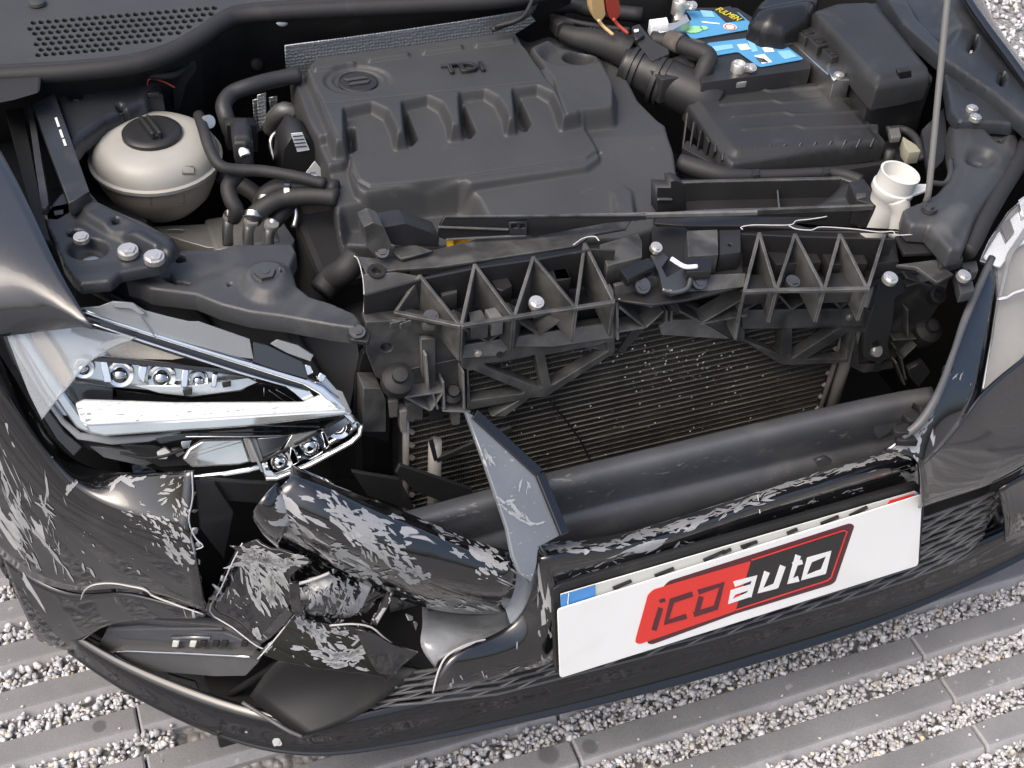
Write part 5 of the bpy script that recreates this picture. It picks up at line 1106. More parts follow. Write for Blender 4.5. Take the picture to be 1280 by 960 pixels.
plate('oil_sensor', PZ(.70), Z2([(430, 885), (470, 855), (500, 822), (570, 905), (600, 930), (440, 935)]), .02, 'black_plastic', car)
plate('yellow_tag', PZ(.725), Z2([(458, 870), (468, 842), (482, 835), (478, 868), (462, 880)]), .004, 'yellow', car)
# --- front bumper
CPL = Plane((-.86, .39, 0), (-.53, .10, 0), (-.86, .39, 1))
def CR(pts, off, fl=None):
    offs = [off]*len(pts) if np.isscalar(off) else off
    w_ = [CPL.hit(a, b, o) for (a, b), o in zip(pts, offs)]
    return w_ if fl is None else list(zip(w_, fl))
def YR(pts, ys, fl=None):
    ys = [ys]*len(pts) if np.isscalar(ys) else ys
    w_ = [PY(a, b, y) for (a, b), y in zip(pts, ys)]
    return w_ if fl is None else list(zip(w_, fl if not np.isscalar(fl) else [fl]*len(w_)))
mat('milky_lens', (.45, .48, .5), .1, trans=.6, ior=1.4, var=.1)
mat('peeled_paint', (.28, .30, .325), .25, coat=.4, var=.35, dust=.45, dcol=(.16, .17, .18), dscale=30, scratch=.3, bump=.5, bscale=90)
mat('lip_paint', (.006, .0065, .008), .14, coat=.5)
mat('dusty_gloss', (.012, .012, .012), .42, dust=.4, dcol=(.05, .047, .04), dscale=9, scratch=.05)
mat('bezel_grey', (.09, .092, .095), .38, dust=.3, dcol=(.14, .14, .14))

bump = grid('bumper_cover', [
    CR([(-40, 390), (8, 452), (45, 520), (75, 562), (105, 584), (150, 592), (200, 590), (240, 588)], -.036, (0, 0, 0, 0, 0, .2, .3, .1)),
    CR([(-48, 402), (1, 462), (37, 521), (69, 565), (100, 596), (145, 612), (195, 620), (238, 622)], -.018, (0, 0, 0, 0, 0, .4, .2, .4)),
    CR([(-55, 415), (-5, 472), (28, 522), (62, 568), (95, 604), (140, 628), (190, 643), (236, 650)], -.004, (0, 0, 0, .1, .1, .2, .1, .8)),
    CR([(-60, 428), (-8, 480), (24, 528), (58, 574), (92, 612), (138, 636), (188, 650), (233, 657)], .002, (0, 0, 0, .1, .2, .2, .5, .9)),
    CR([(-60, 500), (-25, 550), (10, 590), (50, 625), (95, 652), (145, 668), (195, 682), (244, 694)], .012, (.1, .6, 1.5, .6, .1, .0, .8, 1.2)),
    CR([(-45, 600), (-10, 640), (22, 672), (58, 695), (100, 712), (150, 722), (200, 732), (252, 745)], .014, (.1, .8, 1.7, .8, .1, .0, .2, .4)),
    CR([(-25, 670), (2, 695), (28, 716), (60, 733), (100, 741), (150, 732), (200, 744), (256, 764)], .010, (0, .2, .9, .3, .3, .1, .0, .3))], 'bumper_paint', car, th=.004)
prop(bump, 'torn and scraped glossy black bumper skin')
grid('lower_corner', [CR([(2, 695), (28, 716), (60, 735), (103, 748), (150, 738), (200, 752), (257, 768)], .006, (0, .5, .2, .2, .2, .2, .4)), CR([(14, 730), (38, 752), (66, 768), (102, 770), (142, 762), (195, 765), (256, 775)], .008, (0, .3, .2, .2, .1, .3, .5)), CR([(40, 788), (55, 796), (70, 801), (88, 800), (110, 790), (128, 780), (140, 772)], .008, (0, 0, 0, 0, 0, 0, 0)), CR([(46, 800), (60, 806), (74, 811), (86, 814), (92, 808), (100, 803), (108, 798)], .002, (0,)*7)], 'bumper_paint', bump, th=.004)
tube('torn_edge', [CPL.hit(a, b, .011) for a, b in ((101, 750), (106, 738), (118, 731), (140, 729), (165, 733), (182, 737), (192, 745), (218, 755), (254, 768))], [.0008, .0016, .0022, .0022, .0022, .0024, .002, .0018, .001], 'torn_edge', bump, 6, 4, flat=.5)
tube('torn_edge', [CPL.hit(a, b, .004) for a, b in ((240, 590), (241, 622), (236, 650), (244, 672), (254, 683), (242, 690), (246, 715), (252, 738), (258, 762))], .0009, 'torn_edge', bump, 6, 3)
# dark filler sheet painting the shade of the hollow behind the torn skin
plate('cavity_shade', PYp(.34), [(236, 606), (480, 600), (560, 640), (640, 760), (560, 880), (260, 900), (236, 800)], .01, 'dark', car)
for pts, yy in (([(250, 600), (350, 606), (360, 632), (270, 625), (252, 616)], .25), ([(244, 604), (268, 604), (292, 640), (280, 700), (250, 660)], .24), ([(500, 582), (590, 612), (600, 645), (520, 615), (495, 592)], .21), ([(440, 590), (500, 600), (520, 640), (460, 620)], .22)):
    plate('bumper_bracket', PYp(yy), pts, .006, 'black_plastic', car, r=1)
# lower lip
lt0 = [(88, 800, .235), (140, 833, .236), (230, 872, .24), (320, 903, .246), (392, 914, .25), (448, 902, .256), (600, 866, .26), (800, 818, .26), (1000, 760, .26), (1150, 715, .262), (1255, 672, .265), (1340, 628, .27)]
lt1 = [(86, 808, .212), (145, 850, .21), (240, 896, .21), (325, 924, .21), (397, 931, .211), (462, 922, .212), (600, 893, .212), (800, 848, .212), (1000, 791, .212), (1142, 746, .213), (1260, 690, .215), (1345, 645, .22)]
lt2 = [(85, 813, .198), (146, 858, .194), (244, 908, .193), (327, 936, .193), (400, 943, .193), (469, 935, .193), (600, 910, .193), (800, 866, .193), (1000, 810, .193), (1134, 764, .195), (1268, 701, .198), (1350, 656, .20)]
lt3 = [(84, 816, .19), (146, 862, .185), (246, 913, .184), (328, 941, .184), (400, 948, .184), (471, 940, .184), (600, 916, .184), (800, 872, .184), (1000, 816, .184), (1132, 770, .186), (1271, 706, .19), (1352, 661, .195)]
L0, L1, L2, L3 = ([P(*q) for q in l_] for l_ in (lt0, lt1, lt2, lt3))
for l_, z_ in ((L0, .27), (L1, .22), (L2, .2), (L3, .193)): l_ += [np.array((.785, .20, z_)), np.array((.845, .33, z_))]
lip = grid('bumper_lip', [[v+np.array([0, .02, .003]) for v in L0], L0, L1, L2, [v-np.array([0, .004, 0]) for v in L2], [v-np.array([0, .004, 0]) for v in L3], [v+np.array([0, .05, -.012]) for v in L3]], 'lip_paint', car, th=.004)
prop(lip, 'glossy black lower bumper lip with stone chips')
for (x, y, s_) in ((303, 897, 3), (308, 913, 2), (346, 927, 4), (350, 930, 2), (70, 735, 1)):
    q = [(x+s_*1.2*math.cos(a)*rs.uniform(.7, 1.4), y+s_*1.6*math.sin(a)*rs.uniform(.7, 1.4)) for a in [k*.785 for k in range(8)]]
    plate('paint_chip', Plane(P(303, 890, .226), P(350, 905, .229), P(325, 924, .2105)), q, .0008, 'primer', lip, off=.003, bev=.0001)
# flat dusty side of the lower duct
ck = grid('duct_cheek', [PP([(312, 870), (338, 832), (350, 826)], [.268, .325, .335]), PP([(335, 893), (385, 850), (432, 828)], [.258, .295, .345]), PP([(360, 910), (420, 872), (500, 832)], [.252, .285, .35]), PP([(378, 920), (442, 905), (526, 838)], [.248, .262, .345])], 'dusty_gloss', car, th=.004)
tube('cheek_highlight', PP([(303, 878), (330, 895), (358, 912), (378, 921)], [.268, .262, .256, .25]), .0025, 'bezel_grey', ck)  # pale bead added as the bright highlight along the cheek's lower edge
# lower grille
def gy(x): return np.interp(x, [-.55, -.46, -.30, 0, .26, .36, .46, .52], [.13, .085, .055, .045, .046, .05, .06, .10])
gz = [.274+.0145*k for k in range(11)]
gr_ = None
for k, z in enumerate(gz):
    x0_ = -.47+.012*k if k < 6 else -.2
    xs = [x0_]+[v_ for v_ in (-.40, -.30, -.15) if v_ > x0_+.01]+[0, .15, .26, .33, .39, .44, .475-.003*k]
    o = tube('grille_slat', [(x, gy(x), z) for x in xs], .0024, 'bezel_grey', gr_ or car, 6, 0)
    if gr_ is None:
        gr_ = o; o.name = 'lower_grille'; prop(o, 'black stretched-cell lower grille below the number plate')
vs, fs = [], []
for k in range(len(gz)-1):
    x = (-.46+.012*k if k < 6 else -.18)+(.025 if k % 2 else 0)
    while x < .46:
        x2 = x+.031; a = np.array((x, gy(x), gz[k])); b = np.array((x2, gy(x2), gz[k+1])); b0 = len(vs)
        for p in (a, b): vs += [p+np.array([0, -.002, 0]), p+np.array([.003, 0, 0]), p+np.array([0, .004, 0]), p+np.array([-.003, 0, 0])]
        fs += [(b0+i, b0+(i+1) % 4, b0+4+(i+1) % 4, b0+4+i) for i in range(4)]; x += .062
prop(mesh('grille_web', vs, fs, 'bezel_grey', gr_), kind='stuff')
xs = [-.56, -.46, -.30, 0, .26, .36, .46, .56]
mesh('grille_backing', [(x, gy(x)+.022, z if z < .3 or x > -.25 else .35) for z in (.25, .45) for x in xs], [(i, i+1, 9+i, 8+i) for i in range(7)], 'dark', gr_, solid=.004)
tube('grille_frame', [PY(1150, 700, .052), PY(1215, 640, .085), PY(1238, 636, .10), PY(1246, 650, .105), PY(1247, 668, .105), PY(1238, 680, .10)], .005, 'black_plastic', gr_)
lathe('tow_eye_bracket', PY(1263, 672, .12), (0, -1, .2), [(.012, -.01), (.012, 0), (.007, .001), (.006, -.004)], 'bezel_grey', car, 18)
plate('bumper_clip', PYp(.115), [(1237, 672), (1252, 665), (1256, 678), (1240, 682)], .006, 'bezel_grey', car)
# centre panel over the number plate
c0 = [(674, 677), (740, 673), (800, 662), (862, 642), (940, 614), (1040, 582), (1110, 562), (1148, 552)]
c1 = [(676, 702), (745, 694), (805, 684), (867, 665), (945, 638), (1045, 606), (1115, 585), (1150, 578)]
ctr = grid('centre_panel', [YR(c0, [.09, .09, .09, .095, .10, .105, .11, .11], (.6, .8, .8, .9, .8, .7, .9, 1)), YR([(a, b+6) for a, b in c0], [.06, .06, .062, .066, .07, .075, .08, .08], (1, .9, 1.2, 1, 1.2, .8, 1.2, 1.2)), YR([(a, b-8) for a, b in c1], [.034, .036, .04, .044, .048, .052, .056, .056], (.4, .7, .8, .9, .5, .5, .8, 1)), YR(c1, [.028, .03, .034, .038, .044, .048, .052, .052], (.3, .5, .6, .6, .7, .4, .5, .8)),
                            YR([(677, 735), (748, 722), (808, 708), (870, 690), (948, 664), (1048, 632), (1118, 610), (1152, 600)], [.03, .034, .038, .044, .05, .056, .06, .06], (.1, .1, .2, .3, .1, .1, .1, .4)), YR([(692, 800), (752, 780), (812, 762), (875, 742), (952, 715), (1050, 682), (1120, 660), (1154, 650)], [.03, .034, .038, .044, .05, .056, .06, .06], (0,)*8),
                            YR([(696, 842), (756, 824), (816, 806), (880, 786), (955, 762), (1052, 730), (1122, 708), (1155, 698)], [.04, .04, .04, .044, .05, .056, .06, .06], (0,)*8)], 'panel_scuffed', bump, th=.004, jit=.0012)
bar('panel_seam', PY(947, 618, .062), PY(950, 642, .042), .0012, .002, 'torn_edge', ctr)
plate('edge_tag', PYp(.062), zc(880, 460, 3.2, [(445, 375), (490, 358), (512, 372), (508, 388), (460, 400)]), .006, 'black_plastic', ctr)
wing_ = grid('torn_panel', [YR([(672, 680), (684, 696), (694, 735)], [.045, .03, .024], (.4, .2, 0)), YR([(669, 732), (682, 742), (697, 775)], [.048, .03, .022], (.2, .4, .2)), YR([(650, 778), (674, 790), (697, 812)], [.045, .025, .018], (.1, .0, .2)), YR([(602, 800), (642, 810), (693, 830)], [.035, .018, .012], (.0, .0, .3)), YR([(558, 820), (592, 832), (640, 842)], [.022, .012, .010], (0, .2, .2)), YR([(541, 865), (562, 862), (604, 852)], [.008, .008, .010], (0, .1, .1))], 'bumper_paint', bump, th=.004)
tube('torn_edge', [PY(a, b, y) for a, b, y in ((672, 678, .044), (676, 704, .046), (671, 728, .048), (662, 756, .047), (653, 775, .044), (641, 788, .041), (626, 796, .038), (604, 800, .034), (588, 804, .03), (570, 812, .025), (556, 823, .021), (547, 842, .014), (541, 866, .007))], .0013, 'torn_edge', wing_, 6, 4)
# crumpled pieces on the left
A_ = grid('torn_panel', [YR([(368, 583), (420, 603), (470, 625), (530, 648), (600, 680), (642, 690)], [0.145, 0.130, 0.115, 0.105, 0.085, 0.065], (.3, .2, .1, .1, .2, .5)),
    YR([(360, 592), (416, 612), (468, 634), (528, 657), (596, 687), (645, 697)], [0.127, 0.105, 0.095, 0.083, 0.065, 0.055], (.4, .5, .5, .5, .8, .9)),
    YR([(345, 612), (403, 633), (460, 658), (520, 682), (585, 707), (647, 712)], [0.115, 0.087, 0.073, 0.059, 0.050, 0.040], (.0, .5, .9, .8, .5, .9)),
    YR([(332, 636), (390, 660), (450, 687), (512, 710), (578, 730), (645, 730)], [0.113, 0.083, 0.063, 0.049, 0.043, 0.033], (.0, .3, .9, .7, .3, .8)),
    YR([(336, 658), (390, 686), (446, 712), (508, 735), (574, 752), (640, 746)], [0.127, 0.097, 0.073, 0.057, 0.047, 0.037], (.1, .6, .9, .4, .1, .7)),
    YR([(350, 676), (398, 704), (446, 728), (505, 752), (566, 768), (628, 766)], [0.160, 0.135, 0.105, 0.083, 0.067, 0.055], (.3, .5, .6, .6, .3, .5))], 'bumper_flaked', bump, th=.004, jit=.003, crease=((1, .6), (3, .35)))
prop(A_, 'large curled bumper fragment with paint flaked to grey primer')
grid('torn_panel', [YR([(347, 604), (356, 622), (370, 645)], [.12, .11, .105], (0, .3, .5)), YR([(324, 626), (338, 642), (358, 662)], [.10, .09, .095], (0, .3, .6)), YR([(312, 645), (324, 664), (346, 682)], [.11, .10, .105], (0, 0, .3)), YR([(318, 655), (330, 672), (348, 686)], [.14, .13, .13], (0, 0, 0))], 'bumper_flaked', bump, th=.003)
zK = lambda p: zc(240, 560, 3.048, p)
BP = Plane(CPL.hit(262, 763, -.01), CPL.hit(330, 808, .0), CPL.hit(340, 674, -.03))
B_ = plate('torn_panel', BP, zK([(40, 625), (72, 566), (100, 520), (128, 462), (150, 420), (168, 382), (190, 366), (245, 350), (262, 366), (300, 385), (335, 388), (370, 400), (440, 420), (455, 440), (424, 452), (400, 465), (378, 486), (370, 500), (376, 545), (385, 590), (380, 630), (352, 668), (330, 700), (300, 722), (265, 745), (222, 730), (180, 710), (110, 668)]), .004, 'bumper_scuffed', bump, bev=.0008)
plate('torn_panel', Plane(CPL.hit(262, 763, -.006), CPL.hit(330, 808, .006), CPL.hit(345, 750, .004)), zK([(330, 640), (360, 610), (384, 634), (352, 672), (300, 724), (268, 744), (262, 720)]), .003, 'bumper_scuffed', bump, bev=.0006)
tube('torn_edge', [CPL.hit(a, b, o) for a, b, o in ((303, 679, -.017), (290, 704, -.008), (276, 736, -.006), (262, 764, -.006), (290, 784, 0), (320, 807, .003), (334, 812, 0))], .0009, 'torn_edge', B_, 6, 3)
CC_ = Plane(PY(330, 824, .112), PY(522, 815, .072), PY(372, 772, .128))
C_ = plate('torn_panel', CC_, zK([(255, 782), (280, 758), (305, 738), (330, 708), (355, 680), (372, 654), (390, 635), (440, 650), (470, 662), (520, 670), (556, 664), (600, 680), (640, 682), (680, 700), (720, 722), (760, 745), (806, 766), (862, 780), (832, 806), (800, 830), (770, 862), (740, 890), (722, 872), (690, 868), (640, 858), (600, 856), (540, 846), (480, 842), (420, 830), (340, 815)]), .004, 'bumper_scuffed', bump, bev=.0008)
plate('torn_panel', Plane(PY(440, 790, .088), PY(522, 815, .062), PY(470, 845, .07)), zK([(620, 690), (690, 706), (760, 748), (858, 780), (800, 830), (742, 884), (700, 850), (660, 780)]), .003, 'bumper_paint', bump, bev=.0006)
tube('torn_edge', [PY(a, b, y) for a, b, y in ((322, 824, .111), (338, 806, .112), (351, 790, .114), (366, 771, .133))], .0009, 'torn_edge', C_, 6, 3)
tube('torn_edge', [PY(a, b, y) for a, b, y in ((412, 782, .112), (440, 780, .106), (464, 784, .099), (480, 797, .088), (500, 811, .078), (522, 815, .07))], .0013, 'torn_edge', C_, 6, 3)
K_ = grid('torn_panel', [YR([(362, 734), (384, 722), (415, 716), (450, 722), (482, 742)], [.15, .14, .13, .125, .12], (.5, .9, .8, .6, .5)), YR([(366, 750), (388, 740), (416, 732), (446, 742), (470, 752)], [.125, .12, .105, .115, .12], (.6, .5, .9, .9, .5)), YR([(364, 764), (390, 756), (420, 752), (446, 756), (462, 768)], [.13, .11, .12, .10, .115], (.7, .9, .4, .9, .6)), YR([(368, 775), (396, 776), (420, 778), (436, 770), (448, 772)], [.135, .12, .11, .12, .12], (.9, .5, .9, .9, .9))], 'bumper_flaked_heavy', bump, th=.003, jit=.006)
prop(K_, 'tightly crumpled bumper fragment around a hole')
plate('torn_splinter', PYp(.105, .1), [(361, 730), (374, 729), (378, 766), (372, 772), (364, 760)], .003, 'bumper_flaked_heavy', bump)
tube('torn_edge', [PY(a, b, y) for a, b, y in ((361, 732, .13), (380, 728, .13), (400, 721, .128), (412, 716, .125))], .002, 'torn_edge', K_, 6, 3)
grid('torn_splinter', [YR([(478, 727), (484, 742), (470, 762), (462, 780)], [.11, .10, .10, .10], .9), YR([(488, 730), (492, 746), (480, 764), (470, 782)], [.10, .09, .09, .092], .8)], 'bumper_flaked_heavy', bump, th=.002)
L_ = grid('torn_panel', [YR([(530, 760), (560, 762), (600, 768), (640, 762)], [.14, .13, .12, .10], 0), YR([(527, 782), (560, 782), (600, 784), (642, 778)], [.10, .095, .09, .075], 0), YR([(523, 805), (552, 806), (585, 796), (640, 786)], [.075, .065, .058, .05], 0), YR([(542, 836), (549, 826), (570, 812), (606, 800)], [.055, .045, .04, .036], 0)], 'peeled_paint', bump, th=.003, jit=.003)
prop(L_, 'pale peeled inner face of the torn bumper skin')
MS = Plane(P(585, 515, .705), P(692, 640, .602), P(632, 690, .60))
mat('shard_sky_grey', (.15, .165, .18), .14, coat=.8, var=.2, scratch=.3, dcol=(.38, .4, .41))  # sky mirrored in black paint is put into this grey base colour
M_ = plate('torn_panel', MS, [(583, 515), (598, 522), (636, 556), (673, 593), (684, 620), (703, 668), (686, 677), (673, 684), (671, 706), (664, 728), (650, 716), (641, 694), (634, 660), (624, 630), (605, 575)], .007, 'shard_sky_grey', bump, bev=.001)
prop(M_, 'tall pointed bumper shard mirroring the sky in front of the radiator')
for o_, q in ((.0, ((592, 518), (673, 592))), (.0, ((673, 592), (704, 668)))): bar('shard_edge', MS.hit(*q[0], o_), MS.hit(*q[1], o_), .012, .010, 'gloss_black', M_, up=MS.n)
plate('shard_root', PYp(.075, .2), [(640, 692), (664, 726), (672, 700), (676, 690), (672, 735), (655, 772), (640, 788), (632, 760), (636, 720)], .004, 'peeled_paint', bump)
S_ = plate('torn_panel', PYp(.165, -.3), [(338, 690), (372, 694), (410, 708), (450, 724), (490, 740), (530, 756), (522, 770), (500, 758), (478, 750), (440, 742), (404, 730), (384, 738), (368, 744), (362, 772), (346, 764), (336, 730)], .004, 'bumper_scuffed', bump)
# ragged splinters along the torn edges
sr = random.Random(11)
for (a, b, n_) in (((303, 680, .17), (262, 762, .20), 5), ((350, 676, .2), (446, 726, .15), 6), ((366, 770, .125), (470, 784, .10), 7), ((530, 760, .13), (640, 760, .09), 6), ((478, 730, .11), (528, 790, .08), 5), ((640, 692, .10), (660, 726, .07), 4), ((240, 600, .20), (250, 740, .19), 6)):
    for k in range(n_):
        t = (k+sr.uniform(.1, .9))/n_; x, y, d_ = (a[i]+(b[i]-a[i])*t for i in range(3)); an = sr.uniform(0, 6.28); l_ = sr.uniform(5, 13); w_ = sr.uniform(2, 5)
        q = [(x+math.cos(an)*l_, y+math.sin(an)*l_), (x-math.sin(an)*w_, y+math.cos(an)*w_), (x-math.cos(an)*l_*.5, y-math.sin(an)*l_*.5), (x+math.sin(an)*w_*.8, y-math.cos(an)*w_*.8)]
        pl_ = Plane(PY(x, y, d_), PY(x+10, y, d_+sr.uniform(-.012, .012)), PY(x, y+10, d_+sr.uniform(-.012, .012)))
        plate('torn_splinter', pl_, q, .0025, sr.choice(['bumper_flaked_heavy', 'bumper_scuffed', 'peeled_paint']), bump, bev=.0003)
# right corner of the bumper
rc = grid('bumper_corner', [
    list(zip([P(1150, 584, .598), P(1176, 560, .61), P(1200, 530, .625), P(1218, 504, .642), P(1230, 490, .65), P(1283, 445, .67), P(1365, 392, .70)], (.3, .1, 0, 0, 0, 0, 0))),
    list(zip([P(1151, 590, .585), P(1180, 568, .597), P(1206, 540, .612), P(1225, 515, .63), P(1245, 494, .635), P(1295, 452, .655), P(1375, 402, .68)], (.1, 0, 0, 0, 0, 0, 0))),
    list(zip([P(1152, 612, .54), P(1188, 594, .55), P(1222, 572, .56), P(1250, 548, .57), P(1285, 520, .575), P(1335, 480, .59), P(1405, 440, .60)], (0,)*7)),
    list(zip([P(1153, 640, .480), P(1195, 626, .482), P(1236, 614, .484), P(1268, 600, .486), P(1310, 575, .49), P(1365, 540, .50), P(1430, 500, .51)], (0,)*7)),
    list(zip([v+np.array([0, .02, -.006]) for v in (P(1153, 642, .478), P(1195, 628, .48), P(1236, 617, .482), P(1268, 603, .484), P(1310, 578, .488), P(1365, 543, .498), P(1430, 503, .508))], (0,)*7))], 'bumper_paint', bump, th=.004)
grid('bumper_corner_foot', [PP([(1250, 612), (1300, 584), (1390, 530)], [.478, .484, .50]), PP([(1253, 630), (1304, 608), (1395, 560)], [.43, .43, .44]), PP([(1257, 652), (1310, 634), (1400, 592)], [.37, .37, .37]), PP([(1257, 678), (1315, 655), (1400, 612)], [.30, .30, .31])], 'gloss_black', rc, th=.004)
grid('bumper_corner_flange', [
    list(zip([P(1106, 563, .618), P(1128, 548, .632), P(1152, 526, .65), P(1174, 488, .672), P(1192, 440, .692), P(1208, 395, .708), P(1238, 326, .735)], (.8, .9, .6, .3, .1, 0, 0))),
    list(zip([P(1146, 570, .612), P(1155, 552, .628), P(1168, 528, .645), P(1184, 492, .666), P(1202, 440, .69), P(1220, 392, .708), P(1243, 332, .732)], (.5, .5, .2, 0, 0, 0, 0))),
    list(zip([P(1150, 584, .598), P(1176, 560, .61), P(1200, 530, .625), P(1218, 504, .642), P(1226, 476, .66), P(1236, 405, .695), P(1246, 345, .722)], (.2, .1, 0, 0, 0, 0, 0)))], 'bumper_paint', rc, th=.004)
# its continuation round the side, beyond the right edge of the photograph
grid('bumper_side', [[P(1365, 392, .70), (.62, .16, .715), (.72, .25, .725), (.80, .36, .73), (.835, .46, .735)], [P(1375, 402, .68), (.655, .145, .68), (.76, .24, .69), (.83, .36, .70), (.86, .46, .70)], [P(1405, 440, .60), (.71, .15, .60), (.80, .25, .60), (.86, .37, .60), (.88, .46, .60)], [P(1430, 503, .508), (.75, .14, .50), (.82, .24, .50), (.87, .36, .50), (.885, .44, .50)], [P(1440, 540, .44), (.765, .14, .40), (.83, .24, .40), (.87, .34, .40), (.88, .41, .40)], [P(1400, 592, .37), (.77, .14, .32), (.83, .24, .31), (.865, .33, .31), (.87, .38, .31)], [P(1400, 612, .31), (.76, .14, .25), (.82, .23, .24), (.85, .31, .24), (.855, .35, .24)]], 'bumper_paint', rc, th=.004)
prop(rc, 'unbroken glossy black bumper corner below the pale headlight')
tube('seam_rubber', PP([(1240, 322), (1209, 392), (1193, 438), (1175, 487), (1153, 525), (1128, 547)], [.742, .714, .698, .678, .656, .638]), [.005, .005, .004, .005, .006, .005], 'beam_paint', rc)
for (x, y, z_) in ((1133, 535, .648), (1142, 520, .655), (1150, 510, .66), (1180, 460, .69), (1136, 545, .64)):
    plate('rubber_scrap', PZ(z_), [(x+rs.uniform(-9, 9)+9*math.cos(a), y+7*math.sin(a)) for a in (0, 1.1, 2.3, 3.4, 4.6)], .01, 'dark', rc)
# fog lamp bezel
z20 = lambda p: zc(0, 660, 3.2, p)
plate('fog_recess', CPL, z20([(270, 460), (430, 370), (470, 340), (800, 350), (1040, 470), (1120, 540), (960, 690), (800, 680), (460, 560)]), .01, 'dark', car, off=-.05)
fg = plate('fog_lamp_bezel', CPL, z20([(395, 470), (430, 400), (455, 370), (560, 362), (880, 392), (1000, 430), (1045, 470), (1005, 505), (760, 492), (480, 484), (420, 505)]), .012, 'bezel_grey', car, off=-.012, r=2)
prop(fg, 'grey plastic fog lamp bezel pushed out of place')
plate('bezel_step', CPL, z20([(440, 400), (560, 392), (900, 420), (990, 460), (700, 455), (470, 440)]), .006, 'bezel_grey2' if 'bezel_grey2' in MATS else mat('bezel_grey2', (.06, .066, .075), .3, dust=.25, dcol=(.12, .12, .12)), fg, off=-.007, r=1.5)
bar('bezel_bead', CPL.hit(*z20([(430, 405)])[0], -.008), CPL.hit(*z20([(890, 402)])[0], -.008), .003, .004, 'bezel_grey', fg)
plate('bezel_lower', CPL, z20([(410, 522), (475, 494), (760, 502), (1000, 516), (1032, 540), (982, 592), (860, 594), (560, 568)]), .014, 'bezel_grey', fg, off=.0, r=1)
tube('bezel_chrome', [CPL.hit(*p, .003) for p in z20([(408, 524), (475, 494), (620, 497), (760, 503), (1000, 515)])], .0016, 'chrome', fg, 8, 4)
for x in (690, 760, 800, 850, 885, 965): plate('bezel_slot', CPL, z20([(x, 455), (x+24, 456), (x+20, 478), (x-4, 476)]), .004, 'plate_back' if x < 780 else 'dark', fg, off=-.004)
plate('bezel_slot', CPL, z20([(685, 436), (840, 438), (840, 446), (685, 444)]), .003, 'satin_silver', fg, off=-.004)
for a, b in (((275, 462), (430, 540)), ((330, 430), (400, 470)), ((680, 598), (790, 630)), ((430, 372), (390, 430))):
    bar('recess_web', CPL.hit(*z20([a])[0], -.03), CPL.hit(*z20([b])[0], -.03), .003, .02, 'black_plastic', fg)
tube('bezel_end', [CPL.hit(*p, -.02) for p in z20([(1120, 540), (1080, 560), (960, 640), (900, 670)])], .005, 'black_plastic', fg)
# wheel behind the corner
ty = lathe('wheel', (-.80, .78, .315), (1, 0, 0), [(.20, -.10), (.28, -.105), (.305, -.09), (.315, -.06), (.318, 0), (.315, .06), (.305, .09), (.28, .105), (.20, .10)], 'tyre_rubber', car, 64)
prop(ty, 'dusty tyre just showing behind the bumper corner')
lathe('wheel', (.80, .78, .315), (1, 0, 0), [(.20, -.10), (.28, -.105), (.305, -.09), (.315, -.06), (.318, 0), (.315, .06), (.305, .09), (.28, .105), (.20, .10)], 'tyre_rubber', car, 64)
for k in range(64):
    a = k*2*math.pi/64
    if True:
        c = np.array([-.89, .78+.312*math.cos(a), .315+.312*math.sin(a)]); bar('tread_block', c+np.array([-.004, 0, 0]), c+np.array([.05, -.01*math.sin(a), .01*math.cos(a)]), .012, .010, 'tyre_rubber', ty, up=(0, math.cos(a), math.sin(a)), bev=.001)
# --- headlights
def stroke(pts, wd, closed=False):
    """outline of a pen stroke along photo points"""
    p = [np.array(q, float) for q in pts]; n = len(p); L, R = [], []
    for i in range(n):
        a = p[i-1] if i or closed else None; c = p[(i+1) % n] if i < n-1 or closed else None
        d1 = (p[i]-a)/np.linalg.norm(p[i]-a) if a is not None else None; d2 = (c-p[i])/np.linalg.norm(c-p[i]) if c is not None else None
        d = d1 if d2 is None else d2 if d1 is None else d1+d2; d = d/np.linalg.norm(d); nn = np.array([-d[1], d[0]])
        k = 1. if d1 is None or d2 is None else 1/max(.72, abs(nn @ np.array([-d1[1], d1[0]])))
        w_ = wd if np.isscalar(wd) else wd[i]
        L.append(tuple(p[i]+nn*w_/2*k)); R.append(tuple(p[i]-nn*w_/2*k))
    return (L, R) if closed else L+R[::-1]
HP = Plane(P(10, 370, .80), P(100, 550, .645), P(440, 540, .625))
hl = plate('headlight', HP, [(2, 362), (60, 392), (118, 412), (240, 412), (330, 432), (400, 470), (455, 528), (446, 552), (350, 602), (240, 600), (110, 562), (60, 512)], .006, 'dark', car, off=-.075)
prop(hl, 'smashed headlight with broken lens, chrome trims and bare reflectors')
def H(name, pts, m_, off=0., th=.006, r=0, holes=(), bev=.0008): return plate(name, HP, pts, th, m_, hl, off=off, r=r, holes=holes, bev=bev)
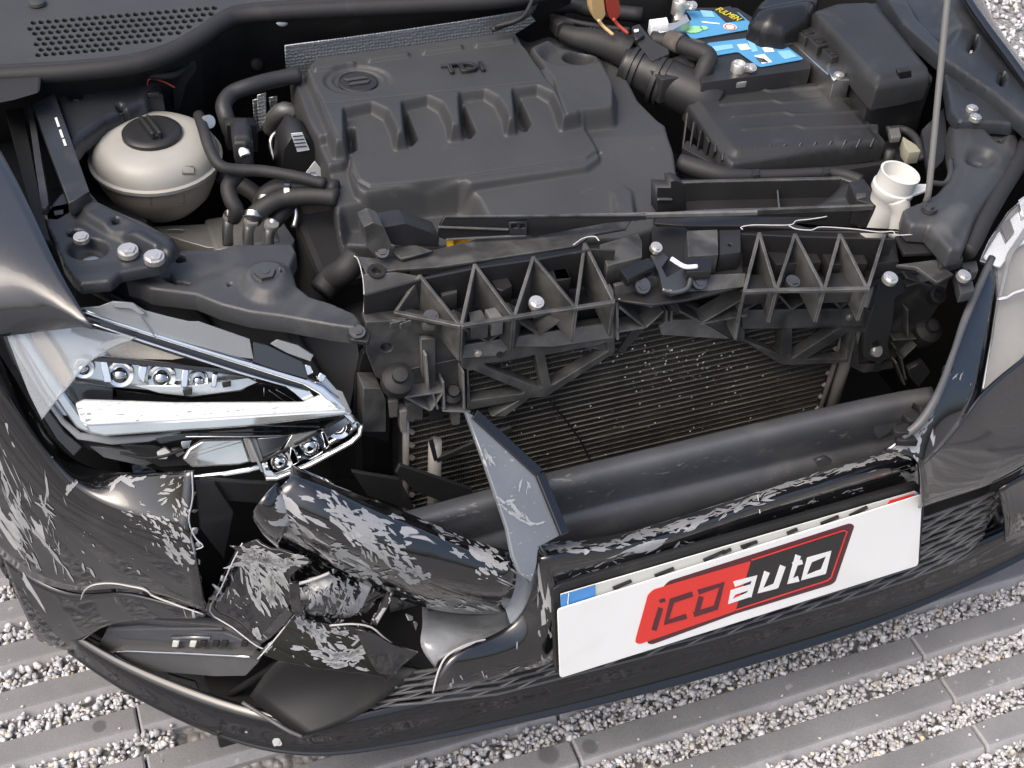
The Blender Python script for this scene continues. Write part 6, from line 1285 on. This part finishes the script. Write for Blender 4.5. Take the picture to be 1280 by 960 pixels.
# outer end: hazed lens over amber and chrome
H('inner_bezel', [(0, 372), (30, 385), (100, 420), (180, 440), (130, 448), (98, 470), (112, 520), (70, 520), (30, 440)], 'satin_silver', -.05)
H('amber_reflector', [(34, 392), (52, 412), (70, 436), (90, 470), (84, 484), (60, 470), (40, 420)], 'amber', -.035, .006, 2)
H('bezel_fin', [(40, 384), (52, 398), (58, 412), (46, 404)], 'bezel_grey', -.03)
H('side_frame', stroke([(2, 374), (30, 425), (58, 470), (84, 508), (100, 530), (120, 541)], [10, 13, 14, 15, 15, 10]), 'pearl_white', -.022, .012, bev=.003)
H('side_frame', stroke([(-2, 388), (22, 440), (52, 490), (78, 528), (98, 546), (140, 552), (185, 549), (226, 540)], [4, 5, 5, 6, 8, 9, 8, 4]), 'milky_lens', -.012, .008, bev=.002)
H('gap_trim', stroke([(-4, 398), (20, 452), (48, 504), (76, 545), (98, 565)], [8, 9, 12, 16, 18]), 'gloss_black', -.03, .01, bev=.002)
H('outer_lens', [(-60, 318), (0, 349), (60, 381), (117, 411), (145, 418), (170, 422), (150, 430), (130, 440), (112, 452), (98, 466), (86, 482), (72, 498), (52, 524), (36, 492), (16, 440), (0, 398), (-40, 340)], 'lens_haze', .006, .0025, 1.5)
tube('lens_crack', [HP.hit(a, b, .007) for a, b in ((170, 422), (150, 430), (130, 440), (112, 452), (98, 466), (86, 482), (72, 498), (52, 524))], .0008, 'milky_lens', hl, 6, 3)
for q in ([(50, 392), (62, 388), (72, 400), (60, 404)], [(62, 388), (70, 386), (76, 394)], [(56, 406), (64, 408), (62, 416)], [(80, 404), (90, 408), (88, 418), (76, 416)], [(44, 402), (52, 404), (50, 408)]):
    H('lens_facet', q, 'pearl_white', -.02, .003)
# tan side reflector, upper chrome bars
H('side_reflector', [(124, 430), (160, 419), (200, 432), (240, 446), (215, 450), (142, 448)], 'tan_reflector', -.03, .004)
H('upper_blade', [(104, 392), (150, 405), (250, 436), (330, 462), (384, 481), (386, 490), (330, 475), (220, 445), (150, 422), (112, 408)], 'gloss_black', -.008, .02, bev=.002)
H('chrome_blade', stroke([(100, 388), (150, 405), (220, 427), (300, 452), (381, 477), (402, 488), (428, 512), (444, 530)], [5, 8, 9, 9, 10, 12, 13, 9]), 'chrome', .004, .012, bev=.003)
H('chrome_blade', stroke([(112, 404), (150, 417), (220, 440), (300, 466), (378, 488)], [2, 3, 3, 3, 2]), 'chrome', .0, .008, bev=.001)
H('upper_lens', [(102, 385), (124, 383), (140, 377), (166, 379), (180, 388), (210, 396), (236, 402), (248, 402), (312, 424), (317, 449), (300, 447), (240, 431), (180, 414), (130, 397)], 'milky_lens', .010, .004)
H('upper_lens', [(140, 377), (166, 379), (182, 392), (176, 394), (164, 386), (142, 384)], 'milky_lens', .016, .006)
H('lens_rib', stroke([(175, 396), (196, 424)], 1.5), 'satin_silver', .014, .002)
H('end_cover', [(316, 428), (335, 432), (352, 440), (378, 452), (386, 474), (350, 464), (316, 452)], 'fender_paint', .008, .008, 1)
H('upper_lens', [(338, 430), (346, 425), (372, 432), (392, 444), (388, 452), (360, 442)], 'milky_lens', .012, .006)
for q, m_, o_ in (([(380, 456), (388, 457), (392, 466), (384, 470)], 'chrome', .0), ([(394, 470), (408, 472), (422, 488), (428, 506), (412, 492)], 'satin_silver', -.006), ([(420, 488), (428, 490), (438, 512), (440, 522), (428, 508)], 'milky_lens', .004), ([(400, 466), (408, 470), (404, 478), (396, 474)], 'chrome', .004)):
    H('corner_facet', q, m_, o_, .006)
# LED row
H('module_carrier', [(84, 456), (96, 446), (180, 456), (260, 464), (322, 474), (302, 489), (240, 496), (190, 488), (140, 484), (92, 478)], 'pearl_white', -.045, .008, 2)
H('module_shade', [(110, 448), (130, 447), (300, 462), (330, 470), (300, 468), (200, 459), (118, 452)], 'gloss_black', -.02, .01)
def bowl(px, py, r_, off, dep=.014):
    c = HP.hit(px, py, off); ax = HP.n*.7+np.array([0, -.5, .2])
    o = lathe('reflector_cup', c, ax, [(r_*.95, -.008), (r_*.92, -.004), (r_*.5, -.006), (r_*.1, -.007)], 'chrome', hl, 24)
    lathe('projector_lens', c-HP.n*.004, ax+np.array([.2, 0, 0]), [(r_*.66, -.006), (r_*.62, .0), (r_*.5, r_*.24), (r_*.3, r_*.38), (r_*.1, r_*.43), (r_*.02, r_*.44)], 'smoked_chrome' if 'smoked_chrome' in MATS else mat('smoked_chrome', (.55, .57, .58), .05, metal=1.), o, 20)
for (x, y, r_) in ((104, 462, .013), (150, 470, .0165), (202, 474, .0175), (248, 477, .012)): bowl(x, y, r_, -.032)
for q in ([(126, 452), (134, 452), (140, 478), (130, 478)], [(174, 458), (184, 458), (180, 480), (172, 470)], [(228, 462), (236, 462), (234, 484), (226, 484)], [(266, 468), (272, 468), (270, 484), (264, 484)]):
    H('module_divider', q, 'chrome', -.026, .012)
H('module_strip', [(168, 482), (240, 482), (310, 472), (322, 478), (300, 488), (240, 496), (200, 492)], 'pearl_white', -.03, .006)
for q in ([(228, 488), (240, 486), (240, 493), (230, 495)], [(277, 479), (288, 477), (289, 483), (279, 485)]): H('module_clip', q, 'dark', -.022, .004)
H('inner_mask', [(86, 474), (140, 486), (200, 494), (238, 500), (300, 492), (325, 478), (384, 492), (392, 506), (240, 509), (100, 510)], 'gloss_black', -.05, .01)
H('mask_face', [(88, 476), (140, 486), (142, 506), (100, 507)], 'fender_paint', -.03, .006)
for q in (((330, 484), (330, 496)), ((336, 488), (360, 505)), ((345, 487), (372, 503))): H('mask_wire', stroke(q, 1.2), 'satin_silver', -.03, .003)
H('corner_reflector', [(356, 482), (382, 482), (396, 500), (404, 506), (384, 506), (366, 490)], 'chrome', -.012, .006)
# daytime-light bar
H('light_bar', [(94, 506), (104, 502), (220, 506), (380, 505), (400, 496), (420, 500), (440, 516), (425, 520), (310, 533), (130, 545), (112, 540), (100, 526)], 'drl_flaked', .004, .014, 1, bev=.003)
H('light_bar_edge', [(104, 530), (220, 525), (380, 515), (432, 512), (440, 518), (420, 521), (310, 534), (130, 546), (112, 542)], 'pearl_white', .008, .012, 1, bev=.003)
H('lower_mask', [(190, 546), (235, 540), (330, 533), (415, 522), (440, 520), (412, 536), (360, 545), (300, 549), (245, 548), (200, 556)], 'gloss_black', -.012, .012, bev=.002)
H('mask_line', stroke([(232, 546), (300, 546), (352, 545)], 1.6), 'satin_silver', -.002, .004)
H('mask_line', stroke([(290, 530), (345, 533), (400, 534)], 1.0), 'satin_silver', .0, .004)
# lower reflectors
H('low_beam_reflector', [(228, 574), (236, 560), (252, 550), (304, 548), (314, 578), (300, 582), (240, 585)], 'pearl_white', -.02, .008, 2, bev=.003)
H('reflector_line', stroke([(232, 574), (270, 562), (305, 552)], 1.0), 'grey_alloy', -.011, .002)
for q, m_, o_ in (([(304, 548), (320, 548), (330, 577), (314, 578)], 'grey_alloy', -.012), ([(320, 548), (348, 546), (366, 541), (350, 562), (330, 577)], 'satin_silver', -.016), ([(366, 541), (400, 534), (384, 552), (352, 566)], 'pearl_white', -.014), ([(400, 534), (432, 518), (444, 524), (410, 548)], 'satin_silver', -.012), ([(309, 549), (313, 549), (330, 590), (326, 590)], 'milky_lens', -.006)):
    H('reflector_facet', q, m_, o_, .006)
H('reflector_tray', [(322, 582), (352, 566), (400, 542), (436, 520), (450, 528), (452, 540), (446, 550), (388, 583), (344, 600), (332, 598)], 'chrome', -.03, .008, 2, bev=.002)
for (x, y, r_) in ((350, 579, .0165), (388, 559, .019), (424, 535, .017)): bowl(x, y, r_, -.018, .018)
for q in ([(363, 560), (368, 562), (374, 578), (366, 582), (362, 572)], [(401, 540), (406, 540), (412, 556), (408, 562)], [(438, 522), (444, 524), (446, 534), (440, 536)]): H('tray_divider', q, 'chrome', -.012, .01)
H('tray_gap', stroke([(328, 577), (362, 560)], 3), 'dark', -.008, .004); H('tray_gap', stroke([(368, 556), (398, 541)], 3), 'dark', -.008, .004); H('tray_gap', stroke([(408, 534), (430, 522)], 3), 'dark', -.008, .004)
H('lower_rim', stroke([(242, 596), (280, 594), (310, 589), (328, 583)], [3, 6, 6, 7]), 'chrome', -.008, .01, bev=.002)
H('lower_rim', stroke([(332, 599), (346, 599), (388, 582), (440, 554), (450, 544), (452, 532)], [5, 5, 5, 5, 5, 4]), 'pearl_white', -.006, .01, bev=.002)
for q, m_, o_ in (([(112, 558), (160, 562), (200, 576), (180, 583), (130, 572)], 'bezel_grey', -.05), ([(150, 556), (190, 556), (232, 566), (236, 582), (200, 584), (180, 574)], 'black_plastic', -.045), ([(196, 566), (206, 560), (214, 566), (208, 574), (198, 574)], 'plate_back', -.03), ([(214, 562), (226, 560), (232, 566), (222, 572)], 'bezel_grey', -.03), ([(226, 552), (240, 550), (236, 560), (228, 562)], 'satin_silver', -.02)):
    H('lamp_internals', q, m_, o_, .008)
tube('lamp_wire', [HP.hit(a, b, -.03) for a, b in ((150, 566), (180, 572), (205, 570), (232, 560))], .002, 'rubber', hl)
# the other headlight, whole
HR = Plane(P(1283, 245, .775), P(1230, 488, .635), P(1345, 400, .70))
h2 = plate('headlight', HR, [(1290, 240), (1262, 266), (1238, 300), (1226, 325), (1244, 335), (1246, 372), (1242, 410), (1228, 486), (1236, 490), (1282, 442), (1360, 390), (1430, 330), (1430, 215), (1360, 225)], .01, 'bezel_mid' if 'bezel_mid' in MATS else mat('bezel_mid', (.22, .225, .22), .3, var=.15), car, off=-.03)
prop(h2, 'pale unbroken headlight at the right edge')
def G(name, pts, m_, off, th=.006, r=0): return plate(name, HR, pts, th, m_, h2, off=off, r=r, bev=.001)
G('inner_bezel', [(1228, 322), (1246, 292), (1268, 268), (1290, 252), (1290, 300), (1268, 312), (1250, 335), (1236, 330)], 'pearl_white', -.02)
G('inner_bezel', [(1250, 282), (1262, 272), (1268, 290), (1258, 302)], 'bezel_grey', -.014); G('inner_bezel', [(1272, 250), (1290, 238), (1290, 262), (1278, 272)], 'satin_silver', -.012)
G('light_guide', stroke([(1300, 262), (1262, 318), (1250, 372)], [8, 7, 5]), 'milky_lens', -.012)
G('light_guide', stroke([(1246, 374), (1258, 372), (1268, 366), (1300, 356)], 4), 'pearl_white', -.012)
G('lens_rim', stroke([(1247, 374), (1240, 420), (1229, 486)], [2, 2, 3]), 'pearl_white', .002, .006)
G('lens', [(1292, 236), (1260, 264), (1236, 300), (1224, 326), (1246, 334), (1248, 372), (1243, 410), (1229, 489), (1237, 491), (1284, 443), (1362, 390), (1432, 330), (1432, 212), (1362, 222)], 'lens', .004, .003)

# --- number plate and the advertising plate over it
NP = Plane(P(697, 762, .5), P(1153, 618, .5), P(700, 848, .39))
hold = plate('plate_holder', NP, [(691, 737), (700, 731), (1146, 604), (1154, 610), (1155, 640), (1150, 703), (704, 846), (695, 838)], .008, 'black_plastic', car, off=-.010, r=3)
npl = plate('number_plate', NP, [(701, 743), (1144, 614), (1150, 618), (1148, 700), (705, 840)], .002, 'plate_back', car, off=-.006)
prop(npl, 'number plate almost wholly hidden behind the advertising plate')
plate('blue_band', NP, [(701, 744), (744, 731), (744, 770), (702, 785)], .0006, 'plate_blue', npl, off=-.0045, bev=.0001)
plate('coloured_emblem', NP, [(1108, 633), (1112, 626), (1143, 617), (1143, 630), (1138, 633)], .0006, 'logo_red', npl, off=-.0045, bev=.0001)
for q in ([(1122, 628), (1132, 625), (1134, 629), (1124, 632)],): plate('emblem_mark', NP, q, .0006, 'print_yellow', npl, off=-.0038, bev=.0001)
plate('blue_band', NP, [(1143, 618), (1149, 616), (1149, 630), (1143, 632)], .0006, 'plate_blue', npl, off=-.0045, bev=.0001)
zz5 = lambda p: zc(560, 460, 3.2, p); zz7 = lambda p: zc(880, 460, 3.2, p)
for q in (zz5([(648, 888), (735, 862)]), zz5([(815, 838), (905, 812)]), zz5([(1010, 776), (1110, 742)]), zz5([(1165, 726), (1215, 712)]), zz7([(60, 748), (110, 735)]), zz7([(135, 722), (215, 705)]), zz7([(320, 668), (375, 655)]), zz7([(455, 630), (540, 604)]), zz7([(570, 598), (655, 566)])):
    plate('plate_character', NP, stroke([(q[0][0]+4, q[0][1]-1.5), (q[1][0], q[1][1]-3)], 4), .0012, 'print_dark', npl, off=-.0038, bev=.0002, r=1)
for q in ((712, 768), (712, 752), (711, 745)): pass
tube('plate_scratch', [NP.hit(711, 742, -.003), NP.hit(710, 755, -.003), NP.hit(712, 766, -.001)], .0006, 'print_white', npl)
ad = plate('advertising_plate', NP, [(697, 762), (1153, 618), (1148, 707), (700, 848)], .0022, 'plate_white', None, off=0, r=4.5, bev=.0006)
prop(ad, 'white car dealer plate with red and black iCD auto logo', 'sign', kind='thing')
DN = [0]
def D(name, pts, m_, off, holes=(), r=0):
    DN[0] += 1
    return plate(name, NP, pts, .0005, m_, ad, off=off+DN[0]*.00003, bev=.00008, r=r, holes=holes)
z66 = lambda p: zc(600, 660, 3.2, p); z88 = lambda p: zc(880, 660, 3.2, p)
ZL = lambda p: zc(780, 640, 4.2667, p)
D('logo_shadow', ZL([(205, 405), (240, 368), (1205, 60), (1230, 72), (1128, 372), (1105, 388), (590, 545), (150, 707), (122, 700), (140, 650)]), 'logo_maroon', .0004, r=3)
D('logo_red', ZL([(128, 442), (158, 414), (678, 262), (594, 528), (84, 705), (60, 697), (64, 672)]), 'logo_red', .0008, r=2.5)
D('logo_black', ZL([(678.5, 262), (1185, 102), (1196, 112), (1110, 352), (1088, 370), (594.5, 527)]), 'logo_dark', .0008, r=1.5)
D('logo_line', stroke(ZL([(680, 258), (1172, 99), (1190, 106), (1106, 350), (1086, 367), (596, 524)]), 1.5), 'logo_red', .0013)
LD = lambda nm, pts, wd=6.3: D(nm, stroke(ZL(pts), wd), 'logo_maroon', .0013)
LD('letter_i', [(190, 478), (220, 468)], 4.5); LD('letter_i', [(196, 512), (160, 632)])
LD('letter_c', [(366, 438), (256, 474), (226, 590), (334, 556)])
LD('letter_d', [(396, 428), (524, 388), (490, 510), (372, 548)]); LD('letter_d', [(412, 452), (390, 532)])
AU = lambda nm, pts, wd=7.2: D(nm, stroke(ZL(pts), wd), 'plate_white', .0013)
AU('letter_a', [(588, 386), (697, 352), (665, 452)], 7); AU('letter_a', [(668, 440), (568, 478), (582, 430), (676, 400)], 6.6)
AU('letter_u', [(764, 320), (728, 420), (812, 394)]); AU('letter_u', [(848, 288), (808, 402)])
AU('letter_t', [(930, 232), (886, 370), (932, 356)]); AU('letter_t', [(900, 282), (952, 266)], 5.5)
o_, i_ = stroke(ZL([(990, 256), (1092, 222), (1064, 318), (960, 350)]), 7.2, True); D('letter_o', o_, 'plate_white', .0013, holes=[i_])
strip['kind'] = 'thing'

# --- paint chips: slivers of bare primer lying on the damaged skin (far too many to count)
from mathutils.bvhtree import BVHTree
bpy.context.view_layer.update()
DG = bpy.context.evaluated_depsgraph_get()
KZ = lambda x, y: (240+x/3.048, 560+y/3.048)
def chips(targets, blobs, m_, parent, seed, lift=.0007):
    tr = [BVHTree.FromObject(o, DG) for o in targets]; cr = random.Random(seed); vs, fs = [], []
    o0 = Vector(CP)
    def cast(px_, py_):
        best = None
        for t in tr:
            h = t.ray_cast(o0, Vector(ray(px_, py_)).normalized())
            if h[0] is not None and (best is None or h[3] < best[1]): best = (h[0]+(h[1] if h[1].dot(o0-h[0]) > 0 else -h[1])*lift, h[3])
        return best
    for (cx, cy, rx, ry, an, n, ln, wd) in blobs:
        ca, sa = math.cos(math.radians(an)), math.sin(math.radians(an))
        for _ in range(n):
            u, v = cr.gauss(0, .5)*rx, cr.gauss(0, .5)*ry; x, y = cx+u*ca-v*sa, cy+u*sa+v*ca
            a2 = math.radians(an+cr.gauss(0, 16)); c2, s2 = math.cos(a2), math.sin(a2); k_ = min(1.9, max(.35, cr.lognormvariate(-.25, .55)))
            L_, W_ = ln*k_*.5, wd*cr.uniform(.5, 1.3)*.5*min(1.3, k_)
            m2 = 12; pts = []
            for q in range(m2):
                t = 2*math.pi*q/m2; rr = cr.uniform(.55, 1.2); pts.append((L_*math.cos(t)*rr, W_*math.sin(t)*rr+L_*.06*cr.uniform(-1, 1)))
            cc_ = cast(x, y)
            if cc_ is None: continue
            hs_ = [cast(x+p*c2-q*s2, y+p*s2+q*c2) for p, q in pts]
            if any(h is None or abs(h[1]-cc_[1]) > .02 for h in hs_): continue
            b0 = len(vs); vs.append(cc_[0]); vs += [h[0] for h in hs_]; fs += [(b0, b0+1+q, b0+1+(q+1) % m2) for q in range(m2)]
    if vs: prop(mesh('paint_chips', vs, fs, m_, parent), kind='stuff')
def kb(lst): return [(*KZ(x, y), rx/3.048, ry/3.048, an, n, ln, wd) for x, y, rx, ry, an, n, ln, wd in lst]
chips([A_, K_], kb([(640, 290, 210, 75, 27, 62, 22, 6), (560, 230, 110, 40, 30, 24, 16, 4), (760, 400, 130, 50, 30, 34, 18, 5), (1010, 335, 170, 40, 29, 55, 16, 4), (830, 480, 80, 50, 20, 30, 12, 5), (1150, 440, 70, 50, 25, 40, 10, 4), (950, 590, 130, 16, 8, 25, 12, 3), (420, 310, 50, 40, 40, 14, 18, 6), (560, 400, 60, 30, 10, 20, 10, 5), (700, 480, 90, 30, 15, 25, 12, 4), (680, 420, 30, 60, 80, 8, 20, 6)]), 'primer', bump, 1)
chips([K_], kb([(560, 545, 130, 70, 60, 80, 9, 3), (470, 560, 50, 60, 80, 40, 10, 3)]), 'primer', bump, 2)
chips([B_], kb([(230, 410, 120, 36, 8, 45, 20, 6), (330, 430, 110, 30, 12, 40, 16, 6), (310, 540, 70, 100, 62, 40, 34, 7), (230, 480, 30, 90, 70, 14, 30, 6), (110, 540, 20, 60, 115, 10, 8, 3), (262, 722, 24, 14, 60, 6, 12, 5), (200, 600, 120, 80, 40, 8, 3, 2)]), 'primer', bump, 3)
chips([S_], [(390, 715, 30, 10, 25, 30, 10, 3), (450, 735, 40, 8, 22, 30, 9, 3), (500, 752, 24, 6, 25, 16, 8, 3), (352, 720, 10, 20, 70, 14, 10, 3)], 'primer', bump, 14)
chips([C_], kb([(545, 790, 130, 45, 15, 38, 18, 6), (600, 800, 110, 40, 150, 24, 18, 5), (450, 690, 80, 40, 50, 30, 16, 5), (560, 700, 130, 20, 10, 25, 14, 4), (300, 752, 40, 20, 130, 8, 10, 3), (740, 810, 70, 20, 60, 10, 8, 3), (400, 760, 120, 60, 30, 8, 4, 2)]), 'primer', bump, 4)
chips([bump], [(22, 640, 34, 14, 78, 20, 40, 4), (30, 690, 30, 12, 75, 14, 34, 4), (58, 640, 40, 10, 72, 18, 44, 3.5), (66, 690, 34, 10, 74, 12, 36, 3), (40, 715, 16, 10, 105, 6, 26, 6), (108, 712, 14, 8, 55, 5, 12, 4), (205, 660, 45, 14, 38, 50, 10, 3), (222, 688, 28, 16, 40, 40, 12, 4), (232, 640, 12, 24, 60, 24, 8, 3), (165, 598, 30, 6, -12, 12, 14, 5), (215, 610, 30, 20, -20, 12, 9, 2.5), (88, 610, 6, 6, 100, 4, 9, 4), (180, 655, 30, 10, 30, 14, 8, 2), (190, 745, 30, 8, 55, 8, 10, 3), (140, 690, 90, 60, 40, 20, 3, 1.6)], 'primer', bump, 5)
chips([ctr], [(715, 684, 50, 6, -4, 45, 18, 3.5), (790, 672, 45, 6, -12, 40, 16, 3.5), (860, 655, 50, 6, -18, 45, 18, 3.5), (920, 634, 40, 6, -20, 30, 14, 3), (990, 606, 60, 6, -18, 45, 16, 3), (1075, 580, 50, 6, -18, 55, 14, 3), (1125, 566, 26, 10, -14, 45, 10, 3), (1138, 592, 10, 14, 30, 18, 8, 3), (760, 712, 60, 10, -15, 30, 12, 2), (850, 690, 60, 10, -18, 24, 14, 2), (700, 740, 8, 30, 70, 10, 10, 2), (1020, 628, 60, 8, -18, 20, 10, 1.8)], 'primer', bump, 6)
chips([wing_], [(690, 790, 8, 16, 90, 14, 10, 4), (650, 840, 24, 6, -15, 14, 9, 2.5), (608, 850, 20, 10, 60, 6, 6, 2), (566, 852, 4, 10, 80, 3, 8, 3)], 'primer', bump, 7)
chips([M_], [(606, 575, 10, 8, 60, 10, 12, 3), (614, 628, 20, 5, 8, 14, 16, 6), (650, 646, 26, 6, 25, 16, 14, 3), (655, 610, 4, 14, 95, 5, 10, 2)], 'peeled_pale' if 'peeled_pale' in MATS else mat('peeled_pale', (.34, .36, .37), .4, var=.1), bump, 8)
chips([bpy.data.objects['bumper_corner_flange'], rc], [(1128, 556, 26, 8, -35, 40, 9, 3), (1155, 530, 20, 8, -50, 24, 9, 2.5), (1140, 578, 10, 10, 40, 16, 8, 3), (1185, 470, 8, 30, -70, 10, 8, 2)], 'primer', bump, 9)
chips([beam], [(900, 575, 90, 10, -12, 40, 7, 1.6), (760, 615, 60, 14, -14, 24, 6, 1.5), (700, 600, 20, 10, -12, 12, 8, 2), (1040, 545, 60, 8, -12, 16, 6, 1.5), (580, 640, 40, 10, -10, 14, 7, 2), (960, 600, 80, 10, -14, 20, 5, 1.2)], 'beam_scuff' if 'beam_scuff' in MATS else mat('beam_scuff', (.16, .155, .15), .6, var=.2), beam, 10, .0004)
